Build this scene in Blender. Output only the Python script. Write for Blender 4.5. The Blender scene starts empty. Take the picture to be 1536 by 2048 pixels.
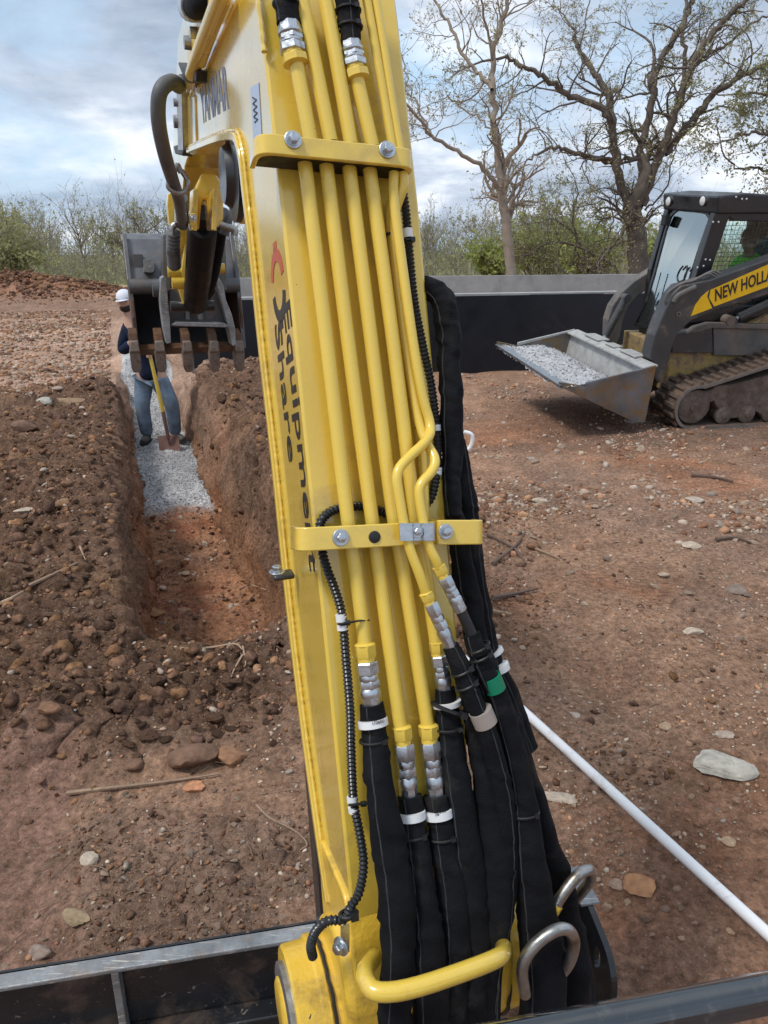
import bpy, math, random
import numpy as np
from mathutils import Vector, Matrix, Quaternion
R_ = math.radians
rnd = random.Random(7)
rs = np.random.RandomState(11)
scene = bpy.context.scene
COL = scene.collection

# ------------------------------------------------------------ camera
CAM_H = 1.75
PITCH = R_(19.3)
FPX = 1500.0
cam_data = bpy.data.cameras.new('camera')
cam = bpy.data.objects.new('camera', cam_data)
COL.objects.link(cam)
cam.location = (0, 0, CAM_H)
cam.rotation_euler = (math.pi / 2 - PITCH, 0, 0)
cam_data.sensor_fit = 'HORIZONTAL'
cam_data.sensor_width = 36.0
cam_data.lens = 36.0 * FPX / 1536.0
cam_data.clip_start = 0.05
cam_data.clip_end = 3000
scene.camera = cam
# ------------------------------------------------------------ exposure
scene.view_settings.view_transform = 'Standard'
scene.view_settings.look = 'None'
scene.view_settings.exposure = 0.68
scene.view_settings.gamma = 1.0
scene.view_settings.use_curve_mapping = False
# ------------------------------------------------------------ sky and sun
SUN_EL, SUN_AZ = R_(58), R_(-120)     # azimuth from +Y towards +X: behind the camera, to the left
world = bpy.data.worlds.new('World')
scene.world = world
world.use_nodes = True
wn, wl = world.node_tree.nodes, world.node_tree.links
wn.clear()
def N(nodes, t, **kw):
    n = nodes.new(t)
    for k, v in kw.items():
        if k.startswith('i_'):
            n.inputs[k[2:].replace('_', ' ')].default_value = v
        else:
            setattr(n, k, v)
    return n
def math_node(nodes, links, op, a, b=None, clamp=False):
    m = nodes.new('ShaderNodeMath'); m.operation = op; m.use_clamp = clamp
    for i, v in enumerate((a, b)):
        if v is None: continue
        if isinstance(v, (int, float)): m.inputs[i].default_value = v
        else: links.new(v, m.inputs[i])
    return m.outputs[0]
wout = wn.new('ShaderNodeOutputWorld')
bg = wn.new('ShaderNodeBackground'); bg.inputs['Strength'].default_value = 0.1
sky = wn.new('ShaderNodeTexSky'); sky.sky_type = 'NISHITA'; sky.sun_disc = False
sky.sun_elevation = SUN_EL; sky.sun_rotation = SUN_AZ
sky.air_density = 1.0; sky.dust_density = 1.2
tc = wn.new('ShaderNodeTexCoord')
sep = wn.new('ShaderNodeSeparateXYZ'); wl.new(tc.outputs['Generated'], sep.inputs[0])
den = math_node(wn, wl, 'ADD', math_node(wn, wl, 'MAXIMUM', sep.outputs[2], 0.0), 0.27)
cx = math_node(wn, wl, 'DIVIDE', sep.outputs[0], den)
cy = math_node(wn, wl, 'DIVIDE', sep.outputs[1], den)
cmb = wn.new('ShaderNodeCombineXYZ'); wl.new(cx, cmb.inputs[0]); wl.new(cy, cmb.inputs[1])
def wnoise(scale, detail, rough, off):
    mp = wn.new('ShaderNodeMapping'); mp.inputs['Location'].default_value = off
    mp.inputs['Scale'].default_value = (scale, scale * 1.15, scale)
    wl.new(cmb.outputs[0], mp.inputs[0])
    n = wn.new('ShaderNodeTexNoise'); n.inputs['Scale'].default_value = 1.0
    n.inputs['Detail'].default_value = detail; n.inputs['Roughness'].default_value = rough
    n.inputs['Distortion'].default_value = 0.25
    wl.new(mp.outputs[0], n.inputs['Vector'])
    return n.outputs['Fac']
n1 = wnoise(1.05, 7, 0.55, (3.1, 7.3, 0))      # where cloud covers blue
n2 = wnoise(1.7, 8, 0.58, (9.4, 1.7, 2))       # light and dark in the cloud
cov = wn.new('ShaderNodeMapRange'); cov.inputs[1].default_value = 0.34; cov.inputs[2].default_value = 0.50
wl.new(n1, cov.inputs[0])
cr = wn.new('ShaderNodeValToRGB'); wl.new(n2, cr.inputs[0])
els = cr.color_ramp.elements
els[0].position = 0.32; els[0].color = (2.1, 2.6, 3.4, 1)
els[1].position = 0.67; els[1].color = (7.4, 7.6, 7.9, 1)
e = els.new(0.5); e.color = (4.0, 4.6, 5.5, 1)
blue = wn.new('ShaderNodeMixRGB'); blue.blend_type = 'MIX'; blue.inputs[0].default_value = 0.75
wl.new(sky.outputs[0], blue.inputs[1]); blue.inputs[2].default_value = (3.7, 5.2, 6.8, 1)
mx = wn.new('ShaderNodeMixRGB'); wl.new(cov.outputs[0], mx.inputs[0])
wl.new(blue.outputs[0], mx.inputs[1]); wl.new(cr.outputs[0], mx.inputs[2])
wl.new(mx.outputs[0], bg.inputs['Color'])
wl.new(bg.outputs[0], wout.inputs['Surface'])
sun_d = bpy.data.lights.new('sun', 'SUN'); sun_d.energy = 1.5; sun_d.angle = R_(12); sun_d.color = (1.0, 0.96, 0.9)
sun = bpy.data.objects.new('sun', sun_d); COL.objects.link(sun)
sdir = Vector((math.sin(SUN_AZ) * math.cos(SUN_EL), math.cos(SUN_AZ) * math.cos(SUN_EL), math.sin(SUN_EL)))
sun.rotation_euler = sdir.to_track_quat('Z', 'Y').to_euler()
sun.location = (0, 0, 20)

# ------------------------------------------------------------ geometry of the place
# machine frame: F forward along the boom and the trench, Rt to its right, z up
YAW = R_(19)
UF = Vector((-math.sin(YAW), math.cos(YAW), 0))
UR = Vector((math.cos(YAW), math.sin(YAW), 0))
UZ = Vector((0, 0, 1))
CAMP = Vector((0, 0, CAM_H))
def MF(f, r, z): return UF * f + UR * r + UZ * z
def sight(x, y):                      # direction of a feature measured in the photograph
    X = (x - 768) / FPX; v = -(y - 1024) / FPX
    return Vector((X, math.cos(PITCH) + v * math.sin(PITCH), -math.sin(PITCH) + v * math.cos(PITCH)))
def hit(x, y, p, n):
    d = sight(x, y)
    return CAMP + d * ((p - CAMP).dot(n) / d.dot(n))
def gp(x, y, z=0.0): return hit(x, y, Vector((0, 0, z)), UZ)
def dp(x, y, Y): return hit(x, y, Vector((0, Y, 0)), Vector((0, 1, 0)))
def fp(x, y, f): return hit(x, y, UF * f, UF)
R0, R1 = 0.222, 0.420                 # left and right side plates of the boom
BD = (UF * 0.30 + UZ).normalized()    # up along the lower boom
BN = UR.cross(BD).normalized()
if BN.dot(UF) > 0: BN = -BN           # out of its upper plate, towards the cab
BP = MF(0.945, R0, 1.40)
def lp(x, y, r=R0): return hit(x, y, UR * r, UR)
def bp(x, y, off=0.0): return hit(x, y, BP + BN * off, BN)
def lerp(a, b, t): return a + (b - a) * t

# ------------------------------------------------------------ mesh helpers
class MB:
    def __init__(s): s.v = []; s.f = []; s.m = []; s.mi = 0
    def add(s, vs, fs):
        o = len(s.v); s.v += [tuple(v) for v in vs]
        for f in fs: s.f.append(tuple(i + o for i in f)); s.m.append(s.mi)
        return s
    def hexa(s, c):                   # 8 corners: 0-3 one end, 4-7 the other
        return s.add(c, [(3, 2, 1, 0), (4, 5, 6, 7), (0, 1, 5, 4), (1, 2, 6, 5), (2, 3, 7, 6), (3, 0, 4, 7)])
    def box(s, c, sx, sy, sz, X=None, Y=None, Z=None):
        X = X or Vector((1, 0, 0)); Y = Y or Vector((0, 1, 0)); Z = Z or Vector((0, 0, 1)); c = Vector(c)
        p = []
        for k in (-1, 1):
            for a, b in ((-1, -1), (1, -1), (1, 1), (-1, 1)):
                p.append(c + X * (a * sx / 2) + Y * (b * sy / 2) + Z * (k * sz / 2))
        return s.hexa(p)
    def prism(s, pts, d):             # closed outline pushed along vector d
        n = len(pts); d = Vector(d)
        vs = [Vector(p) for p in pts] + [Vector(p) + d for p in pts]
        fs = [tuple(range(n))[::-1], tuple(range(n, 2 * n))]
        fs += [(i, (i + 1) % n, n + (i + 1) % n, n + i) for i in range(n)]
        return s.add(vs, fs)
    def tube(s, pts, r, n=10, caps=True, ribs=None, flat=1.0, up=None):
        pts = [Vector(p) for p in pts]; L = len(pts)
        rr = r if isinstance(r, (list, tuple)) else [r] * L
        vs, fs = [], []
        t0 = (pts[1] - pts[0]).normalized()
        ref = up if up is not None else (Vector((0, 0, 1)) if abs(t0.z) < 0.9 else Vector((1, 0, 0)))
        nrm = (ref - t0 * ref.dot(t0)).normalized()
        for i in range(L):
            t = (pts[min(i + 1, L - 1)] - pts[max(i - 1, 0)])
            t = t.normalized() if t.length > 1e-9 else t0
            nrm = nrm - t * nrm.dot(t)
            nrm = nrm.normalized() if nrm.length > 1e-6 else t.orthogonal().normalized()
            b = t.cross(nrm)
            for k in range(n):
                a = 2 * math.pi * k / n
                vs.append(pts[i] + nrm * (math.cos(a) * rr[i] * flat) + b * (math.sin(a) * rr[i]))
        for i in range(L - 1):
            for k in range(n):
                k2 = (k + 1) % n
                fs.append((i * n + k, i * n + k2, (i + 1) * n + k2, (i + 1) * n + k))
        if caps:
            fs.append(tuple(range(n))[::-1]); fs.append(tuple(range((L - 1) * n, L * n)))
        return s.add(vs, fs)
    def cyl(s, a, b, r, n=16): return s.tube([a, b], r, n)
    def lathe(s, p, axis, prof, n=24):     # prof: (distance along axis, radius)
        axis = Vector(axis).normalized(); p = Vector(p)
        u = axis.orthogonal().normalized(); w = axis.cross(u)
        vs, fs = [], []
        for h, r in prof:
            for k in range(n):
                a = 2 * math.pi * k / n
                vs.append(p + axis * h + u * (math.cos(a) * r) + w * (math.sin(a) * r))
        for i in range(len(prof) - 1):
            for k in range(n):
                k2 = (k + 1) % n
                fs.append((i * n + k, i * n + k2, (i + 1) * n + k2, (i + 1) * n + k))
        fs.append(tuple(range(n))[::-1]); fs.append(tuple(range((len(prof) - 1) * n, len(prof) * n)))
        return s.add(vs, fs)
    def quad(s, a, b, c, d): return s.add([a, b, c, d], [(0, 1, 2, 3)])

def fix_normals(me):
    import bmesh
    bm = bmesh.new(); bm.from_mesh(me)
    bmesh.ops.recalc_face_normals(bm, faces=bm.faces)
    bm.to_mesh(me); bm.free()
def make_mesh(name, mb, mats, origin=(0, 0, 0), smooth=40, fix=True):
    me = bpy.data.meshes.new(name)
    o = Vector(origin)
    me.from_pydata([tuple(Vector(v) - o) for v in mb.v], [], mb.f)
    if not isinstance(mats, (list, tuple)): mats = [mats]
    for m in mats: me.materials.append(m)
    if len(mats) > 1: me.polygons.foreach_set('material_index', mb.m)
    if fix: fix_normals(me)
    if smooth:
        me.shade_smooth(); me.set_sharp_from_angle(angle=R_(smooth))
    me.update()
    return me
def world_of(o):
    p = Vector((0, 0, 0))
    while o: p += Vector(o.location); o = o.parent
    return p
def part(name, mb, mat, parent=None, smooth=40, bevel=0, seg=2, label=None, kind=None, origin=None, fix=True):
    """one mesh object; vertices are given in world space"""
    po = world_of(parent) if parent else Vector((0, 0, 0))
    o = Vector(origin) if origin is not None else po
    ob = bpy.data.objects.new(name, make_mesh(name, mb, mat, o, smooth, fix))
    COL.objects.link(ob); ob.parent = parent; ob.location = o - po
    if bevel:
        m = ob.modifiers.new('edge', 'BEVEL'); m.width = bevel; m.segments = seg; m.limit_method = 'ANGLE'; m.angle_limit = R_(35)
        m.harden_normals = False
    if label: ob['label'] = label
    if kind: ob['kind'] = kind
    return ob
def thing(name, label, cat, loc=(0, 0, 0), group=None):
    o = bpy.data.objects.new(name, None); COL.objects.link(o); o.location = loc; o.empty_display_size = 0.1
    o['label'] = label; o['category'] = cat
    if group: o['group'] = group
    return o
def tag(o, label, cat, group=None):
    o['label'] = label; o['category'] = cat
    if group: o['group'] = group
    return o
def put(name, me, parent, pos, zaxis, xaxis=None, scale=1.0):      # place shared mesh data
    z = Vector(zaxis).normalized()
    x = Vector(xaxis) if xaxis is not None else z.orthogonal()
    x = (x - z * x.dot(z)).normalized(); y = z.cross(x)
    M = Matrix((x, y, z)).transposed().to_4x4()
    M = Matrix.Translation(Vector(pos) - (world_of(parent) if parent else Vector((0, 0, 0)))) @ M @ Matrix.Scale(scale, 4)
    ob = bpy.data.objects.new(name, me); COL.objects.link(ob); ob.parent = parent; ob.matrix_local = M
    return ob
def chaikin(pts, k=2):
    pts = [Vector(p) for p in pts]
    for _ in range(k):
        q = [pts[0]]
        for a, b in zip(pts[:-1], pts[1:]): q += [a * 0.75 + b * 0.25, a * 0.25 + b * 0.75]
        q.append(pts[-1]); pts = q
    return pts
def spline(pts, per=8):
    P = [Vector(p) for p in pts]; P = [P[0] * 2 - P[1]] + P + [P[-1] * 2 - P[-2]]
    out = []
    for i in range(1, len(P) - 2):
        for k in range(per):
            t = k / per
            out.append(0.5 * ((2 * P[i]) + (P[i + 1] - P[i - 1]) * t + (2 * P[i - 1] - 5 * P[i] + 4 * P[i + 1] - P[i + 2]) * t * t
                              + (3 * P[i] - P[i - 1] - 3 * P[i + 1] + P[i + 2]) * t ** 3))
    out.append(P[-2]); return out
def resample(pts, step):
    out = [pts[0]]; acc = 0.0
    for a, b in zip(pts[:-1], pts[1:]):
        d = (b - a).length; p = a
        while acc + d >= step and d > 0:
            t = (step - acc) / d; p = p.lerp(b, t); out.append(p.copy()); d = (b - p).length; acc = 0.0
        acc += d
    return out
def round_poly(pts, rad, n=5):        # 2D/3D polygon with rounded corners
    out = []; L = len(pts)
    for i in range(L):
        p = Vector(pts[i]); a = Vector(pts[i - 1]) - p; b = Vector(pts[(i + 1) % L]) - p
        r = rad[i] if isinstance(rad, (list, tuple)) else rad
        r = min(r, a.length * 0.45, b.length * 0.45)
        if r <= 0: out.append(p); continue
        A = p + a.normalized() * r; B = p + b.normalized() * r
        for k in range(n + 1):
            t = k / n
            out.append(A * (1 - t) ** 2 + p * 2 * t * (1 - t) + B * t * t)
    return out

# ------------------------------------------------------------ materials
def mat(name, col, rough=0.5, metal=0.0, var=0.12, vscale=6.0, bump=0.0, bscale=80.0, coat=0.0, spec=0.5,
        dirt=None, dirt_amt=0.5, dirt_scale=5.0, rvar=0.12, vert=None, chips=None, chip_scale=60.0, chip_lim=0.7, scratch=None):
    m = bpy.data.materials.new(name); m.use_nodes = True
    n, l = m.node_tree.nodes, m.node_tree.links
    b = n['Principled BSDF']
    b.inputs['Metallic'].default_value = metal
    b.inputs['Specular IOR Level'].default_value = spec
    if coat: b.inputs['Coat Weight'].default_value = coat; b.inputs['Coat Roughness'].default_value = 0.08
    t = n.new('ShaderNodeTexCoord')
    def noise(sc, det=6, ro=0.6, dist=0):
        k = n.new('ShaderNodeTexNoise'); k.inputs['Scale'].default_value = sc; k.inputs['Detail'].default_value = det
        k.inputs['Roughness'].default_value = ro; k.inputs['Distortion'].default_value = dist
        l.new(t.outputs['Object'], k.inputs['Vector']); return k.outputs['Fac']
    nz = noise(vscale)
    if vert:
        at = n.new('ShaderNodeAttribute'); at.attribute_name = vert; base = at.outputs['Color']
        hs = n.new('ShaderNodeMixRGB'); hs.blend_type = 'MULTIPLY'; hs.inputs[0].default_value = 1
        l.new(base, hs.inputs[1])
        mr = n.new('ShaderNodeMapRange'); mr.inputs[3].default_value = 1 - var * 2; mr.inputs[4].default_value = 1 + var * 2
        mr.inputs[1].default_value = 0.25; mr.inputs[2].default_value = 0.75
        l.new(nz, mr.inputs[0]); l.new(mr.outputs[0], hs.inputs[2]); c = hs.outputs[0]
    else:
        cr = n.new('ShaderNodeValToRGB'); l.new(nz, cr.inputs[0])
        e = cr.color_ramp.elements
        e[0].position = 0.3; e[1].position = 0.7
        e[0].color = tuple(x * (1 - var) for x in col) + (1,); e[1].color = tuple(min(1, x * (1 + var)) for x in col) + (1,)
        c = cr.outputs[0]
    if dirt:
        dm = n.new('ShaderNodeMixRGB'); mr = n.new('ShaderNodeMapRange')
        mr.inputs[1].default_value = 0.62 - dirt_amt * 0.3; mr.inputs[2].default_value = 0.80 - dirt_amt * 0.25
        l.new(noise(dirt_scale, 9, 0.68, 0.4), mr.inputs[0]); l.new(mr.outputs[0], dm.inputs[0])
        l.new(c, dm.inputs[1]); dm.inputs[2].default_value = tuple(dirt) + (1,); c = dm.outputs[0]
    if chips:
        dm = n.new('ShaderNodeMixRGB'); mr = n.new('ShaderNodeMapRange')
        mr.inputs[1].default_value = chip_lim; mr.inputs[2].default_value = chip_lim + 0.02
        l.new(noise(chip_scale, 4, 0.7, 0.6), mr.inputs[0]); l.new(mr.outputs[0], dm.inputs[0])
        l.new(c, dm.inputs[1]); dm.inputs[2].default_value = tuple(chips) + (1,); c = dm.outputs[0]
    l.new(c, b.inputs['Base Color'])
    mr = n.new('ShaderNodeMapRange'); mr.inputs[3].default_value = max(0, rough - rvar); mr.inputs[4].default_value = min(1, rough + rvar)
    mr.inputs[1].default_value = 0.3; mr.inputs[2].default_value = 0.7
    l.new(noise(vscale * 2.3), mr.inputs[0]); l.new(mr.outputs[0], b.inputs['Roughness'])
    if scratch:
        mp = n.new('ShaderNodeMapping'); mp.inputs['Scale'].default_value = scratch[0]; mp.inputs['Rotation'].default_value = (0.5, 0.35, 0.9); l.new(t.outputs['Object'], mp.inputs[0])
        k = n.new('ShaderNodeTexNoise'); k.inputs['Scale'].default_value = 1; k.inputs['Detail'].default_value = 5; k.inputs['Roughness'].default_value = 0.7; l.new(mp.outputs[0], k.inputs['Vector'])
        mr2 = n.new('ShaderNodeMapRange'); mr2.inputs[1].default_value = scratch[2]; mr2.inputs[2].default_value = scratch[2] + 0.03; l.new(k.outputs['Fac'], mr2.inputs[0])
        dm = n.new('ShaderNodeMixRGB'); l.new(mr2.outputs[0], dm.inputs[0]); l.new(c, dm.inputs[1]); dm.inputs[2].default_value = tuple(scratch[1]) + (1,); l.new(dm.outputs[0], b.inputs['Base Color'])
    if bump:
        bu = n.new('ShaderNodeBump'); bu.inputs['Strength'].default_value = bump; bu.inputs['Distance'].default_value = 0.01
        l.new(noise(bscale, 5, 0.6), bu.inputs['Height']); l.new(bu.outputs[0], b.inputs['Normal'])
    return m
MUD = (0.11, 0.075, 0.05)
M = {}
M['yellow'] = mat('yellow_paint', (0.77, 0.54, 0.075), 0.26, var=0.07, vscale=3, coat=1.0, bump=0.06, bscale=90,
                  dirt=(0.50, 0.34, 0.09), dirt_amt=0.3, dirt_scale=6, chips=(0.06, 0.045, 0.03), chip_scale=45, chip_lim=0.725)
M['yellow_tube'] = mat('yellow_tube_paint', (0.79, 0.56, 0.085), 0.30, var=0.06, vscale=4, coat=0.5, bump=0.05, bscale=160,
                  chips=(0.09, 0.06, 0.03), chip_scale=38, chip_lim=0.75)
M['yellow_cast'] = mat('yellow_casting_paint', (0.74, 0.48, 0.05), 0.36, var=0.12, vscale=5, coat=0.4, bump=0.35, bscale=38,
                  dirt=(0.22, 0.14, 0.04), dirt_amt=0.25, dirt_scale=9, chips=(0.05, 0.04, 0.03), chip_scale=40, chip_lim=0.70)
M['yellow_old'] = mat('worn_yellow_paint', (0.45, 0.28, 0.04), 0.6, var=0.2, vscale=4, dirt=MUD, dirt_amt=0.75, dirt_scale=7, bump=0.2)
M['zinc'] = mat('zinc_steel', (0.52, 0.55, 0.58), 0.36, 1.0, var=0.18, vscale=60, bump=0.1, bscale=200, dirt=(0.16, 0.13, 0.10), dirt_amt=0.15, dirt_scale=30)
M['steel'] = mat('bare_steel', (0.36, 0.36, 0.35), 0.38, 0.9, var=0.2, vscale=25, bump=0.1, dirt=(0.16, 0.11, 0.05), dirt_amt=0.35, dirt_scale=18)
M['black'] = mat('black_rubber', (0.012, 0.012, 0.013), 0.5, var=0.2, vscale=30, bump=0.1)
M['conduit'] = mat('black_conduit_plastic', (0.02, 0.021, 0.023), 0.30, var=0.2, vscale=30)
M['black_paint'] = mat('black_paint', (0.012, 0.013, 0.015), 0.35, var=0.3, vscale=8, dirt=(0.06, 0.05, 0.045), dirt_amt=0.2, dirt_scale=6, coat=0.3)
M['white'] = mat('white_tape', (0.75, 0.76, 0.76), 0.55, var=0.05)
M['print'] = mat('black_print', (0.018, 0.018, 0.02), 0.5, var=0.1)
M['green'] = mat('green_tape', (0.0, 0.20, 0.10), 0.4, var=0.1)
M['tan_tape'] = mat('silver_label', (0.42, 0.37, 0.33), 0.4, 0.3, var=0.1)
M['pipe'] = mat('white_pvc', (0.80, 0.80, 0.80), 0.32, var=0.03, dirt=(0.45, 0.38, 0.32), dirt_amt=0.12, dirt_scale=9)
# woven hose sleeve
def fabric(name, col):
    m = mat(name, col, 0.78, var=0.35, vscale=14, spec=0.18, dirt=(0.03, 0.026, 0.022), dirt_amt=0.2, dirt_scale=12)
    n, l = m.node_tree.nodes, m.node_tree.links
    t = n.new('ShaderNodeTexCoord')
    mp = n.new('ShaderNodeMapping'); mp.inputs['Rotation'].default_value = (0.3, 0.1, YAW)
    l.new(t.outputs['Object'], mp.inputs[0])
    w1 = n.new('ShaderNodeTexWave'); w1.bands_direction = 'Z'; w1.inputs['Scale'].default_value = 150; w1.inputs['Distortion'].default_value = 0.6
    w2 = n.new('ShaderNodeTexWave'); w2.bands_direction = 'X'; w2.inputs['Scale'].default_value = 120; w2.inputs['Distortion'].default_value = 0.6
    l.new(mp.outputs[0], w1.inputs[0]); l.new(mp.outputs[0], w2.inputs[0])
    ml = n.new('ShaderNodeMath'); ml.operation = 'MULTIPLY'; l.new(w1.outputs['Fac'], ml.inputs[0]); l.new(w2.outputs['Fac'], ml.inputs[1])
    b1 = n.new('ShaderNodeBump'); b1.inputs['Strength'].default_value = 0.35; b1.inputs['Distance'].default_value = 0.0015
    l.new(ml.outputs[0], b1.inputs['Height'])
    nz = n.new('ShaderNodeTexNoise'); nz.inputs['Scale'].default_value = 26; nz.inputs['Detail'].default_value = 4
    l.new(t.outputs['Object'], nz.inputs['Vector'])
    b2 = n.new('ShaderNodeBump'); b2.inputs['Strength'].default_value = 0.5; b2.inputs['Distance'].default_value = 0.012
    l.new(nz.outputs['Fac'], b2.inputs['Height']); l.new(b1.outputs[0], b2.inputs['Normal'])
    l.new(b2.outputs[0], n['Principled BSDF'].inputs['Normal'])
    return m
M['sleeve'] = fabric('black_woven_sleeve', (0.006, 0.0065, 0.0085))
M['bucket'] = mat('worn_dark_steel', (0.115, 0.115, 0.12), 0.45, 0.35, var=0.35, vscale=7, bump=0.15, bscale=60,
                  dirt=(0.15, 0.12, 0.095), dirt_amt=0.3, dirt_scale=12)
M['rust'] = mat('rusty_steel', (0.12, 0.055, 0.025), 0.75, 0.2, var=0.5, vscale=14, bump=0.3, dirt=(0.10, 0.06, 0.04), dirt_amt=0.5)
M['tooth'] = mat('muddy_tooth_steel', (0.22, 0.18, 0.15), 0.6, 0.3, var=0.25, vscale=25, bump=0.2, dirt=(0.09, 0.05, 0.03), dirt_amt=0.4, dirt_scale=25)
M['worn'] = mat('scratched_plate', (0.24, 0.25, 0.26), 0.5, 0.3, var=0.4, vscale=18, scratch=((9, 160, 160), (0.55, 0.52, 0.47), 0.60), dirt=(0.24, 0.19, 0.15), dirt_amt=0.4, dirt_scale=22, bump=0.2)
M['blade'] = mat('scuffed_black_blade', (0.014, 0.015, 0.018), 0.35, 0.0, var=0.4, vscale=9, coat=0.2,
                 dirt=(0.13, 0.09, 0.065), dirt_amt=0.3, dirt_scale=7, chips=(0.20, 0.165, 0.14), chip_scale=60, chip_lim=0.66, scratch=((7, 130, 130), (0.10, 0.105, 0.115), 0.64))

# ------------------------------------------------------------ terrain
def _h(ix, iy, s):
    n = (ix.astype(np.int64) * 374761393 + iy.astype(np.int64) * 668265263 + s * 974634777) & 0x7fffffff
    n = ((n ^ (n >> 13)) * 1274126177) & 0x7fffffff
    return ((n ^ (n >> 16)) & 0xffffff) / float(0xffffff)
def vnoise(x, y, s=0):
    fx, fy = np.floor(x), np.floor(y); u, v = x - fx, y - fy
    u = u * u * u * (u * (u * 6 - 15) + 10); v = v * v * v * (v * (v * 6 - 15) + 10)
    a, b = _h(fx, fy, s), _h(fx + 1, fy, s); c, d = _h(fx, fy + 1, s), _h(fx + 1, fy + 1, s)
    return (a + (b - a) * u) * (1 - v) + (c + (d - c) * u) * v
def fbm(x, y, sc, octv=4, s=0, gain=0.5):
    t = np.zeros_like(x); a, w = 1.0, 0.0
    for i in range(octv):
        k = 2.03 ** i
        ca, sa = math.cos(i * 0.7), math.sin(i * 0.7)
        t += a * vnoise((x * ca - y * sa) * sc * k + 13.7 * i, (x * sa + y * ca) * sc * k - 7.1 * i, s + i * 17); w += a; a *= gain
    return t / w * 2 - 1                                # -1..1
import time as _t; _T0 = _t.time()
def ss(a, b, x):
    t = np.clip((x - a) / (b - a), 0, 1); return t * t * (3 - 2 * t)
def cell(x, y, sc, s=0):                                # rounded clods: height 1 at a clod's middle
    X, Y = x * sc, y * sc; fx, fy = np.floor(X), np.floor(Y); d = np.full(x.shape, 9.0)
    for i in (-1, 0, 1):
        for j in (-1, 0, 1):
            px, py = fx + i, fy + j
            dx, dy = px + 0.15 + 0.7 * _h(px, py, s) - X, py + 0.15 + 0.7 * _h(px, py, s + 5) - Y
            d = np.minimum(d, dx * dx + dy * dy)
    return np.clip(1 - d * 1.6, 0, 1)
TC = 0.33
def trench_mask(F, Rr):
    """1 on the floor, 0 outside; also the edge coordinate"""
    wob = 0.035 * fbm(F, Rr * 0 + 3.1, 1.6, 3, 40)
    flare = 0.10 * ss(6.2, 4.4, F)
    lo, hi = TC - 0.30 + wob - flare * 0.2, TC + 0.30 + wob * 0.6 + flare * 0.8
    return lo, hi
def masks(F, Rr):
    lo, hi = trench_mask(F, Rr)
    near_lip = 3.62 + 0.12 * fbm(Rr, F * 0, 2.0, 2, 61)
    inl = ss(lo - 0.17, lo + 0.01, Rr) * ss(hi + 0.16, hi - 0.01, Rr) * ss(near_lip - 0.55, near_lip + 0.1, F)
    lin = ss(14.6, 12.5, F)
    left = ss(0.10, -0.28, Rr) * ss(-5.5, -3.0, Rr) * ss(3.1, 4.2, F) * ss(10.9, 9.4, F)
    right = ss(0.62, 0.95, Rr) * ss(2.5, 1.6, Rr) * ss(3.3, 4.6, F) * ss(10.6, 9.6, F)
    front = ss(2.28, 2.75, F) * ss(4.0, 3.3, F) * ss(-2.6, -1.4, Rr) * ss(1.9, 1.1, Rr)
    return inl * lin, left, right, front
def smooth_zone(F, Rr): return ss(-0.24, -0.38, Rr - 0.10 * fbm(F, Rr, 2, 2, 30)) * ss(2.75, 2.5, F) * ss(-2.6, -2.2, Rr)
def rubble(F, Rr): return ss(-0.05, 0.3, fbm(F, Rr, 1.7, 3, 35)) * ss(2.6, 2.2, F) * ss(0.75, 0.45, Rr) * (1 - smooth_zone(F, Rr)) + 0.7 * ss(0.1, 0.4, fbm(F, Rr, 1.2, 3, 36)) * ss(0.3, 0.7, Rr) * ss(6, 4, F)
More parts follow.
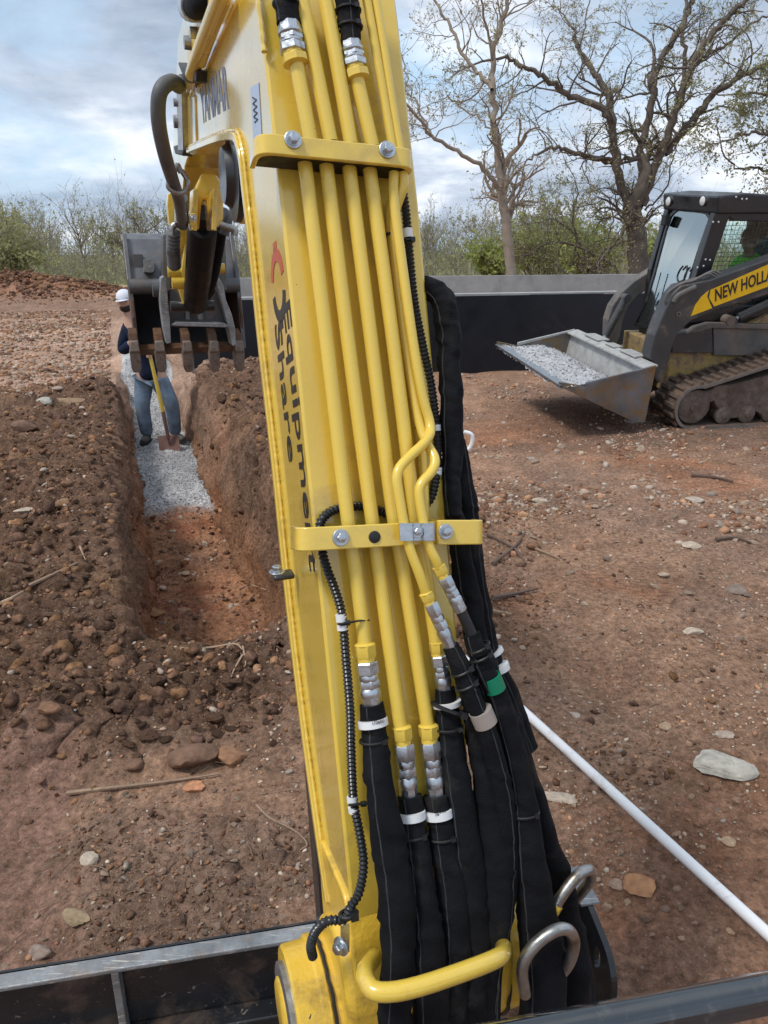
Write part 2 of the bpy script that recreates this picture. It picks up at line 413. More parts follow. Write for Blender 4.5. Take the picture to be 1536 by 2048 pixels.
def ground_h(F, Rr, fine=True):
    inn, left, right, front = masks(F, Rr)
    dist = np.hypot(F, Rr)
    fade = ss(60, 12, dist)
    h = 0.05 * fbm(F, Rr, 0.5, 3, 1) * ss(1.0, 3.0, dist)
    h += 0.035 * fbm(F, Rr, 2.2, 4, 2) * fade
    # spoil banks
    h += left * (0.26 + 0.14 * fbm(F, Rr, 1.1, 4, 3) + 0.05 * ss(-1.4, -0.4, Rr))
    h += right * (0.40 + 0.17 * fbm(F, Rr, 1.3, 4, 4))
    h += front * (0.12 + 0.06 * fbm(F, Rr, 1.7, 4, 5)) * (1 - 0.72 * np.exp(-((Rr - 0.33) / 0.42) ** 2))
    loose = np.clip(left + right + front, 0, 1)
    # far heap and rising stony ground on the left, dip far away
    hp = ss(-13.5, -9.0, Rr) * 0 + 1
    X = -F * math.sin(YAW) + Rr * math.cos(YAW); Y = F * math.cos(YAW) + Rr * math.sin(YAW)
    heap = np.exp(-(((X + 18.5) / 7.2) ** 4)) * np.exp(-(((Y - 31.0) / 2.4) ** 2))
    h += heap * (0.98 + 0.30 * fbm(F, Rr, 0.5, 4, 6))
    h += 0.05 * fbm(F, Rr, 2.6, 4, 96) * ss(8.5, 10, Y) * ss(-1, -2.5, X) * ss(22, 15, Y) + 0.16 * heap * fbm(F, Rr, 3.1, 3, 97)
    h -= 2.0 * ss(38, 75, Y) + 0.3 * ss(80, 300, dist)
    # ruts at the far left and dusty tracks
    if fine:
        nearm = ss(9.5, 5.0, dist)
        cl = cell(F + 0.03 * fbm(F, Rr, 6, 2, 71), Rr + 0.03 * fbm(F, Rr, 6, 2, 72), 9, 7)
        cl2 = cell(F, Rr, 21, 8)
        h += loose * (0.065 * (cl - 0.4) + 0.030 * (cl2 - 0.4) + 0.05 * fbm(F, Rr, 5, 4, 79)) * ss(13, 8, dist)
        h += (1 - loose) * (0.010 * cl2 * (0.5 + 0.5 * fbm(F, Rr, 1.3, 2, 9)) + 0.012 * cl * ss(0.0, 0.5, fbm(F, Rr, 0.9, 2, 73))) * nearm
        h += rubble(F, Rr) * (0.022 * (cl - 0.3) + 0.016 * (cl2 - 0.3)) * ss(6, 4, dist)
        h += 0.010 * fbm(F, Rr, 17, 3, 10) * ss(14, 7, dist)
    # the trench
    bottom = -0.55 + 0.16 * ss(6.2, 6.9, F) + 0.05 * fbm(F, Rr, 2.5, 4, 11) + 0.55 * ss(10.4, 13.6, F)
    if fine: bottom = bottom + (0.02 * cell(F, Rr, 14, 12) + 0.018 * fbm(F, Rr, 15, 3, 13)) * ss(7.0, 6.4, F) + 0.012 * fbm(F, Rr, 22, 3, 14)
    h = h * (1 - inn) + bottom * inn
    # wheel rut in the smooth ground at the left
    rut = smooth_zone(F, Rr)
    h -= rut * (0.025 + 0.022 * fbm(F * 0.35, Rr * 1.6, 2.4, 4, 33) + 0.008 * np.abs(fbm(F * 0.4, Rr * 1.3, 7, 3, 34)))
    return h
def heap_m(F, Rr):
    X = -F * math.sin(YAW) + Rr * math.cos(YAW); Y = F * math.cos(YAW) + Rr * math.sin(YAW)
    return np.exp(-(((X + 18.5) / 7.2) ** 4)) * np.exp(-(((Y - 31.0) / 2.4) ** 2))
def ground_col(F, Rr, h, steep):
    inn, left, right, front = masks(F, Rr)
    X = -F * math.sin(YAW) + Rr * math.cos(YAW); Y = F * math.cos(YAW) + Rr * math.sin(YAW)
    def mixc(c, col, m):
        for i in range(3): c[..., i] += (col[i] - c[..., i]) * m
    c = np.zeros(F.shape + (3,)); c[:] = (0.180, 0.107, 0.070)
    redp = ss(-0.15, 0.45, fbm(F, Rr, 0.9, 4, 20))
    mixc(c, (0.205, 0.088, 0.045), redp * 0.95 * ss(0.3, 1.0, Rr) * ss(8.5, 5.5, F))
    mixc(c, (0.118, 0.078, 0.058), ss(-0.1, 0.6, fbm(F, Rr, 1.5, 4, 21)) * 0.75)
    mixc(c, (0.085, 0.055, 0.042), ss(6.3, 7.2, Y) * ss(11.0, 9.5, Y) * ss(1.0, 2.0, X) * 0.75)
    loose = np.clip(left + right + front, 0, 1)
    mixc(c, (0.080, 0.046, 0.030), loose * 0.95)
    mixc(c, (0.165, 0.095, 0.055), loose * ss(0.1, 0.6, fbm(F, Rr, 2.2, 4, 22)) * 0.6)
    # smooth dusty ground at the lower left
    sm = smooth_zone(F, Rr)
    mixc(c, (0.168, 0.098, 0.072), sm * 0.85)
    mixc(c, (0.125, 0.085, 0.065), rubble(F, Rr) * 0.6)
    # pale stony ground beyond the spoil on the left
    st = ss(8.6, 9.6, Y) * ss(-1.6, -2.6, X) * ss(22, 19, Y)
    mixc(c, (0.26, 0.175, 0.13), st * (0.45 + 0.5 * ss(-0.3, 0.4, fbm(F, Rr, 0.8, 4, 23))))
    mixc(c, (0.105, 0.066, 0.046), ss(20, 22, Y) * ss(29, 28, Y) * ss(0, -4, X) * 0.7)
    mixc(c, (0.12, 0.058, 0.036), np.clip(heap_m(F, Rr) * 2, 0, 1) * 0.9)
    # far field
    mixc(c, (0.16, 0.13, 0.07), ss(35, 42, Y))
    mixc(c, (0.10, 0.105, 0.045), ss(40, 70, Y))
    # trench: orange subsoil low down, dark topsoil above
    deep = ss(-0.05, -0.38, h)
    mixc(c, (0.205, 0.090, 0.042), deep * ss(6.9, 6.3, F) * (0.55 + 0.4 * fbm(F, Rr, 2.3, 3, 24)))
    mixc(c, (0.135, 0.040, 0.022), deep * ss(0.15, 0.7, fbm(F, Rr, 3.0, 4, 25)) * 0.55 * ss(6.9, 6.3, F))
    wallm = ss(0.5, 1.1, steep)
    mixc(c, (0.15, 0.080, 0.046), wallm * deep * 0.6)
    # limestone screenings on the trench floor further on
    gr = ss(6.5, 6.75, F + 0.25 * fbm(F, Rr, 3, 3, 26)) * ss(-0.16, -0.30, h - 0.45 * ss(10.2, 12.8, F)) * (1 - ss(0.6, 1.2, steep)) * ss(15, 13, F)
    gr = gr * (inn > 0.5)
    mixc(c, (0.24, 0.245, 0.25), gr * 0.95)
    # gravel strip spilt beside the wall
    fine = fbm(F, Rr, 30, 3, 27)
    c *= (2.12 + 0.55 * fine)[..., None]
    c *= (1 + 0.24 * fbm(F, Rr, 6, 3, 28))[..., None]
    c *= (1 + 0.20 * fbm(F, Rr, 1.4, 3, 29))[..., None]
    return np.clip(c, 0.01, 1)

def axis(dense_lo, dense_hi, step, g_lo, g_hi, lo, hi, cap=40):
    a = list(np.arange(dense_lo, dense_hi, step))
    p, d = dense_hi, step
    up = []
    while p < hi: up.append(p); d = min(cap, max(d, d * g_hi)); p += d
    p, d = dense_lo, step; dn = []
    while p > lo: d = min(cap, d * g_lo); p -= d; dn.append(p)
    return np.array(dn[::-1] + a + up)
ax_r = axis(-2.8, 2.5, 0.0155, 1.034, 1.030, -420, 420)
ax_f = axis(1.05, 6.2, 0.0155, 1.25, 1.015, -25, 15)
far_f = []; p, d = 15.1, 0.13
while p < 700: far_f.append(p); d = min(40, d * 1.05); p += d
ax_f = np.concatenate([ax_f, far_f])
GF, GR = np.meshgrid(ax_f, ax_r, indexing='ij')
GH = ground_h(GF, GR)
dF = np.gradient(GH, axis=0) / np.gradient(ax_f)[:, None]; dR = np.gradient(GH, axis=1) / np.gradient(ax_r)[None, :]
STEEP = np.hypot(dF, dR); print('TH', _t.time() - _T0)
inn_, _, _, _ = masks(GF, GR)
edge = ss(0.6, 1.6, STEEP) * ss(14, 10, GF)
bul = 0.085 * fbm(GF * 1.0, GH * 3.0, 2.4, 4, 50) + 0.035 * fbm(GF, GH * 2, 10, 4, 51) + 0.03 * cell(GF, GH * 1.4, 9, 53)
OR = np.where(GR < TC, 1, -1) * bul * edge * (np.abs(GR - TC) < 0.8)
OF = 0.03 * fbm(GR, GH * 3.0, 5, 3, 52) * edge
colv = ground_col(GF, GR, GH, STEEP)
nf, nr = GF.shape
FF, RRr = GF + OF, GR + OR
X = -FF * math.sin(YAW) + RRr * math.cos(YAW); Y = FF * math.cos(YAW) + RRr * math.sin(YAW)
co = np.stack([X, Y, GH], -1).reshape(-1, 3)
idx = np.arange(nf * nr).reshape(nf, nr)
quads = np.stack([idx[:-1, :-1], idx[:-1, 1:], idx[1:, 1:], idx[1:, :-1]], -1).reshape(-1, 4)
def np_mesh(name, co, faces, mats, colors=None, smooth=True, matidx=None):
    me = bpy.data.meshes.new(name); k = faces.shape[1]
    me.vertices.add(len(co)); me.vertices.foreach_set('co', np.ascontiguousarray(co, dtype=np.float32).ravel())
    me.loops.add(faces.size); me.loops.foreach_set('vertex_index', faces.astype(np.int32).ravel())
    me.polygons.add(len(faces)); me.polygons.foreach_set('loop_start', np.arange(0, faces.size, k, dtype=np.int32))
    me.polygons.foreach_set('loop_total', np.full(len(faces), k, dtype=np.int32))
    if smooth: me.polygons.foreach_set('use_smooth', np.ones(len(faces), dtype=bool))
    for m in (mats if isinstance(mats, list) else [mats]): me.materials.append(m)
    if colors is not None:
        at = me.color_attributes.new('soil', 'FLOAT_COLOR', 'POINT')
        c4 = np.ones((len(co), 4), dtype=np.float32); c4[:, :3] = colors
        at.data.foreach_set('color', c4.ravel())
    me.update(calc_edges=True); me.validate()
    ob = bpy.data.objects.new(name, me); COL.objects.link(ob); return ob

def soil_material():
    m = bpy.data.materials.new('soil'); m.use_nodes = True
    n, l = m.node_tree.nodes, m.node_tree.links; b = n['Principled BSDF']
    at = n.new('ShaderNodeAttribute'); at.attribute_name = 'soil'
    t = n.new('ShaderNodeTexCoord')
    def noise(sc, det, ro):
        k = n.new('ShaderNodeTexNoise'); k.inputs['Scale'].default_value = sc; k.inputs['Detail'].default_value = det
        k.inputs['Roughness'].default_value = ro; l.new(t.outputs['Object'], k.inputs['Vector']); return k.outputs['Fac']
    def rng(src, a, b_, c, d):
        k = n.new('ShaderNodeMapRange'); k.inputs[1].default_value = a; k.inputs[2].default_value = b_
        k.inputs[3].default_value = c; k.inputs[4].default_value = d; l.new(src, k.inputs[0]); return k.outputs[0]
    def mulc(c, f):
        k = n.new('ShaderNodeMixRGB'); k.blend_type = 'MULTIPLY'; k.inputs[0].default_value = 1; l.new(c, k.inputs[1]); l.new(f, k.inputs[2]); return k.outputs[0]
    c = mulc(at.outputs['Color'], rng(noise(38, 8, 0.74), 0.32, 0.68, 0.40, 1.65))
    c = mulc(c, rng(noise(3.1, 6, 0.65), 0.3, 0.7, 0.82, 1.2))
    hts = []
    for sc, lim, gain, amt in ((85, 0.86, 0.30, 0.6), (190, 0.78, 0.26, 0.7), (32, 0.95, 0.30, 0.5)):   # grit pressed into the soil
        v = n.new('ShaderNodeTexVoronoi'); v.inputs['Scale'].default_value = sc; l.new(t.outputs['Object'], v.inputs['Vector'])
        sp = n.new('ShaderNodeSeparateColor'); l.new(v.outputs['Color'], sp.inputs[0])
        sel = rng(sp.outputs[0], lim, lim + 0.02, 0, 1)
        inside = rng(v.outputs['Distance'], 0.30, 0.46, 1, 0)
        k = n.new('ShaderNodeMath'); k.operation = 'MULTIPLY'; l.new(sel, k.inputs[0]); l.new(inside, k.inputs[1])
        k2 = n.new('ShaderNodeMath'); k2.operation = 'MULTIPLY'; l.new(k.outputs[0], k2.inputs[0]); k2.inputs[1].default_value = amt
        cr = n.new('ShaderNodeValToRGB'); l.new(sp.outputs[1], cr.inputs[0]); e = cr.color_ramp.elements
        e[0].color = (0.22, 0.11, 0.07, 1); e[1].color = (0.58, 0.48, 0.38, 1); x = e.new(0.5); x.color = (0.38, 0.22, 0.13, 1)
        mx_ = n.new('ShaderNodeMixRGB'); l.new(k2.outputs[0], mx_.inputs[0]); l.new(c, mx_.inputs[1]); l.new(cr.outputs[0], mx_.inputs[2]); c = mx_.outputs[0]
        hts.append(k.outputs[0])
    l.new(c, b.inputs['Base Color']); b.inputs['Roughness'].default_value = 0.95; b.inputs['Specular IOR Level'].default_value = 0.12
    ad = n.new('ShaderNodeMath'); ad.operation = 'ADD'; l.new(hts[0], ad.inputs[0]); l.new(hts[2], ad.inputs[1])
    b1 = n.new('ShaderNodeBump'); b1.inputs['Strength'].default_value = 1.0; b1.inputs['Distance'].default_value = 0.032
    l.new(noise(45, 8, 0.75), b1.inputs['Height'])
    b2 = n.new('ShaderNodeBump'); b2.inputs['Strength'].default_value = 0.7; b2.inputs['Distance'].default_value = 0.006
    l.new(ad.outputs[0], b2.inputs['Height']); l.new(b1.outputs[0], b2.inputs['Normal'])
    l.new(b2.outputs[0], b.inputs['Normal'])
    return m
print('TC', _t.time() - _T0); M['soil'] = soil_material()
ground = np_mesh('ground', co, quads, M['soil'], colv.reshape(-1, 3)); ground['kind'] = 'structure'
from bisect import bisect_right
AF, AR, GHL = ax_f.tolist(), ax_r.tolist(), GH
def gh(f, r):
    i = min(max(bisect_right(AF, f) - 1, 0), len(AF) - 2); j = min(max(bisect_right(AR, r) - 1, 0), len(AR) - 2)
    u = (f - AF[i]) / (AF[i + 1] - AF[i]); v = (r - AR[j]) / (AR[j + 1] - AR[j])
    return float((GHL[i, j] * (1 - u) + GHL[i + 1, j] * u) * (1 - v) + (GHL[i, j + 1] * (1 - u) + GHL[i + 1, j + 1] * u) * v)
def to_fr(p): return p.x * -math.sin(YAW) + p.y * math.cos(YAW), p.x * math.cos(YAW) + p.y * math.sin(YAW)
def ground_at(px, py):                # where a line of sight meets the ground
    d = sight(px, py); t = 0.8
    for _ in range(4000):
        p = CAMP + d * t
        f, r = to_fr(p)
        dz = p.z - gh(f, r)
        if dz < 0.004: break
        t += max(0.004, dz * 0.35)
    return Vector((p.x, p.y, p.z - dz))

print('TG', _t.time() - _T0)
# ------------------------------------------------------------ stones and clods
def ico(sub):
    import bmesh
    bm = bmesh.new(); bmesh.ops.create_icosphere(bm, subdivisions=sub, radius=1)
    v = np.array([x.co[:] for x in bm.verts]); f = np.array([[q.index for q in x.verts] for x in bm.faces]); bm.free(); return v, f
ICO = {1: ico(1), 2: ico(2), 3: ico(3)}
def rock_shape(sub, seed, facets=7, rough=0.10):
    r = np.random.RandomState(seed); v, f = ICO[sub]; v = v.copy()
    d = np.ones(len(v)) * 1.0
    for _ in range(facets):           # cut flat faces
        nrm = r.normal(size=3); nrm /= np.linalg.norm(nrm); k = 0.55 + 0.35 * r.rand()
        pr = v @ nrm; d = np.minimum(d, np.where(pr > 0.05, k / np.maximum(pr, 0.05), 9))
    v = v * d[:, None]; v += r.normal(size=v.shape) * rough * (0.4 if sub > 2 else 0.7)
    v *= np.array([1.0, 0.55 + 0.4 * r.rand(), 0.4 + 0.35 * r.rand()])
    return v / np.abs(v[:, 0]).max(), f
SH1 = [rock_shape(1, 100 + i, 3, 0.10) for i in range(10)]
SH2 = [rock_shape(2, 200 + i, 7, 0.07) for i in range(12)]
CL1 = [rock_shape(1, 800 + i, 3, 0.22) for i in range(12)]
CL2 = [rock_shape(2, 700 + i, 5, 0.13) for i in range(14)]
def rots(n, r):
    q = r.normal(size=(n, 4)); q /= np.linalg.norm(q, axis=1)[:, None]; w, x, y, z = q.T
    return np.stack([1 - 2 * (y * y + z * z), 2 * (x * y - z * w), 2 * (x * z + y * w), 2 * (x * y + z * w), 1 - 2 * (x * x + z * z), 2 * (y * z - x * w),
                     2 * (x * z - y * w), 2 * (y * z + x * w), 1 - 2 * (x * x + y * y)], -1).reshape(n, 3, 3)
STONE_COLS = np.array([(0.40, 0.28, 0.20), (0.30, 0.16, 0.10), (0.46, 0.37, 0.29), (0.24, 0.12, 0.07), (0.42, 0.23, 0.13), (0.38, 0.31, 0.25)])
CLOD_COLS = np.array([(0.10, 0.057, 0.038), (0.085, 0.050, 0.036), (0.13, 0.072, 0.045), (0.17, 0.092, 0.048)]) * 1.45
GRAV_COLS = np.array([(0.38, 0.385, 0.39), (0.27, 0.275, 0.285), (0.48, 0.48, 0.475), (0.18, 0.18, 0.185)])
def scatter(name, P, size, cols, mat_, shapes, sink=0.25, seed=5, smooth=False, zoff=None):
    r = np.random.RandomState(seed); n = len(P); RM = rots(n, r); which = r.randint(0, len(shapes), n)
    V, Fc, Cc = [], [], []; o = 0
    for k, (sv, sf) in enumerate(shapes):
        ii = np.where(which == k)[0]
        if not len(ii): continue
        vv = np.einsum('nij,vj->nvi', RM[ii], sv) * size[ii][:, None, None]
        vv[:, :, 2] *= 0.8
        vv += P[ii][:, None, :]; vv[:, :, 2] += (size[ii] * (0.55 - sink * 1.3))[:, None]
        V.append(vv.reshape(-1, 3)); m = len(sv)
        Fc.append((sf[None] + (np.arange(len(ii)) * m)[:, None, None] + o).reshape(-1, 3)); o += len(ii) * m
        jit = 1 + 0.12 * r.normal(size=(len(ii), m, 1))
        Cc.append(np.clip(cols[ii][:, None, :] * jit, 0.01, 1).reshape(-1, 3))
    ob = np_mesh(name, np.concatenate(V), np.concatenate(Fc), mat_, np.concatenate(Cc), smooth=smooth)
    ob['kind'] = 'stuff'; return ob
M['stone'] = mat('stone', (1, 1, 1), 0.85, var=0.14, vscale=40, bump=0.5, bscale=70, vert='soil', spec=0.2)
M['clod'] = mat('clod', (1, 1, 1), 0.95, var=0.28, vscale=45, bump=1.0, bscale=45, vert='soil', spec=0.1)
M['gravel'] = mat('limestone_gravel', (1, 1, 1), 0.85, var=0.1, vscale=50, bump=0.3, bscale=90, vert='soil', spec=0.25)
def pick(n, f_rng, r_rng, cond, r, logf=True):
    """points spread over the machine frame, thinner further away"""
    out = []
    tot = 0
    while tot < n:
        u = r.rand(n * 2)
        f = f_rng[0] * (f_rng[1] / f_rng[0]) ** u if logf else f_rng[0] + (f_rng[1] - f_rng[0]) * u
        q = r_rng[0] + (r_rng[1] - r_rng[0]) * r.rand(n * 2)
        k = cond(f, q) > r.rand(n * 2); out.append(np.stack([f[k], q[k]], -1)); tot += k.sum()
    return np.concatenate(out)[:n]
def fr_world(FR):
    h = ground_h(FR[:, 0], FR[:, 1])
    return np.stack([-FR[:, 0] * math.sin(YAW) + FR[:, 1] * math.cos(YAW), FR[:, 0] * math.cos(YAW) + FR[:, 1] * math.sin(YAW), h], -1)
def in_view(FR, m=0.25):
    X = -FR[:, 0] * math.sin(YAW) + FR[:, 1] * math.cos(YAW); Y = FR[:, 0] * math.cos(YAW) + FR[:, 1] * math.sin(YAW)
    return np.abs(X) < 0.56 * Y + 0.6
def loose_m(f, q):
    inn, l_, r__, fr = masks(f, q); return np.clip(l_ + r__ + fr, 0, 1) * (1 - np.clip(inn * 3, 0, 1))
def power(n, r, lo, hi, a=2.2):
    u = r.rand(n); return (lo ** (1 - a) + u * (hi ** (1 - a) - lo ** (1 - a))) ** (1 / (1 - a))
r = np.random.RandomState(31)
def do(name, n, fr, rr, cond, lo, hi, palette, m, shapes, a=2.2, sink=0.25, seed=1, logf=True, smooth=False):
    FR = pick(n, fr, rr, cond, r, logf); FR = FR[in_view(FR)]
    sz = power(len(FR), r, lo, hi, a) / 2
    cols = palette[r.randint(0, len(palette), len(FR))] * (1 + 0.15 * r.normal(size=(len(FR), 1)))
    return scatter(name, fr_world(FR), sz, cols, m, shapes, sink, seed, smooth)
one = lambda f, q: np.ones_like(f)
clear = lambda f, q: 1 - np.clip(masks(f, q)[0] * 4, 0, 1)
clump = lambda f, q: clear(f, q) * (1 - 0.85 * smooth_zone(f, q)) * (0.12 + ss(0.0, 0.5, fbm(f, q, 1.3, 3, 90)))
CL1 = [rock_shape(1, 800 + i, 3, 0.22) for i in range(12)]
do('soil_clods', 4200, (2.3, 11), (-5.5, 3.2), lambda f, q: loose_m(f, q), 0.028, 0.115, CLOD_COLS, M['clod'], CL2, 2.3, 0.34, 1)
do('soil_clods', 5000, (1.7, 6), (-3.5, 3.0), clump, 0.008, 0.05, CLOD_COLS, M['clod'], CL1, 2.3, 0.25, 2)
do('soil_clods', 12000, (2.3, 10), (-4.5, 2.6), lambda f, q: loose_m(f, q), 0.008, 0.03, CLOD_COLS, M['clod'], CL1, 2.0, 0.25, 61)
rub = lambda f, q: clear(f, q) * np.clip(rubble(f, q), 0, 1)
do('soil_clods', 3800, (1.35, 4.5), (-1.2, 3.0), rub, 0.006, 0.040, np.concatenate([CLOD_COLS, CLOD_COLS, STONE_COLS[[0, 1, 3, 5]] * 0.8]), M['clod'], CL1, 2.8, 0.3, 62)
do('stone_chips', 15000, (1.4, 8), (-0.6, 5.5), lambda f, q: clear(f, q) * (0.2 + ss(-0.2, 0.4, fbm(f, q, 1.9, 3, 88))) * (1 - 0.9 * smooth_zone(f, q)), 0.005, 0.022, STONE_COLS * 1.12, M['stone'], SH1, 2.0, 0.3, 63)
do('loose_stones', 1800, (2.3, 11), (-5.5, 3.0), lambda f, q: loose_m(f, q), 0.014, 0.075, STONE_COLS, M['stone'], SH2, 2.3, 0.25, 3)
do('loose_stones', 9500, (1.4, 9), (-3.5, 6.5), clump, 0.006, 0.034, STONE_COLS, M['stone'], SH1, 2.1, 0.3, 4)
do('loose_stones', 7000, (3.5, 12), (1.2, 9), clump, 0.02, 0.10, STONE_COLS, M['stone'], SH1, 2.6, 0.38, 5)
far_c = lambda f, q: ss(9.0, 10.0, f) * ss(0.05, -0.15, q) * (np.abs(-f * math.sin(YAW) + q * math.cos(YAW)) < 0.55 * (f * math.cos(YAW) + q * math.sin(YAW))) * (0.35 + ss(-0.2, 0.4, fbm(f, q, 0.7, 3, 95)))
do('soil_clods', 3500, (25, 34), (-12, 0.5), lambda f, q: np.clip(heap_m(f, q) * 1.5, 0, 1), 0.06, 0.35, np.concatenate([CLOD_COLS, STONE_COLS[[1, 3]]]), M['clod'], CL1, 2.4, 0.25, 64, logf=False)
do('loose_stones', 12000, (9.0, 25), (-13, -0.2), far_c, 0.025, 0.16, np.concatenate([STONE_COLS, STONE_COLS[[0, 4]] * 0.8, CLOD_COLS * 1.3]), M['stone'], SH1, 2.5, 0.35, 6, logf=False)
do('loose_stones', 700, (4.1, 6.6), (-0.05, 0.8), lambda f, q: masks(f, q)[0], 0.012, 0.09, np.concatenate([STONE_COLS, CLOD_COLS * 1.4, CLOD_COLS]), M['stone'], SH2, 2.2, 0.35, 7, logf=False)
grav = lambda f, q: (masks(f, q)[0] > 0.93) * ss(6.4, 6.8, f)
do('trench_gravel', 10500, (6.4, 13.5), (0.0, 0.70), grav, 0.008, 0.028, GRAV_COLS, M['gravel'], SH1, 2.6, 0.3, 8, logf=False)
# stones along the sides of the trench
FR = []
rw = np.random.RandomState(77)
for k in range(900):
    f = 4.0 + 5.0 * rw.rand(); s = rw.choice([-1, 1]); FR.append((f, TC + s * (0.33 + 0.20 * rw.rand()) + (0.10 * max(0, 1 - (f - 4.4) / 1.8) if s > 0 else 0)))
FR = np.array(FR); sz = power(len(FR), rw, 0.014, 0.11, 2.2) / 2
pal = np.concatenate([CLOD_COLS * 1.2, STONE_COLS[[1, 3, 4]]])
scatter('soil_clods', fr_world(FR), sz, pal[rw.randint(0, len(pal), len(FR))], M['clod'], CL2, 0.6, 9)

print('TS', _t.time() - _T0)
# single rocks that can be pointed out
def rock(px, py, wpx, col, label, seed, flat=0.75, sink=0.25, cat='rock', group=None, name='rock', stretch=1.0, z=None):
    p = ground_at(px, py); d = (p - CAMP).length; size = wpx * d / FPX / 2
    sv, sf = rock_shape(3, seed, 9, 0.05)
    sv = sv.copy(); sv[:, 0] *= stretch
    ang = rnd.uniform(-0.5, 0.5); c_, s_ = math.cos(ang), math.sin(ang)
    sv = np.stack([sv[:, 0] * c_ - sv[:, 1] * s_, sv[:, 0] * s_ + sv[:, 1] * c_, sv[:, 2] * flat], -1) * size
    rr = np.random.RandomState(seed); colr = np.array(col)[None] * (1 + 0.10 * rr.normal(size=(len(sv), 1)))
    ob = np_mesh(name, sv, sf, M['stone'], colr, smooth=True)
    ob.data.set_sharp_from_angle(angle=R_(38))
    ob.location = (p.x, p.y, p.z + size * flat * (0.45 - sink))
    tag(ob, label, cat, group); return ob
GREYS, TAN, ORG, BRN, PAL = (0.42, 0.39, 0.33), (0.33, 0.24, 0.16), (0.36, 0.17, 0.09), (0.18, 0.105, 0.07), (0.45, 0.37, 0.29)
rock(1445, 1532, 94, GREYS, 'large pale grey rock half buried right of the white pipe', 301, 0.45, 0.3, stretch=1.2)
rock(1118, 1597, 66, PAL, 'cream rock beside the black hoses left of the white pipe', 302, 0.6, 0.3)
rock(388, 1522, 96, BRN, 'rounded brown boulder at the foot of the clod heap', 303, 0.8, 0.15)
rock(464, 1520, 66, (0.28, 0.15, 0.085), 'orange brown boulder beside the rounded brown boulder', 304, 0.85, 0.15)
rock(270, 1532, 42, BRN, 'small dark boulder leftmost at the foot of the clod heap', 305, 0.9, 0.1)
rock(392, 1577, 50, (0.46, 0.22, 0.12), 'pinkish orange rock just below the long straight stick', 306, 0.6, 0.2)
rock(180, 1720, 36, PAL, 'pale angular stone on the bare ground at lower left', 307, 0.7, 0.2)
rock(96, 1425, 56, (0.21, 0.115, 0.07), 'brown angular rock at the lower edge of the left spoil bank', 308, 0.9, 0.15)
rock(156, 1836, 60, (0.32, 0.24, 0.15), 'tan and white rock lying in churned soil near the blade', 309, 0.6, 0.2)
rock(84, 1908, 42, (0.30, 0.23, 0.19), 'grey pyramid shaped stone close to the dozer blade', 310, 0.95, 0.15)
rock(140, 808, 62, (0.27, 0.18, 0.11), 'flat tan rock on the left spoil bank beside the worker', 311, 0.55, 0.15, stretch=1.2)
rock(92, 806, 40, (0.36, 0.34, 0.29), 'grey rock touching the flat tan rock on the spoil bank', 312, 0.6, 0.15)
rock(128, 1012, 44, (0.26, 0.15, 0.085), 'orange brown rock halfway down the left spoil bank', 313, 0.7, 0.2)
rock(50, 1024, 46, PAL, 'white elongated rock at the left edge of the spoil bank', 314, 0.45, 0.1, stretch=1.25)
rock(50, 858, 58, (0.17, 0.10, 0.07), 'dark reddish rock at the far left of the spoil bank', 315, 0.8, 0.25)
rock(115, 779, 22, (0.36, 0.27, 0.22), 'small pinkish stone above the flat tan rock', 316, 0.8, 0.15)
rock(368, 1222, 30, (0.36, 0.21, 0.13), 'light stone lying on the red floor of the trench', 317, 0.7, 0.25)
rock(312, 1228, 34, (0.34, 0.18, 0.10), 'orange stone on the trench floor by the left wall', 318, 0.7, 0.25)
rock(370, 1148, 20, (0.42, 0.30, 0.2), 'small cream stone in the middle of the trench floor', 319, 0.8, 0.25)
rock(1472, 1184, 44, (0.21, 0.16, 0.13), 'smooth brown grey stone alone on the reddish ground', 320, 0.65, 0.15)
rock(1382, 1092, 38, PAL, 'flat cream stone right of the twig litter', 321, 0.4, 0.2)
rock(1150, 1430, 20, (0.45, 0.36, 0.29), 'pale triangular pebble above the white pipe', 322, 0.7, 0.2)
rock(1330, 1452, 26, (0.36, 0.25, 0.16), 'buff stone nearest above the middle of the white pipe', 323, 0.5, 0.2)
rock(1450, 1470, 34, (0.36, 0.29, 0.23), 'two toned tan stone above the large pale grey rock', 324, 0.5, 0.2)
rock(1460, 1685, 28, (0.40, 0.28, 0.18), 'tan oblong stone below the large pale grey rock', 325, 0.55, 0.2)
rock(1232, 1770, 30, (0.36, 0.24, 0.17), 'pinkish stone between the pipe and the blade lug', 326, 0.7, 0.2)
rock(1275, 1768, 60, (0.38, 0.19, 0.095), 'flat orange rock beside the pinkish stone', 327, 0.25, 0.25)
rock(1385, 1262, 42, (0.44, 0.36, 0.28), 'pale flake shaped stone on the open reddish ground', 328, 0.3, 0.2)
rock(1390, 1003, 34, (0.42, 0.35, 0.29), 'cream stone in the stone cluster behind the twig litter', 329, 0.6, 0.2)
rock(1325, 1150, 26, (0.38, 0.29, 0.22), 'round buff stone in the middle of the reddish ground', 330, 0.5, 0.2)
rock(1078, 1003, 30, (0.42, 0.34, 0.26), 'cream stone near the hose bundle and yellow bracket', 331, 0.7, 0.2)
rock(1062, 918, 20, (0.36, 0.30, 0.26), 'grey stone in the small rubble group below the loader bucket', 332, 0.7, 0.2)
rock(1262, 845, 0.1 + 22, (0.30, 0.24, 0.2), 'stone on the shaded ground under the loader bucket', 333, 0.6, 0.2)
rnd2 = random.Random(5)
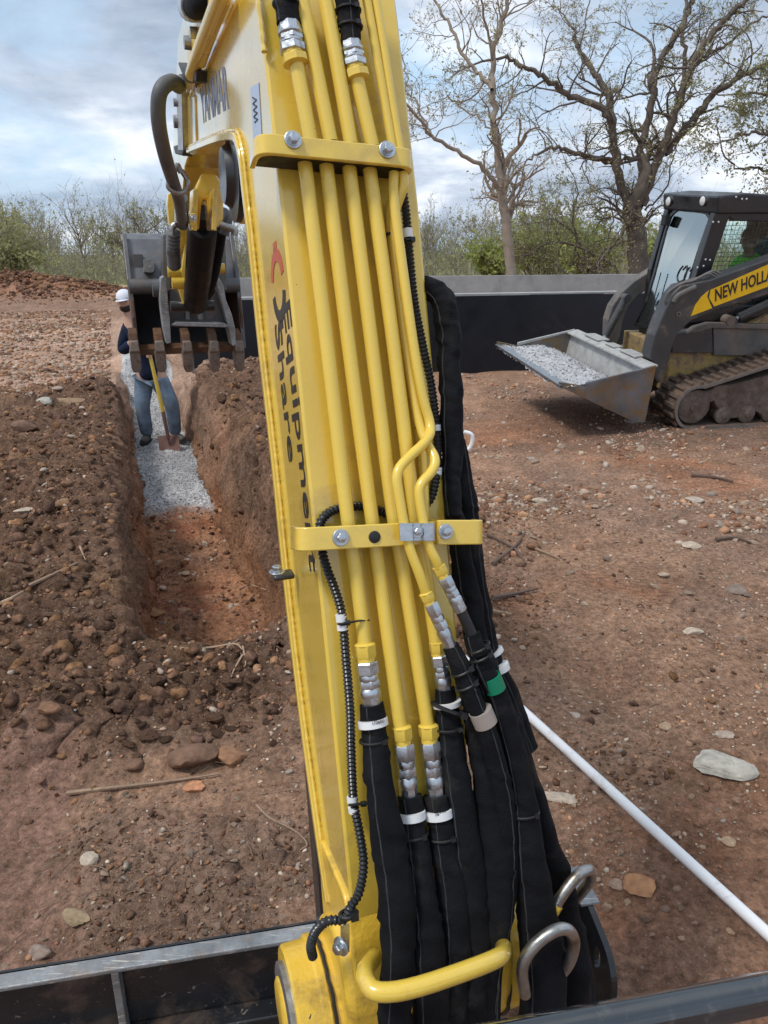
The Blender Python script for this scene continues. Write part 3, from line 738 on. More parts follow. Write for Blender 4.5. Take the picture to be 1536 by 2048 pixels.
zones = [((235, 560), (1330, 1520), 'clod', 'of the heap before the trench', BRN, (16, 44), 60, 'clods heaped at the near end of the trench'),
         ((5, 235), (1020, 1420), 'lump', 'on the left spoil bank', (0.24, 0.145, 0.095), (16, 40), 55, 'lumps on the left spoil bank'),
         ((420, 545), (790, 1150), 'clod', 'on the bank beside the boom', (0.17, 0.10, 0.065), (12, 34), 30, 'clods on the bank right of the trench'),
         ((60, 600), (1560, 1900), 'stone', 'on the ground before the blade', (0.27, 0.19, 0.14), (10, 22), 45, 'small stones before the blade'),
         ((960, 1530), (880, 1300), 'stone', 'on the ground before the loader', (0.35, 0.26, 0.19), (10, 24), 60, 'stones strewn before the loader'),
         ((1100, 1530), (1320, 1900), 'stone', 'around the white pipe', (0.33, 0.21, 0.14), (10, 22), 50, 'small stones round the white pipe')]
cache = [rock_shape(2, 400 + i, 8, 0.05) for i in range(6)]; ccache = [rock_shape(3, 500 + i, 8, 0.12) for i in range(6)]
shared = {}
for zi, ((x0, x1), (y0, y1), nm, place, c, (s0, s1), n, grp) in enumerate(zones):
    for k in range(n):
        px, py = rnd2.uniform(x0, x1), rnd2.uniform(y0, y1)
        p = ground_at(px, py); d = (p - CAMP).length
        q = rnd2.random() ** 1.6
        size = s0 * (s1 / s0) ** q * d / FPX / 2
        ti = k % 6; tone = ('dark', 'medium', 'light')[ti % 3]
        key = (zi, ti)
        if key not in shared:
            sv, sf = (cache if nm == 'stone' else ccache)[ti]; rr = np.random.RandomState(zi * 9 + ti)
            tint = np.array(c) * (0.68, 0.95, 1.22)[ti % 3] * rr.uniform(0.93, 1.07)
            o = np_mesh(nm, sv, sf, M['stone'] if nm == 'stone' else M['clod'], tint[None] * (1 + 0.1 * rr.normal(size=(len(sv), 1))), smooth=True)
            o.data.set_sharp_from_angle(angle=R_(30))
            shared[key] = o.data
        else:
            o = bpy.data.objects.new(nm, shared[key]); COL.objects.link(o)
        flat = rnd2.uniform(0.7, 1.1)
        o.location = (p.x, p.y, p.z + size * 0.15)
        o.rotation_euler = (rnd2.uniform(-0.5, 0.5), rnd2.uniform(-0.5, 0.5), rnd2.uniform(0, 6.28)); o.scale = (size, size, size * flat)
        sw = 'small' if q < 0.2 else ('middling' if q < 0.55 else 'large')
        u, v = (px - x0) / (x1 - x0), (py - y0) / (y1 - y0)
        col_ = ('far left', 'middle left', 'middle right', 'far right')[min(3, int(u * 4))]; row_ = ('back row', 'middle row', 'front row')[min(2, int(v * 3))]
        tone_ = {'dark': 'dark brown', 'medium': 'mid brown', 'light': 'pale brown'}[tone]
        tag(o, f"{sw} {tone_} {nm} {place}, {row_}, {col_}", nm, grp)

# sticks and roots
M['stick'] = mat('weathered_wood', (0.27, 0.18, 0.12), 0.8, var=0.25, vscale=30, bump=0.3)
M['stick_pale'] = mat('pale_root', (0.40, 0.28, 0.19), 0.8, var=0.2, vscale=30)
M['stick_dark'] = mat('dark_root', (0.12, 0.08, 0.06), 0.85, var=0.2, vscale=30)
def stick(paths, label, m='stick', cat='stick', group=None, lift=0.006, name='stick'):
    mb = MB()
    for pts, wpx in paths:
        P = [ground_at(x, y) for x, y in pts]; d = (P[0] - CAMP).length; rad = wpx * d / FPX / 2
        P = [p + Vector((0, 0, rad * 0.7 + lift)) for p in P]
        sp = spline(P, 5); L = len(sp)
        mb.tube(sp, [rad * (1 - 0.6 * i / L) for i in range(L)], 6)
    o = part(name, mb, M[m], None, origin=sp[0]); tag(o, label, cat, group); return o
stick([([(135, 1590), (220, 1580), (330, 1568), (440, 1552)], 9)], 'long straight stick lying in front of the clod heap')
stick([([(362, 1306), (420, 1303), (470, 1296), (486, 1308)], 5), ([(486, 1300), (492, 1335), (488, 1342)], 4), ([(486, 1318), (470, 1345), (463, 1362)], 4), ([(455, 1302), (480, 1285)], 4)],
      'thin forked root sticking out of the heap at the trench end', 'stick_pale', 'root', name='root', lift=0.02)
stick([([(0, 1212), (25, 1200), (47, 1186)], 8)], 'short pale stick at the left edge of the spoil bank', 'stick_pale')
stick([([(60, 1175), (110, 1152), (155, 1130)], 8)], 'grey stick lying on the left spoil bank', 'stick')
stick([([(513, 1613), (540, 1640), (590, 1665), (614, 1690), (600, 1705)], 5)], 'thin curved root on the ground left of the boom', 'stick', 'root', name='root')
stick([([(1058, 1095), (1090, 1108), (1120, 1120)], 7)], 'straight twig right of the yellow hose bracket')
stick([([(985, 1130), (1030, 1095), (1050, 1068)], 8), ([(1030, 1100), (1052, 1130)], 6), ([(975, 1072), (1025, 1098)], 9)], 'dark broken branch with forks beside the hose bracket', 'stick_dark', 'branch', name='branch')
stick([([(985, 1200), (1030, 1192), (1075, 1182)], 12)], 'short thick brown branch just right of the hoses', 'stick_dark', 'branch', name='branch')
stick([([(978, 1225), (1022, 1233)], 11)], 'stub of wood just right of the hoses', 'stick')
stick([([(1383, 953), (1430, 958), (1465, 966)], 8)], 'brown stick in the rubble below the loader track', 'stick_dark')
stick([([(1432, 1082), (1470, 1078), (1500, 1088)], 8)], 'dark curved stick at the right edge of the ground', 'stick_dark')
stick([([(160, 1095), (172, 1125)], 4)], 'thin upright twig on the left spoil bank', 'stick_pale', 'twig', name='twig')
stick([([(478, 1180), (500, 1172), (540, 1185)], 4)], 'thin root hanging from the right trench wall', 'stick_pale', 'root', name='root')
# fine roots and twig litter nobody could count
mb = MB()
for k in range(190):
    z = rnd2.choice([((960, 1530), (950, 1420)), ((0, 250), (760, 1400)), ((20, 620), (1500, 1900)), ((420, 560), (800, 1150))])
    px, py = rnd2.uniform(*z[0]), rnd2.uniform(*z[1])
    X0, Y0 = gp(px, py).x, gp(px, py).y
    L = rnd2.uniform(0.03, 0.14); a = rnd2.uniform(0, 6.28); pts = []
    for i in range(4):
        a += rnd2.uniform(-0.2, 0.2); X0 += math.cos(a) * L / 3; Y0 += math.sin(a) * L / 3
        f, q = to_fr(Vector((X0, Y0, 0))); pts.append((X0, Y0, gh(f, q) + 0.006 + 0.008 * rnd2.random()))
    mb.tube(pts, rnd2.uniform(0.0008, 0.0018), 3)
part('twig_litter', mb, M['stick'], None, kind='stuff', fix=False)
print('TR', _t.time() - _T0)

# ------------------------------------------------------------ foundation
def concrete(name, base, scale=3):
    m = mat(name, base, 0.85, var=0.14, vscale=scale, bump=0.15, bscale=40, dirt=tuple(x * 0.72 for x in base), dirt_amt=0.35, dirt_scale=2.0, spec=0.2)
    return m
M['concrete'] = concrete('bare_concrete', (0.36, 0.36, 0.355))
M['damp'] = mat('black_dampproofing', (0.0105, 0.0125, 0.019), 0.42, var=0.25, vscale=1.6, bump=0.10, bscale=14, spec=0.35, dirt=(0.035, 0.032, 0.032), dirt_amt=0.22, dirt_scale=1.2)
A0 = Vector((-2.60, 10.40, 0)); WE = Vector((math.cos(R_(16.0)), math.sin(R_(16.0)), 0)); WN = Vector((-WE.y, WE.x, 0))
WT = 1.13                              # wall height above the ground
fnd = thing('foundation_wall', 'poured concrete foundation walls with black waterproofing outside, behind the loader', 'wall', A0)
LEN, DEP, TH = 15.0, 7.6, 0.22
def wall_seg(a, b, inward, name, m, z0=-0.75, z1=WT):
    mb = MB(); mb.prism([a, b, b + inward, a + inward], (0, 0, 1)); 
    mb.v = [(v[0], v[1], z0 if i % 8 < 4 else z1) for i, v in enumerate(mb.v)]
    return part(name, mb, m, fnd, smooth=0)
c0, c1, c2, c3 = A0, A0 + WE * LEN, A0 + WE * LEN + WN * DEP, A0 + WN * DEP
wall_seg(c0, c1, WN * TH, 'wall', M['concrete'])
wall_seg(c3 - WN * TH, c2 - WN * TH, WN * TH, 'wall', M['concrete'])
wall_seg(c0 + WN * TH, c3 - WN * TH, WE * TH, 'wall', M['concrete'])
wall_seg(c1 + WN * TH - WE * TH, c2 - WN * TH - WE * TH, WE * TH, 'wall', M['concrete'])
# the coating: rolled on in sheets, each proud of the wall
mb = MB(); xs = 0.0
for k in range(12):
    a = c0 + WE * (LEN * k / 12 + 0.0); b = c0 + WE * (LEN * (k + 1) / 12)
    for lo, hi in ((-0.75, 0.62), (0.612, WT - 0.03 + 0.006 * math.sin(k * 2.1))):
        t = 0.012 if lo < 0 else 0.009
        mb.prism([a + UZ * lo, b + UZ * lo, b + UZ * hi, a + UZ * hi], -WN * t)
for k in range(5):
    a = c0 + WN * (DEP * k / 5); b = c0 + WN * (DEP * (k + 1) / 5)
    mb.prism([a + UZ * -0.75 - WN * (0.012 if k == 0 else 0), b + UZ * -0.75, b + UZ * (WT - 0.03), a + UZ * (WT - 0.03) - WN * (0.012 if k == 0 else 0)], -WE * 0.011)
part('waterproof_coating', mb, M['damp'], fnd, smooth=0)
mb = MB()
a = c0 - WN * 0.16 - WE * 0.16
mb.prism([a, c1 - WN * 0.16, c1 + WN * 0.0, c0 + WN * 0.0 - WE * 0.16], (0, 0, 0.2)); mb.v = [(v[0], v[1], v[2] - 0.78) for v in mb.v]
part('footing', mb, M['concrete'], fnd, smooth=0)
# white drain pipe stub in the trench
mb = MB(); P = [dp(374, 850, 10.1), dp(372, 826, 10.1), dp(378, 812, 10.15), dp(388, 805, 10.2), dp(400, 802, 10.3)]
o = part('drain_pipe', mb.tube(spline(P, 6), 0.016, 10), M['pipe'], None, origin=P[0])
tag(o, 'white curved drain pipe stub at the foot of the black wall in the trench', 'pipe')
# white pipe on the open ground
pa, pb = gp(1000, 1405, 0.05), gp(1660, 1974, 0.05)
pts = [pa.lerp(pb, t) for t in [i / 12 for i in range(13)]]
pts = [pa + (pa - pb) * 0.35] + pts
for q in pts:
    f, s_ = to_fr(q); q.z = 0
zs = []
for q in pts: f, s_ = to_fr(q); zs.append(gh(f, s_))
A_ = np.polyfit(range(len(zs)), zs, 1)
zmax = max(z - np.polyval(A_, i) for i, z in enumerate(zs))
for i, q in enumerate(pts): q.z = float(np.polyval(A_, i)) + zmax * 0.5 + 0.014
o = part('plastic_pipe', MB().tube(pts, 0.0165, 20), M['pipe'], None, origin=pts[0])
tag(o, 'long thin white plastic pipe lying across the reddish ground', 'pipe')
# pale bent hose end by the sleeves
P = [ground_at(932, 905), ground_at(940, 900)]
q = dp(938, 880, P[0].y)
pts = [q + Vector((-0.06, 0, -0.10)), q + Vector((0.0, 0, -0.085)), q + Vector((0.03, 0, -0.02)), q + Vector((0.02, 0, 0.05)), q + Vector((-0.05, 0, 0.075))]
o = part('pipe_elbow', MB().tube(spline(pts, 5), 0.02, 10), M['pipe'], None, origin=pts[0]); tag(o, 'cream pipe elbow on the ground behind the thick black sleeve', 'pipe')

# ------------------------------------------------------------ trees
M['bark'] = mat('grey_brown_bark', (0.145, 0.12, 0.10), 0.9, var=0.3, vscale=5, bump=0.8, bscale=16, spec=0.15)
M['bark_pale'] = mat('pale_bark', (0.30, 0.245, 0.195), 0.9, var=0.25, vscale=5, bump=0.6, bscale=16, spec=0.15)
M['bark_far'] = mat('far_bark', (0.27, 0.235, 0.19), 0.95, var=0.3, vscale=0.6, spec=0.1)
def leafmat(name, col, var=0.35):
    m = mat(name, col, 0.7, var=var, vscale=0.8, spec=0.2)
    b = m.node_tree.nodes['Principled BSDF']
    n, l = m.node_tree.nodes, m.node_tree.links; tr = n.new('ShaderNodeBsdfTranslucent'); ms = n.new('ShaderNodeMixShader'); ms.inputs[0].default_value = 0.45
    l.new(b.inputs['Base Color'].links[0].from_socket, tr.inputs[0]); l.new(b.outputs[0], ms.inputs[1]); l.new(tr.outputs[0], ms.inputs[2]); l.new(ms.outputs[0], n['Material Output'].inputs[0])
    return m
M['bud'] = leafmat('spring_buds', (0.40, 0.38, 0.20))
M['leaf'] = leafmat('young_leaves', (0.30, 0.34, 0.10))
M['leaf_far'] = leafmat('far_young_leaves', (0.34, 0.34, 0.17), 0.4)
class Strands:                        # many thin tapering limbs, fast
    def __init__(s): s.V = []; s.F = []; s.o = 0; s.L = []; s.LF = []; s.lo = 0
    def limb(s, pts, r0, r1, n=4):
        P = np.array([tuple(p) for p in pts]); L = len(P)
        T = np.gradient(P, axis=0); T /= np.linalg.norm(T, axis=1)[:, None] + 1e-9
        ref = np.array([0.13, 0.99, 0.05]); U = np.cross(T, ref); U /= np.linalg.norm(U, axis=1)[:, None] + 1e-9; W = np.cross(T, U)
        rad = np.linspace(r0, r1, L)[:, None, None]; a = np.arange(n) * 2 * math.pi / n
        ring = P[:, None] + (U[:, None] * np.cos(a)[None, :, None] + W[:, None] * np.sin(a)[None, :, None]) * rad
        s.V.append(ring.reshape(-1, 3))
        i = np.arange(L - 1)[:, None] * n; k = np.arange(n)[None]; k2 = (k + 1) % n
        s.F.append((np.stack([i + k, i + k2, i + n + k2, i + n + k], -1).reshape(-1, 4)) + s.o); s.o += L * n
    def leaf(s, p, size, r):
        a = r.normal(size=3); a /= np.linalg.norm(a); b = np.cross(a, r.normal(size=3)); b /= np.linalg.norm(b) + 1e-9
        p = np.array(tuple(p)); s.L.append(np.stack([p, p + (a * 0.6 + b * 0.35) * size, p + a * size * 1.3, p + (a * 0.6 - b * 0.35) * size])); s.lo += 1
    def build(s, name, m, parent, lname=None, lm=None, origin=(0, 0, 0)):
        o = np.array(tuple(origin)); out = []
        if s.V:
            ob = np_mesh(name, np.concatenate(s.V) - o, np.concatenate(s.F), m); ob.parent = parent; out.append(ob)
        if s.L:
            V = np.concatenate(s.L) - o; F_ = np.arange(len(V)).reshape(-1, 4)
            lf = np_mesh(lname, V, F_, lm, smooth=False); lf.parent = parent; out.append(lf)
        if parent is None:
            for ob in out: ob.location = tuple(origin)
        return out
def grow(st, base, direc, length, rad, depth, r, gnarl=0.35, lift=0.12, leaf=0.0, leafsize=0.06, kids=(4, 7), droop=0.0, seg=6, minr=0.004, tw=None):
    d = Vector(direc).normalized(); p = Vector(base); pts = [p.copy()]
    for i in range(seg):
        d = (d + Vector(r.normal(size=3)) * gnarl * 0.5 + Vector((0, 0, lift - droop * (i / seg)))).normalized()
        p = p + d * (length / seg); pts.append(p.copy())
    tip = max(minr * 0.5, rad * 0.35)
    st.limb(pts, rad, tip, 3 if (p.y > 48 or rad < 0.015) else (5 if rad > 0.05 else 4))
    if depth > 0:
        for k in range(r.randint(kids[0], kids[1] + 1)):
            t = 0.25 + 0.75 * r.rand(); i = min(int(t * seg), seg - 1)
            q = pts[i].lerp(pts[i + 1], t * seg - i)
            ax = (pts[i + 1] - pts[i]).normalized(); side = Vector(r.normal(size=3)); side = (side - ax * side.dot(ax)).normalized()
            nd = (ax * 0.75 + side * 0.75).normalized()
            grow(st, q, nd, length * (0.42 + 0.3 * r.rand()), max(minr, rad * (0.42 + 0.12 * r.rand()) * (1 - 0.4 * t)), depth - 1, r, gnarl, lift, leaf, leafsize, kids, droop, max(3, seg - 1), minr)
    if depth <= 1 and leaf > 0:
        for k in range(int(leaf * (2 if depth == 0 else 1) + r.rand())):
            t = r.rand(); i = min(int(t * seg), seg - 1); q = pts[i].lerp(pts[i + 1], t * seg - i)
            st.leaf(q + Vector(r.normal(size=3)) * leafsize * 0.5, leafsize * (0.6 + 0.8 * r.rand()), r)
def traced_tree(name, label, Y, limbs, seed, bark, leafm, spawn, leaf, leafsize, twig_len, dwob=1.0, droop=0.1, depth=2, minr=0.004):
    """limbs: (pixel polyline, start width px, end width px, depth drift in metres)"""
    r = np.random.RandomState(seed)
    px, py = limbs[0][0][0]
    base = dp(px, py, Y); base.z = -0.9
    t = thing(name, label, 'tree', base)
    trunk, crown = Strands(), Strands()
    for li, (pts, w0, w1, drift) in enumerate(limbs):
        n = len(pts); P = []
        for i, (x, y) in enumerate(pts): P.append(dp(x, y, Y + drift * i / (n - 1)))
        if li == 0: P[0].z = -0.9
        sp = spline(P, 5)
        wob = [Vector(r.normal(size=3)) * (0.012 if li == 0 else 0.03) for _ in sp]; wob[0] = Vector((0, 0, 0))
        sp = [a + b for a, b in zip(sp, wob)]
        k = Y / 1560.0
        trunk.limb(sp, w0 * k / 2, w1 * k / 2, 14 if w0 > 20 else 8)
        L = sum((b - a).length for a, b in zip(sp[:-1], sp[1:]))
        for j in range(int(spawn * L + 1)):
            tt = 0.15 + 0.85 * r.rand()
            if li == 0: tt = 0.65 + 0.35 * r.rand()
            i = min(int(tt * (len(sp) - 1)), len(sp) - 2)
            ax = (sp[i + 1] - sp[i]).normalized(); side = Vector(r.normal(size=3)); side = (side - ax * side.dot(ax)).normalized()
            rad = lerp(w0, w1, tt) * k / 2
            grow(crown, sp[i], ax * 0.5 + side * 0.85 + Vector((0, 0, 0.15)), twig_len * (0.6 + 0.8 * r.rand()), min(0.05, max(minr * 2, rad * 0.4)), depth, r, 0.5, 0.06, leaf, leafsize, (3, 5), droop, 6, minr)
        grow(crown, sp[-1], sp[-1] - sp[-2], twig_len * 1.3, w1 * k / 2, depth, r, 0.4, 0.05, leaf, leafsize, (4, 6), droop, 7, minr)
    trunk.build('trunk', bark, t, origin=base)
    for o_ in crown.build('crown', bark, t, 'leaves', leafm, origin=base):
        if o_.name.startswith('leaves'): o_['kind'] = 'stuff'
    return t
# the pale slender tree left of the big one
traced_tree('slender_tree', 'slender pale barked tree rising behind the foundation wall, nearest the boom', 20.0, [
    ([(1030, 600), (1022, 540), (1010, 430), (1001, 375)], 21, 17, 0.2),
    ([(1001, 375), (994, 300), (988, 235), (984, 165), (986, 110), (1000, 60), (1014, 0), (1020, -60)], 14, 6, 0.6),
    ([(1001, 378), (965, 340), (915, 300), (865, 270), (830, 225), (800, 195), (770, 150)], 9, 3, -1.0),
    ([(984, 180), (960, 150), (925, 105), (905, 60), (880, 20), (862, -20)], 8, 4, 1.2),
    ([(985, 120), (975, 70), (965, 20), (966, -40)], 5, 3, -0.8),
    ([(990, 270), (960, 240), (930, 220), (908, 205), (890, 190)], 4, 2, 1.0),
    ([(862, 268), (845, 230), (822, 190), (812, 150), (800, 100)], 4, 2, 0.5)],
    21, M['bark_pale'], M['bud'], 2.8, 1.0, 0.05, 1.05, droop=0.05, depth=2, minr=0.0045)
traced_tree('large_tree', 'large dark many stemmed tree standing behind the loader cab', 24.0, [
    ([(1282, 600), (1276, 540), (1272, 470), (1264, 415)], 44, 34, 0.0),
    ([(1262, 420), (1240, 360), (1228, 300), (1222, 250), (1200, 215), (1150, 195), (1110, 170), (1070, 145), (1040, 130), (1010, 110)], 18, 5, -1.2),
    ([(1224, 255), (1215, 190), (1190, 150), (1170, 120), (1150, 85), (1148, 60)], 15, 4, 0.9),
    ([(1275, 420), (1280, 370), (1282, 300), (1292, 250), (1305, 190), (1308, 150), (1340, 90), (1370, 40), (1385, 0), (1400, -50)], 17, 8, 0.8),
    ([(1308, 165), (1309, 100)], 9, 5, 0.1),
    ([(1284, 410), (1300, 360), (1325, 300), (1345, 240), (1368, 180), (1395, 110), (1430, 60), (1470, 20), (1500, -10), (1530, -60)], 18, 7, -0.8),
    ([(1330, 305), (1365, 265), (1400, 220), (1440, 180), (1490, 150), (1545, 120), (1600, 95)], 16, 6, -0.4),
    ([(1228, 325), (1195, 318), (1150, 305), (1110, 295), (1080, 305), (1050, 325)], 12, 3, -1.0),
    ([(1365, 175), (1370, 120), (1368, 60), (1372, 0), (1375, -50)], 9, 4, 1.0),
    ([(1385, 135), (1420, 105), (1460, 85), (1500, 50), (1540, 30)], 7, 3, 0.9),
    ([(1290, 420), (1330, 380), (1345, 320), (1352, 290)], 4, 2, 0.6),
    ([(1258, 440), (1235, 480), (1210, 505)], 8, 4, -0.7),
    ([(1262, 480), (1225, 490), (1195, 515)], 5, 2, -0.7),
    ([(1168, 160), (1160, 100), (1172, 40), (1180, -20)], 4, 2, 1.4)],
    22, M['bark'], M['bud'], 2.6, 1.8, 0.048, 1.2, droop=0.22, depth=2, minr=0.0045)
traced_tree('leafing_tree', 'leafing tree with fresh pale leaves at the right edge above the loader cab', 22.0, [
    ([(1690, 600), (1680, 450), (1660, 320), (1640, 220)], 30, 20, 0.0),
    ([(1655, 330), (1600, 300), (1560, 275), (1520, 265), (1480, 270), (1445, 285)], 9, 3, -0.8),
    ([(1650, 280), (1600, 240), (1550, 200), (1510, 185), (1470, 190)], 8, 3, 0.5),
    ([(1640, 240), (1600, 190), (1550, 150), (1500, 160)], 7, 3, -0.6),
    ([(1665, 360), (1600, 350), (1540, 340), (1490, 335), (1450, 320)], 8, 3, 0.4),
    ([(1640, 230), (1625, 150), (1610, 90), (1580, 40)], 12, 5, 0.4)],
    23, M['bark'], M['leaf_far'], 3.2, 2.2, 0.065, 0.95, droop=0.15, depth=2, minr=0.004)

# bare and budding trees of the wood edge that stand out on their own
def free_tree(name, label, px, Y, ytop, seed, leafm, leaf, m, group=None, spread=0.5, lsize=0.13, wpx=5, bpy_=535):
    r = np.random.RandomState(seed); b = dp(px, bpy_, Y); top = dp(px, ytop, Y); H = top.z - b.z
    b.z -= 0.6
    t = thing(name, label, 'tree', b, group); tr, cr_ = Strands(), Strands()
    pts = [b]; p = b.copy(); d = Vector((r.normal() * 0.06, 0, 1))
    n = 8; sh = H * 0.62
    for i in range(n):
        d = (d + Vector((r.normal() * 0.09, r.normal() * 0.09, 0.05))).normalized(); p = p + d * sh / n; pts.append(p.copy())
    w = wpx * Y / 1560 / 2
    tr.limb(pts, w, w * 0.45, 6)
    for j in range(15):
        tt = 0.28 + 0.72 * r.rand(); i = min(int(tt * n), n - 1); a = r.rand() * 6.28
        grow(cr_, pts[i].lerp(pts[i + 1], 0.5), Vector((math.cos(a) * spread * 1.5, math.sin(a) * spread, 0.9)), H * (0.28 + 0.16 * r.rand()), w * 0.45, 2, r, 0.35, 0.13, leaf, lsize, (3, 4), 0, 5, 0.012)
    tr.build('trunk', m, t, origin=b)
    for o_ in cr_.build('crown', m, t, 'leaves', leafm, origin=b):
        if o_.name.startswith('leaves'): o_['kind'] = 'stuff'
    return t
free_tree('bare_tree', 'tall bare tree on the skyline left of the excavator bucket, straight pale stem', 172, 62, 372, 31, M['bud'], 0.4, M['bark_far'])
free_tree('bare_tree', 'wide bare tree with dark forked trunk directly above the bucket corner', 268, 50, 375, 32, M['bud'], 0.4, M['bark'], spread=0.9, wpx=7)
free_tree('bare_tree', 'leaning bare tree on the skyline halfway between left edge and bucket', 95, 56, 392, 33, M['bud'], 0.6, M['bark_far'], spread=0.8)
free_tree('budding_tree', 'yellow green budding tree at the far left edge', 8, 50, 385, 34, M['leaf_far'], 5.0, M['bark_far'], spread=0.7)
free_tree('budding_tree', 'pale budding tree just right of the left edge', 52, 64, 405, 35, M['leaf_far'], 3.0, M['bark_far'])
free_tree('budding_tree', 'slim budding tree between the wide bare tree and the tall bare tree', 222, 60, 405, 36, M['leaf_far'], 2.0, M['bark_far'])
free_tree('budding_tree', 'budding tree close behind the hanging hose of the excavator', 322, 58, 385, 37, M['leaf_far'], 2.5, M['bark_far'], spread=0.7)
free_tree('bare_tree', 'thin bare tree on the skyline just right of the boom tubes', 850, 60, 395, 38, M['bud'], 0.4, M['bark_far'])
free_tree('bare_tree', 'bushy bare tree between boom and slender pale tree', 940, 55, 388, 39, M['bud'], 0.8, M['bark_far'], spread=0.8)
free_tree('budding_tree', 'budding tree right behind the slender pale tree', 1062, 52, 360, 40, M['leaf_far'], 2.5, M['bark_far'], spread=0.7)
free_tree('budding_tree', 'light green budding tree between the slender and the large tree', 1130, 46, 352, 41, M['leaf_far'], 2.2, M['bark_far'], spread=0.8)
free_tree('budding_tree', 'budding tree seen between the large tree and the loader cab', 1330, 56, 400, 42, M['leaf_far'], 2.5, M['bark_far'])
# low green bushes
def bush(px, Y, wpx, ytop, seed, label, n=60, leaf=7, col='leaf'):
    r = np.random.RandomState(seed); b = dp(px, 535, Y); H = dp(px, ytop, Y).z - b.z; W = wpx * Y / 1560 / 2; b.z -= 0.5
    st = Strands(); t = thing('green_bush', label, 'bush', b)
    for k in range(n):
        a = r.rand() * 6.28; q = b + Vector((math.cos(a) * W * 0.5 * r.rand(), math.sin(a) * W * 0.4 * r.rand(), 0))
        grow(st, q, Vector((math.cos(a) * W, math.sin(a) * W * 0.6, H * (0.7 + 1.2 * r.rand()))), H * (0.55 + 0.6 * r.rand()), 0.02, 1, r, 0.4, 0.05, leaf, 0.16, (3, 4), 0.15, 5, 0.008)
    for o_ in st.build('stems', M['bark_far'], t, 'leaves', M[col], origin=b): o_['kind'] = 'stuff'
bush(1085, 40, 150, 425, 51, 'bright green bush behind the wall just right of the slender tree')
bush(1180, 37, 120, 440, 52, 'green bush behind the wall between the two nearer trees', col='leaf')
bush(985, 44, 90, 465, 53, 'green bush behind the wall left of the slender tree')
bush(1330, 42, 70, 455, 54, 'green bush between the large tree and the loader cab')
bush(20, 46, 90, 440, 55, 'green bush at the left edge behind the distant dirt heap', col='leaf_far')
# fallen arching branches at the foot of the large tree
traced_tree('arching_shrub', 'leafless shrub of long arching stems behind the wall left of the large trunk', 27.0, [
    ([(1245, 600), (1235, 545), (1180, 505), (1130, 485), (1085, 490), (1060, 510)], 7, 3, -0.5),
    ([(1200, 600), (1185, 540), (1150, 470), (1110, 440), (1075, 445)], 6, 2, 0.6),
    ([(1180, 600), (1165, 540), (1150, 470), (1148, 420), (1155, 380)], 5, 2, -0.5),
    ([(1215, 600), (1205, 540), (1215, 480), (1225, 430), (1215, 390)], 4, 2, 0.5),
    ([(1150, 600), (1140, 560), (1100, 520), (1050, 505)], 5, 2, 0.4)],
    61, M['bark'], M['leaf_far'], 4.5, 1.2, 0.06, 1.0, droop=0.2, depth=2, minr=0.005)
# the wood beyond reads as one mass
r = np.random.RandomState(71); st = Strands()
for k in range(300):
    Y = 66 + 60 * r.rand() ** 1.3; X = (r.rand() * 2 - 1) * 0.72 * Y; gz = -2.3
    H = (7.5 + 4.5 * r.rand()) * (0.9 + 0.15 * math.sin(X * 0.11)) * (Y / 95) * (1.0 if X < 5 else 0.82)
    b = Vector((X, Y, gz)); d = Vector((r.normal() * 0.08, r.normal() * 0.08, 1)); p = b.copy(); pts = [p.copy()]
    for i in range(5):
        d = (d + Vector((r.normal() * 0.1, r.normal() * 0.1, 0.1))).normalized(); p = p + d * H * 0.14; pts.append(p.copy())
    st.limb(pts, 0.05 + 0.09 * r.rand(), 0.03, 3)
    for j in range(r.randint(9, 15)):
        i = r.randint(1, 5); a = r.rand() * 6.28
        grow(st, pts[i], Vector((math.cos(a) * 0.7, math.sin(a) * 0.5, 0.9)), H * (0.22 + 0.2 * r.rand()), 0.03, 1, r, 0.35, 0.12, 0.8 if r.rand() < 0.45 else 0.15, 0.22, (4, 6), 0, 4, 0.014)
for o_ in st.build('distant_woodland', M['bark_far'], None, 'distant_woodland_leaves', M['leaf_far']): o_['kind'] = 'stuff'
st = Strands()
for k in range(1600):                 # brushy understorey
    Y = 52 + 40 * r.rand(); X = (r.rand() * 2 - 1) * 0.72 * Y; H = 1.8 + 3.4 * r.rand()
    a = r.rand() * 6.28
    grow(st, Vector((X, Y, -2.0)), Vector((math.cos(a) * 0.4, math.sin(a) * 0.4, 1)), H, 0.02, 1, r, 0.4, 0.1, 0.4 + 1.0 * (math.sin(X * 0.23 + 1) > 0.3) , 0.2, (5, 7), 0, 4, 0.011)
for o_ in st.build('brushwood', M['bark_far'], None, 'brushwood_leaves', M['leaf_far']): o_['kind'] = 'stuff'
print('TTREE', _t.time() - _T0)

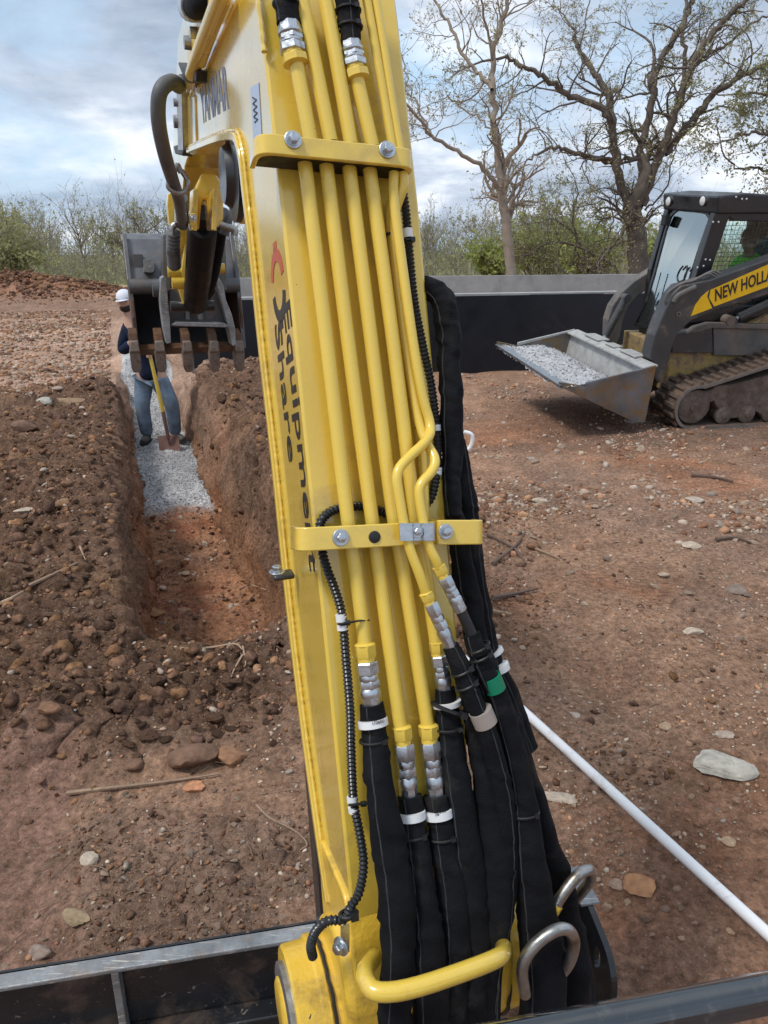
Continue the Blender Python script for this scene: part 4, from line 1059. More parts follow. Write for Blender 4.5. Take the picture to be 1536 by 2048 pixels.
def text_mesh(s, bold=0.0, spacing=1.0):
    cu = bpy.data.curves.new('txt', 'FONT'); cu.body = s; cu.size = 1; cu.resolution_u = 3; cu.offset = bold; cu.space_character = spacing; cu.extrude = 0.0
    ob = bpy.data.objects.new('txt', cu); COL.objects.link(ob); dg = bpy.context.evaluated_depsgraph_get()
    me = bpy.data.meshes.new_from_object(ob.evaluated_get(dg)); bpy.data.objects.remove(ob); bpy.data.curves.remove(cu)
    v = np.array([q.co[:] for q in me.vertices]); f = [tuple(p.vertices) for p in me.polygons]; bpy.data.meshes.remove(me); return v, f
def text_on(name, s, o, xdir, ydir, w, h, m, parent, bold=0.012, lift=0.0008, shear=0.0, spacing=1.0, fit_all=False):
    """o = lower left corner of the word, xdir along it, ydir up the letters; w, h its size; solid letters of real thickness"""
    v, f = text_mesh(s, bold, spacing); x0, x1 = v[:, 0].min(), v[:, 0].max(); y0, y1 = (v[:, 1].min(), v[:, 1].max()) if fit_all else (0.0, 0.70)
    X_, Y_ = Vector(xdir).normalized(), Vector(ydir).normalized(); Z_ = X_.cross(Y_)
    vs = []
    for k in (0, 1):
        for q in v:
            a, b = (q[0] - x0) / (x1 - x0) * w, (q[1] - y0) / (y1 - y0) * h
            vs.append(Vector(o) + X_ * (a + shear * b) + Y_ * b + Z_ * (lift * (0.2 + k)))
    n = len(v); mb = MB(); mb.add(vs, [tuple(i + n for i in q) for q in f] )
    mb.v = mb.v; 
    edges = {}
    for q in f:
        for i in range(len(q)):
            e = (q[i], q[(i + 1) % len(q)]); edges[e] = 1
    fs = [(a, b, b + n, a + n) for (a, b) in edges if (b, a) not in edges]
    mb.f += fs; mb.m += [0] * len(fs)
    return part(name, mb, m, parent, smooth=0, fix=False)

# ------------------------------------------------------------ excavator
EXO = MF(0.6, 0.32, 0.0)
ex = thing('excavator', 'yellow mini excavator boom with hydraulic tubes, arm and bucket reaching over the trench', 'excavator', EXO)
UNV = -UR                              # outward normal of the left side
def lpr(pts, r=R0): return [lp(x, y, r) for x, y in pts]
# boom: side profile traced on its left side plate
A_up = lp(513, 0)
prof_out = [bp(760, 1900), bp(735, 1760), bp(705, 1690), bp(676, 1450), bp(656, 1290), bp(629, 1050), bp(589, 700), bp(560, 420)]
prof_out = [p - UR * ((p - UR * R0).dot(UR)) for p in prof_out]
top = [MF(1.158, R0, 2.06), MF(1.20, R0, 2.155), MF(1.27, R0, 2.185)]
tip_top = lp(382, 178); tip_bot = lp(386, 302)
prof_in = lpr([(386, 302), (470, 270), (486, 292), (497, 400), (506, 470), (526, 680), (557, 950), (578, 1170), (611, 1450), (646, 1700), (661, 1800)])
pivot = MF(0.845, R0, 0.64)
prof = [MF(0.80, R0, 0.60)] + [MF(0.77, R0, 0.70)] + prof_out[1:] + top + [MF(1.384, R0, 2.15), tip_top, lp(366, 200), lp(368, 292)] + prof_in + [MF(0.93, R0, 0.62)]
mb = MB(); mb.prism(prof, UR * (R1 - R0))
boom = part('boom', mb, M['yellow'], ex, smooth=30, bevel=0.004, seg=2)
# bottom plate edge that stands proud of the side plates, with its weld
bot = prof_in[2:]
bc = chaikin([prof_in[0] + (prof_in[0] - prof_in[1]) * 0.1] + prof_in[1:4] + prof_in[4:], 2)
def strip(name, pts, w_in, w_out, r_a, r_b, m, parent, bevel=0.0015):
    mb = MB(); pts = [Vector(p) for p in pts]
    A, B = [], []
    for i, p in enumerate(pts):
        t = (pts[min(i + 1, len(pts) - 1)] - pts[max(i - 1, 0)]).normalized(); nn = UR.cross(t).normalized()
        A.append(p + nn * w_out); B.append(p - nn * w_in)
    base = UR * (r_a - R0)
    poly = [a + base for a in A] + [b + base for b in B[::-1]]
    # build as quads strip solid
    n = len(pts); vs = [p + base for p in A] + [p + base for p in B] + [p + UR * (r_b - R0) for p in A] + [p + UR * (r_b - R0) for p in B]
    fs = []
    for i in range(n - 1):
        fs += [(i, i + 1, n + i + 1, n + i), (2 * n + i, 3 * n + i, 3 * n + i + 1, 2 * n + i + 1), (i, 2 * n + i, 2 * n + i + 1, i + 1), (n + i, n + i + 1, 3 * n + i + 1, 3 * n + i)]
    fs += [(0, n, 3 * n, 2 * n), (n - 1, 3 * n - 1, 4 * n - 1, 2 * n - 1)]
    fs = [f if len(set(f)) == 4 else f for f in fs]
    fs[-1] = (n - 1, 2 * n - 1, 4 * n - 1, 3 * n - 1)
    mb.add(vs, fs)
    return part(name, mb, m, parent, smooth=30, bevel=bevel)
strip('flange', bc, 0.010, 0.003, R0 - 0.010, R1 + 0.010, M['yellow'], boom)
# weld beads
def bead(path, r_, off, seed):
    rr = random.Random(seed); P = resample(path, 0.004); mb = MB()
    mb.tube(P, [r_ * rr.uniform(0.75, 1.25) for _ in P], 6); return mb
def offset_path(path, d):
    out = []
    for i, p in enumerate(path):
        t = (path[min(i + 1, len(path) - 1)] - path[max(i - 1, 0)]).normalized(); out.append(p - UR.cross(t).normalized() * d)
    return out
part('weld_bead', bead([p - UR * 0.003 for p in offset_path(bc, 0.013)], 0.0032, 0, 1), M['yellow'], boom)
oc = chaikin([p for p in prof_out[1:]] + top + [MF(1.384, R0, 2.15), tip_top], 1)
part('weld_bead', bead([p - UR * 0.001 for p in offset_path(oc[len(oc) // 2 + 2:], -0.006)], 0.0035, 0, 2), M['yellow'], boom)
# second stringer along the upper edge of the far half
pts = [lp(388, 180) , lp(467, 0), MF(1.27, R0, 2.185)]
mb = MB(); mb.tube([p - UR * 0.012 + UZ * 0.0 for p in pts[:2]], 0.008, 8)
part('edge_bar', mb, M['yellow'], boom)
# lower face seam line on the upper plate: folded chamfer
# ---- tubes
def tubes(name, px, off, rad, m=M['yellow_tube'], n=14, ch=2, label=None):
    P = [bp(x, y, o) for (x, y), o in zip(px, off if isinstance(off, list) else [off] * len(px))]
    P = chaikin(P, ch) if len(P) > 2 else P
    return part(name, MB().tube(P, rad, n), m, ex, label=label)
TR = 0.0098; o_ = 0.022
# upper run, above the first clamp
tubes('hydraulic_tube', [(590, 112), (622, 285)], o_, TR)
tubes('hydraulic_tube', [(594, -40), (608, 20), (662, 285)], o_, TR)
tubes('hydraulic_tube', [(640, -40), (656, 20), (702, 290)], o_, TR)
tubes('hydraulic_tube', [(712, 150), (745, 295)], o_, TR)
tubes('hydraulic_tube', [(722, -60), (745, 60), (786, 300)], o_, 0.0062)
tubes('hydraulic_tube', [(745, -40), (762, 60), (780, 180), (800, 300)], o_, 0.0062)
# between and below the clamps
tubes('hydraulic_tube', [(609, 322), (656, 700), (695, 1040), (707, 1110), (722, 1225), (730, 1292)], o_, TR)
tubes('hydraulic_tube', [(652, 326), (698, 700), (744, 1040), (754, 1110), (800, 1452)], o_, TR)
tubes('hydraulic_tube', [(698, 332), (745, 700), (786, 1040), (805, 1130), (855, 1450)], o_, TR)
tubes('hydraulic_tube', [(739, 336), (789, 700), (830, 1040), (848, 1120), (872, 1285)], o_, TR)
SR = 0.0070
tubes('hydraulic_tube', [(788, 345), (786, 392), (800, 500), (828, 700), (846, 800), (862, 850), (859, 878), (805, 925), (792, 950), (797, 985), (810, 1060), (820, 1100), (840, 1150), (854, 1192)],
      [0.03] * 6 + [0.045, 0.055, 0.06, 0.06, 0.0595, 0.0595, 0.06, 0.055], SR, label='thin yellow tube that kinks sideways above the lower clamp')
tubes('hydraulic_tube', [(806, 345), (809, 370), (796, 402), (785, 440), (790, 520), (812, 700), (838, 850), (856, 892), (872, 918), (866, 942), (840, 968), (837, 992), (850, 1060), (858, 1095), (872, 1120), (880, 1142)],
      [0.03, 0.03, 0.022, 0.015, 0.012, 0.012, 0.02, 0.035, 0.05, 0.055, 0.06, 0.06, 0.0595, 0.0595, 0.06, 0.055], SR, label='thin yellow tube passing behind its twin')
tubes('hydraulic_tube', [(783, 405), (780, 440), (790, 520), (815, 700), (836, 850), (846, 905), (850, 1040)], 0.010, SR)
# ---- clamps: folded covers over the tubes
def cover(x_l, x_r, y_t, y_b, hgt, name, yl=0, yr=0, thick=0.007, mat_=None, proud=0.0, fill=True, inset=0.004, rl=0.028, rr=0.028, down=0.0):
    """folded channel across the upper plate: front face between the given pixel corners"""
    a, b = bp(x_l, y_t, hgt), bp(x_r, y_t + yr, hgt); c, d = bp(x_r, y_b + yr, hgt), bp(x_l, y_b, hgt)
    up = (a - d); e = (b - a).normalized(); H = hgt - down
    def ring(o, side, t):
        L = (b - a).length
        pts2 = [(0 + t, -H), (0 + t, 0 - t), (L - t, 0 - t), (L - t, -H)]
        P = [o + e * u + BN * v for u, v in pts2]
        return round_poly(P, [0, max(0.001, rl - t), max(0.001, rr - t), 0], 6)
    outer0, inner0 = ring(d, 0, 0), ring(d, 0, thick); v = up
    n = len(outer0); mb = MB()
    vs = outer0 + inner0 + [p + v for p in outer0] + [p + v for p in inner0]
    fs = []
    for i in range(n - 1):
        fs += [(i, i + 1, n + i + 1, n + i), (2 * n + i, 3 * n + i, 3 * n + i + 1, 2 * n + i + 1), (i, 2 * n + i, 2 * n + i + 1, i + 1), (n + i, n + i + 1, 3 * n + i + 1, 3 * n + i)]
    fs += [(0, n, 3 * n, 2 * n), (n - 1, 2 * n - 1, 4 * n - 1, 3 * n - 1)]
    mb.add(vs, fs)
    ob = part(name, mb, mat_ or M['yellow'], ex, smooth=50, bevel=0.0015)
    if fill:
        q = [p + v.normalized() * inset for p in inner0]
        mb = MB(); mb.prism(q, v - v.normalized() * inset * 2)
        part('rubber_block', mb, M['black'], ob, smooth=40)
    return ob, e, up.normalized()
cl1, e1, u1 = cover(511, 833, 263, 304, 0.052, 'tube_clamp', yr=34)
cl2, e2, u2 = cover(596, 884, 1056, 1104, 0.052, 'tube_clamp', yr=-14)
cl3, e3, u3 = cover(876, 972, 1040, 1090, 0.056, 'sleeve_bracket', yr=0, fill=False, rl=0.004, rr=0.016, down=0.02)
# bolts: washer, flange and hex head sharing mesh data
def bolt_mesh():
    mb = MB(); mb.lathe((0, 0, 0), (0, 0, 1), [(0, 0.0112), (0.0018, 0.0112), (0.0022, 0.0106)], 28)
    mb.lathe((0, 0, 0.0022), (0, 0, 1), [(0, 0.0085), (0.0014, 0.0085)], 28)
    mb.lathe((0, 0, 0.0036), (0, 0, 1), [(0, 0.0068), (0.0056, 0.0068), (0.0066, 0.0058)], 6)
    mb.lathe((0, 0, 0.0102), (0, 0, 1), [(0, 0.0050), (0.0003, 0.0044)], 16)
    me = make_mesh('bolt', mb, M['zinc'], smooth=30); return me
BOLT = bolt_mesh()
def bolt(px, py, off, parent, ax=None, sc=1.0, spin=0.3):
    return put('bolt', BOLT, parent, bp(px, py, off), ax or BN, (UR * math.cos(spin) + BD * math.sin(spin)), sc)
bolt(586, 280, 0.0525, cl1, spin=0.2); bolt(774, 300, 0.0525, cl1, spin=0.6)
bolt(681, 1075, 0.0525, cl2, spin=0.1, sc=1.0); bolt(891, 1063, 0.0575, cl3, spin=0.5, sc=0.95)
mb = MB(); mb.lathe(bp(749, 1074, 0.0522), BN, [(0, 0.0082), (0.001, 0.0082), (0.0022, 0.006)], 24); part('rubber_plug', mb, M['black'], cl2)
# silver strap holding the two thin tubes
a, b, c, d = bp(796, 1046, 0.060), bp(866, 1046, 0.060), bp(866, 1081, 0.060), bp(798, 1081, 0.060)
E_ = (b - a).normalized(); V_ = (a - d)
pr = [(0, 0.004), (0.004, 0.0075), (0.016, 0.0075), (0.019, 0.003), (0.028, 0.003), (0.031, 0.0075), (0.043, 0.0075), (0.047, 0.004)]
wd = (b - a).length / 0.047
P = [d + E_ * (u * wd) + BN * (v - 0.001) for u, v in pr]
Q = [p + BN * 0.002 for p in P]
mb = MB(); mb.prism(P + Q[::-1], V_); st_ = part('strap', mb, M['zinc'], cl2, smooth=50)
put('bolt', BOLT, st_, bp(833, 1063, 0.065), BN, UR, 0.8)
# ---- hose fittings
def fitting(p0, p1, rad, name='hose_fitting', long=True, nutm='yellow_tube'):
    ax = (p1 - p0); L = ax.length; ax.normalize(); mb = MB()
    k = rad
    mb.mi = 0
    if long: prof_ = [(0.00, .95, 6), (0.24, 1.0, 6), (0.26, .82, 20), (0.40, .80, 20), (0.42, .90, 6), (0.58, .90, 6), (0.60, .86, 20), (0.66, .97, 20), (0.74, 1.02, 20), (0.80, .9, 20), (0.82, .95, 20), (1.0, .95, 20)]
    segs = [((0.0, 0.95), (0.03, 1.04), (0.26, 1.04), (0.29, 0.95), 6), ((0.28, 0.88), (0.31, 0.92), (0.38, 0.92), (0.42, 0.86), 20), ((0.40, 0.93), (0.42, 0.98), (0.55, 0.98), (0.58, 0.92), 6),
            ((0.57, 0.86), (0.62, 0.98), (0.70, 1.0), (0.76, 0.95), 20), ((0.75, 0.93), (0.78, 0.92), (0.97, 0.92), (1.0, 0.88), 8)]
    for s_ in segs:
        mb.lathe(p0, ax, [(h * L, q * k) for h, q in s_[:4]], s_[4])
    return part(name, mb, M['zinc'], ex, smooth=28)
def tube_nut(p0, p1, rad):
    ax = p1 - p0; L = ax.length; mb = MB()
    mb.lathe(p0, ax, [(0, rad * 0.72), (0.1 * L, rad * 0.98)], 20)
    mb.lathe(p0 + ax * 0.1, ax, [(0, rad), (0.55 * L, rad), (0.68 * L, rad * 0.86)], 6)
    mb.lathe(p0 + ax * 0.78, ax, [(0, rad * 0.80), (0.3 * L, rad * 0.80)], 16)
    return part('tube_nut', mb, M['yellow_tube'], ex, smooth=28)
tube_nut(bp(729, 1285, o_), bp(733, 1324, o_), 0.0152); fitting(bp(733, 1322, o_), bp(744, 1414, o_), 0.0155)
tube_nut(bp(802, 1450, o_), bp(806, 1488, o_), 0.0148); fitting(bp(807, 1487, o_), bp(818, 1602, o_), 0.0143)
tube_nut(bp(856, 1447, o_), bp(859, 1484, o_), 0.0148); fitting(bp(859, 1483, o_), bp(874, 1600, o_), 0.0143)
tube_nut(bp(873, 1282, o_), bp(876, 1312, o_), 0.0120); fitting(bp(877, 1310, o_), bp(890, 1386, o_), 0.0125)
tube_nut(bp(850, 1184, 0.055), bp(860, 1208, 0.055), 0.0098); fitting(bp(861, 1206, 0.055), bp(902, 1296, 0.056), 0.0098)
tube_nut(bp(876, 1130, 0.055), bp(887, 1155, 0.055), 0.0098); fitting(bp(888, 1154, 0.055), bp(922, 1222, 0.056), 0.0098)
# upper pair, reversed
tube_nut(bp(592, 130, o_), bp(586, 104, o_), 0.0170); fitting(bp(586, 106, o_), bp(578, 48, o_), 0.0165)
tube_nut(bp(716, 160, o_), bp(710, 134, o_), 0.0165); fitting(bp(710, 135, o_), bp(702, 86, o_), 0.0160)
M['seam'] = mat('sleeve_seam', (0.030, 0.031, 0.034), 0.8, var=0.5, vscale=60)
# ---- woven sleeves over the hoses
def sleeve(name, px, offs, wid, seed, parent=ex, m=None, flat=0.8, wr=0.07, label=None, n=28, pts3=None, per=10):
    r = random.Random(seed)
    if pts3 is None:
        if not isinstance(offs, list): offs = [offs] * len(px)
        P = [bp(x, y, o) for (x, y), o in zip(px, offs)]
        W = [w * 1.02 * (p - CAMP).length / FPX / 2 for w, p in zip(wid if isinstance(wid, list) else [wid] * len(px), P)]
    else: P = [Vector(p) for p in pts3]; W = wid
    sp = spline(P, per); L = len(sp); mb = MB()
    ph = [r.uniform(0, 6.28) for _ in range(6)]
    vs, fs = [], []
    creases = [(r.uniform(0.02, L * 0.0075), r.uniform(0.005, 0.02), r.uniform(-1.8, 1.8), r.uniform(0.06, 0.16)) for _ in range(int(L * 0.0075 / 0.035) + 2)]
    seam = []; sa = r.uniform(-0.9, 0.9)
    nrm = BN.copy()
    for i, p in enumerate(sp):
        t = (sp[min(i + 1, L - 1)] - sp[max(i - 1, 0)]).normalized(); nrm = (nrm - t * nrm.dot(t)).normalized(); b = t.cross(nrm)
        u = i / (L - 1) * (len(P) - 1); j = min(int(u), len(P) - 2); w = lerp(W[j], W[j + 1], u - j)
        s_ = i * 0.0075
        for k in range(n):
            a = 2 * math.pi * k / n
            d = 1 + wr * (math.sin(3 * a + ph[0] + s_ * 14) * 0.6 + math.sin(2 * a + ph[1] - s_ * 22) * 0.6 + math.sin(s_ * 55 + ph[2] + 2.0 * math.sin(a + ph[3])) * 0.55 + math.sin(s_ * 118 + ph[4] + a * 2) * 0.3)
            cr = 0.0
            for (ci, cs, ca, cw) in creases:
                x_ = (s_ - ci) + cs * math.sin(a - ca); cr += cw * math.exp(-(x_ / 0.006) ** 2) * max(0.0, math.cos(a - ca)) - 0.6 * cw * math.exp(-((x_ - 0.012) / 0.007) ** 2) * max(0.0, math.cos(a - ca))
            d += cr
            vs.append(p + nrm * (math.cos(a) * w * flat * d) + b * (math.sin(a) * w * d))
    for i in range(L - 1):
        for k in range(n):
            k2 = (k + 1) % n; fs.append((i * n + k, i * n + k2, (i + 1) * n + k2, (i + 1) * n + k))
    fs += [tuple(range(n)), tuple(range((L - 1) * n, L * n))]
    mb.add(vs, fs)
    ob = part(name, mb, m or M['sleeve'], parent, smooth=75, label=label)
    ks = int(round(sa / (2 * math.pi) * n)) % n
    part('seam', MB().tube([vs[i * n + ks] for i in range(L)], 0.0011, 5), M['seam'], ob)
    return ob
def band(parent, a, b, rad, m, name='label_band', flat=0.9, n=22):
    mb = MB(); mb.tube([a, a.lerp(b, 0.5), b], rad, n, flat=flat, up=BN); return part(name, mb, m, parent, smooth=50)
def tie(parent, px, py, off, ax, rad, flat=0.9, head=0.5, w=0.004):
    c = bp(px, py, off); ax = Vector(ax).normalized(); P = []
    u = (BN - ax * BN.dot(ax)).normalized(); v = ax.cross(u)
    for k in range(21):
        a = 2 * math.pi * k / 20; P.append(c + u * math.cos(a) * rad * flat + v * math.sin(a) * rad)
    mb = MB(); mb.tube(P, w / 2, 6)
    h = c + u * math.cos(head) * rad * flat + v * math.sin(head) * rad
    mb.box(h, w * 1.7, w * 1.5, w * 1.7, v, ax, u)
    return part('cable_tie', mb, M['black'], parent)
S1 = sleeve('hose_sleeve', [(743, 1408), (748, 1450), (752, 1500), (764, 1600), (779, 1700), (792, 1800), (797, 1900), (794, 1980), (790, 2070)], [0.024, 0.024, 0.03, 0.045, 0.055, 0.065, 0.075, 0.075, 0.07], [46, 48, 50, 58, 62, 64, 62, 58, 58], 1)
S2 = sleeve('hose_sleeve', [(819, 1592), (824, 1640), (832, 1700), (845, 1800), (855, 1900), (858, 1980), (862, 2070)], [0.024, 0.028, 0.035, 0.05, 0.065, 0.07, 0.06], [46, 46, 52, 58, 62, 60, 62], 2)
S3 = sleeve('hose_sleeve', [(873, 1590), (881, 1640), (890, 1700), (904, 1800), (910, 1900), (908, 1980), (908, 2070)], [0.024, 0.026, 0.032, 0.042, 0.055, 0.06, 0.06], [48, 48, 52, 54, 52, 50, 52], 3)
S4 = sleeve('hose_sleeve', [(890, 1378), (896, 1430), (905, 1500), (920, 1600), (936, 1700), (946, 1800), (950, 1900), (945, 1990), (940, 2070)], [0.024, 0.024, 0.026, 0.03, 0.034, 0.04, 0.05, 0.055, 0.055], [40, 46, 48, 52, 54, 54, 54, 52, 52], 4)
S5 = sleeve('hose_sleeve', [(925, 1330), (945, 1400), (962, 1500), (980, 1600), (992, 1700), (994, 1800), (982, 1880), (965, 1980), (955, 2070)], [0.03, 0.03, 0.03, 0.032, 0.036, 0.04, 0.045, 0.05, 0.05], [40, 46, 52, 58, 60, 58, 54, 50, 50], 5)
S6 = sleeve('hose_sleeve', [(901, 1292), (918, 1330), (935, 1370), (958, 1425), (980, 1480), (1000, 1560), (1012, 1640), (1014, 1740), (1004, 1830), (985, 1930), (975, 2070)], [0.056, 0.058, 0.06, 0.062, 0.058, 0.05, 0.045, 0.04, 0.04, 0.045, 0.05], [32, 38, 38, 36, 36, 38, 40, 42, 42, 40, 40], 6)
S7 = sleeve('hose_sleeve', [(944, 1268), (958, 1310), (975, 1350), (998, 1400), (1022, 1480), (1040, 1560), (1050, 1640), (1060, 1740), (1075, 1840), (1085, 1940), (1085, 2070)], [0.055, 0.056, 0.056, 0.05, 0.045, 0.04, 0.04, 0.035, 0.03, 0.03, 0.03], [34, 38, 38, 40, 44, 48, 56, 66, 74, 76, 76], 7)
part('hose', MB().tube([bp(921, 1220, 0.056), bp(946, 1275, 0.055)], 0.0078, 14), M['black'], ex)
S8 = sleeve('thick_sleeve', [(838, 600), (846, 578), (866, 580), (887, 608), (897, 660), (900, 720), (903, 800), (904, 880), (902, 950), (905, 1010), (912, 1040), (925, 1120), (938, 1200), (955, 1290), (985, 1380), (1020, 1460), (1055, 1560), (1085, 1660), (1110, 1750), (1128, 1850), (1145, 1950), (1150, 2060)],
            [-0.03, -0.02, -0.01, 0.0, 0.0, 0.0, 0.0, 0.0, 0.0, 0.01, 0.012, 0.005, 0.0, -0.005, 0.0, 0.0, 0.0, 0.0, -0.01, -0.02, -0.03, -0.04],
            [34, 42, 50, 54, 56, 56, 54, 50, 46, 44, 42, 48, 54, 56, 56, 54, 56, 60, 62, 66, 70, 72], 8, wr=0.11, label='thickest black sleeve that arches out behind the boom')
S9 = sleeve('thick_sleeve', [(918, 880), (926, 940), (934, 1000), (940, 1050), (948, 1120), (962, 1220), (982, 1320), (1015, 1400), (1050, 1500)], -0.015, [26, 34, 38, 38, 40, 44, 44, 50, 50], 9)
S10 = sleeve('hose_sleeve', [(575, -60), (571, -10), (577, 50)], o_, [40, 44, 40], 10); S11 = sleeve('hose_sleeve', [(690, -60), (694, 0), (702, 88)], o_, [38, 40, 36], 11)
for s_, y in ((S11, 22), (S11, 55), (S10, 8)):
    x = 696 if s_ is S11 else 573
    tie(s_, x + (y - 20) * 0.1, y, o_, BD, 0.0165)
# printed white bands, ties, tapes
def hose_dir(x0, y0, x1, y1, off): return (bp(x1, y1, off) - bp(x0, y0, off)).normalized()
def hose_number(s, px, py, off, w, h, parent):
    p = bp(px, py, off); text_on('printed_number', s, p, UR, BD, w, h, M['print'], parent, bold=0.0, lift=0.0003)
b1 = band(S1, bp(745, 1438, 0.024), bp(747, 1452, 0.025), 0.0212, M['white'])
b2 = band(S2, bp(821, 1622, 0.026), bp(822, 1638, 0.027), 0.0212, M['white'])
b3 = band(S3, bp(876, 1618, 0.025), bp(878, 1634, 0.026), 0.0216, M['white'])
b4 = band(S4, bp(893, 1402, 0.024), bp(894, 1411, 0.024), 0.0212, M['white'])
band(S7, bp(981, 1352, 0.056), bp(992, 1380, 0.054), 0.0150, M['green'], 'green_tape')
band(S6, bp(960, 1420, 0.062), bp(972, 1448, 0.060), 0.0172, M['tan_tape'], 'silver_tape')
band(S9, bp(985, 1302, -0.01), bp(988, 1308, -0.01), 0.0165, M['white']); band(S9, bp(994, 1330, -0.005), bp(998, 1342, -0.005), 0.018, M['white'])
hose_number('172600', 745, 1450, 0.0435, 0.017, 0.0050, b1); hose_number('78171', 870, 1633, 0.0435, 0.016, 0.0048, b3)
tie(S1, 748, 1480, 0.026, BD, 0.0195); tie(S2, 826, 1668, 0.03, BD, 0.021); tie(S3, 884, 1672, 0.030, BD, 0.0205); tie(S4, 900, 1418, 0.03, BD + UR * 0.5, 0.026, w=0.006)
tie(S4, 898, 1455, 0.026, BD, 0.020); tie(S6, 925, 1340, 0.058, BD - UR * 0.4, 0.0165); tie(S6, 934, 1368, 0.058, BD - UR * 0.4, 0.0165); tie(S7, 962, 1312, 0.056, BD - UR * 0.4, 0.0165)
tie(S7, 957, 1295, 0.056, BD - UR * 0.4, 0.0165); tie(S7, 1048, 1625, 0.04, BD, 0.022)
# ---- corrugated conduit
def conduit(px, offs, rad, parent=ex, step=0.0028):
    if not isinstance(offs, list): offs = [offs] * len(px)
    sp = resample(spline([bp(x, y, o) for (x, y), o in zip(px, offs)], 10), step)
    return part('corrugated_conduit', MB().tube(sp, [rad * (1.04 if (i // 1) % 2 else 0.74) for i in range(len(sp))], 10), M['conduit'], parent, smooth=60)
cd = conduit([(806, 385), (812, 430), (818, 500), (828, 600), (845, 690), (862, 770), (872, 850), (875, 920), (866, 985), (848, 1012), (818, 1026), (780, 1028), (735, 1014), (695, 1014), (660, 1024), (640, 1050), (645, 1105), (655, 1140), (670, 1180), (684, 1230), (692, 1320), (700, 1420), (702, 1500), (707, 1600), (720, 1670), (727, 1730), (718, 1785), (702, 1812), (690, 1838), (655, 1842), (632, 1862), (622, 1890), (626, 1915)],
             [0.0, 0.0, 0.0, 0.0, 0.0, 0.0, 0.0, 0.004, 0.006, 0.006, 0.006, 0.006, 0.006, 0.006, 0.006, 0.012, 0.02, 0.02, 0.02, 0.02, 0.02, 0.02, 0.02, 0.02, 0.03, 0.04, 0.045, 0.045, 0.045, 0.04, 0.03, 0.02, 0.0], 0.0068)
for a, b, o in (((681, 1228), (683, 1243), 0.02), ((684, 1250), (685, 1260), 0.02), ((704, 1593), (705, 1605), 0.02), ((706, 1613), (708, 1624), 0.02), ((814, 458), (816, 476), 0.0), ((871, 850), (872, 862), 0.0), ((874, 935), (873, 950), 0.004)):
    band(cd, bp(*a, o), bp(*b, o), 0.0074, M['white'], 'white_tape', 1.0)
mb = MB(); P = [bp(675, 1248, 0.027), bp(695, 1246, 0.030), bp(715, 1242, 0.034), bp(738, 1240, 0.026)]
mb.tube(spline(P, 4), 0.0024, 6, flat=0.5); mb.tube([bp(692, 1246, 0.03), bp(700, 1245, 0.031)], 0.0045, 6); part('cable_tie', mb, M['black'], cd)
mb = MB(); P = [bp(697, 1610, 0.027), bp(712, 1609, 0.030), bp(738, 1606, 0.03)]
mb.tube(spline(P, 4), 0.0024, 6, flat=0.5); mb.tube([bp(722, 1608, 0.031), bp(732, 1607, 0.031)], 0.0042, 6); part('cable_tie', mb, M['black'], cd)
tie(cd, 780, 470, 0.010, BD, 0.0075); tie(cd, 842, 855, 0.012, BD, 0.0078); tie(cd, 816, 482, 0.0, BD, 0.0085)
tie(cd, 697, 1828, 0.045, BD, 0.0115, w=0.006)
# ---- foot of the boom
BF, BZ = 0.845, CAM_H - 1.115
def ring_cyl(name, ra, rb, rad, m, parent=boom, n=48, bev=0.004):
    mb = MB(); mb.lathe(MF(BF, ra, BZ), UR, [(0, rad - 0.004), (0.004, rad), (rb - ra - 0.004, rad), (rb - ra, rad - 0.004)], n)
    return part(name, mb, m, parent, smooth=40)
boss = ring_cyl('pivot_boss', 0.136, 0.535, 0.092, M['yellow_cast'])
ring_cyl('pivot_collar', 0.172, 0.190, 0.097, M['yellow_cast'], boss)
for ra in (0.191, 0.468):
    mb = MB(); P = []
    rq = random.Random(3)
    for k in range(49):
        a = 2 * math.pi * k / 48; P.append(MF(BF, ra + rq.uniform(-0.0015, 0.0015), BZ) + (UF * math.cos(a) + UZ * math.sin(a)) * 0.0945)
    part('dark_seam', mb.tube(P, 0.003, 6), M['black'], boss)  # thin black ring laid round the boss along each seam
mb = MB(); mb.lathe(MF(BF, 0.136, BZ), -UR, [(0, 0.070), (0.008, 0.070), (0.010, 0.066)], 40); w_ = part('pin_washer', mb, M['steel'], boss)
mb = MB(); mb.lathe(MF(BF, 0.127, BZ), -UR, [(0, 0.050), (0.003, 0.050), (0.006, 0.044)], 32); part('pin_head', mb, M['yellow_cast'], w_)
# cast foot flaring down to the boss
def blob(pts, bev, name, m, a, b, parent=boom):
    mb = MB(); mb.prism([p + UR * (a - R0) for p in pts], UR * (b - a)); return part(name, mb, m, parent, smooth=60, bevel=bev, seg=4)
def FZ(f, z): return MF(f, R0, z)
blob(round_poly([FZ(0.755, 0.66), FZ(0.752, 0.76), FZ(0.780, 0.83), FZ(0.805, 0.875), FZ(0.965, 0.85), FZ(0.955, 0.76), FZ(0.93, 0.62)], 0.03, 4), 0.004, 'cast_foot', M['yellow_cast'], 0.217, 0.427)
blob(round_poly([FZ(0.742, 0.64), FZ(0.740, 0.73), FZ(0.775, 0.80), FZ(0.84, 0.80), FZ(0.93, 0.72), FZ(0.92, 0.62)], 0.02, 4), 0.012, 'cast_foot', M['yellow_cast'], 0.203, 0.468)
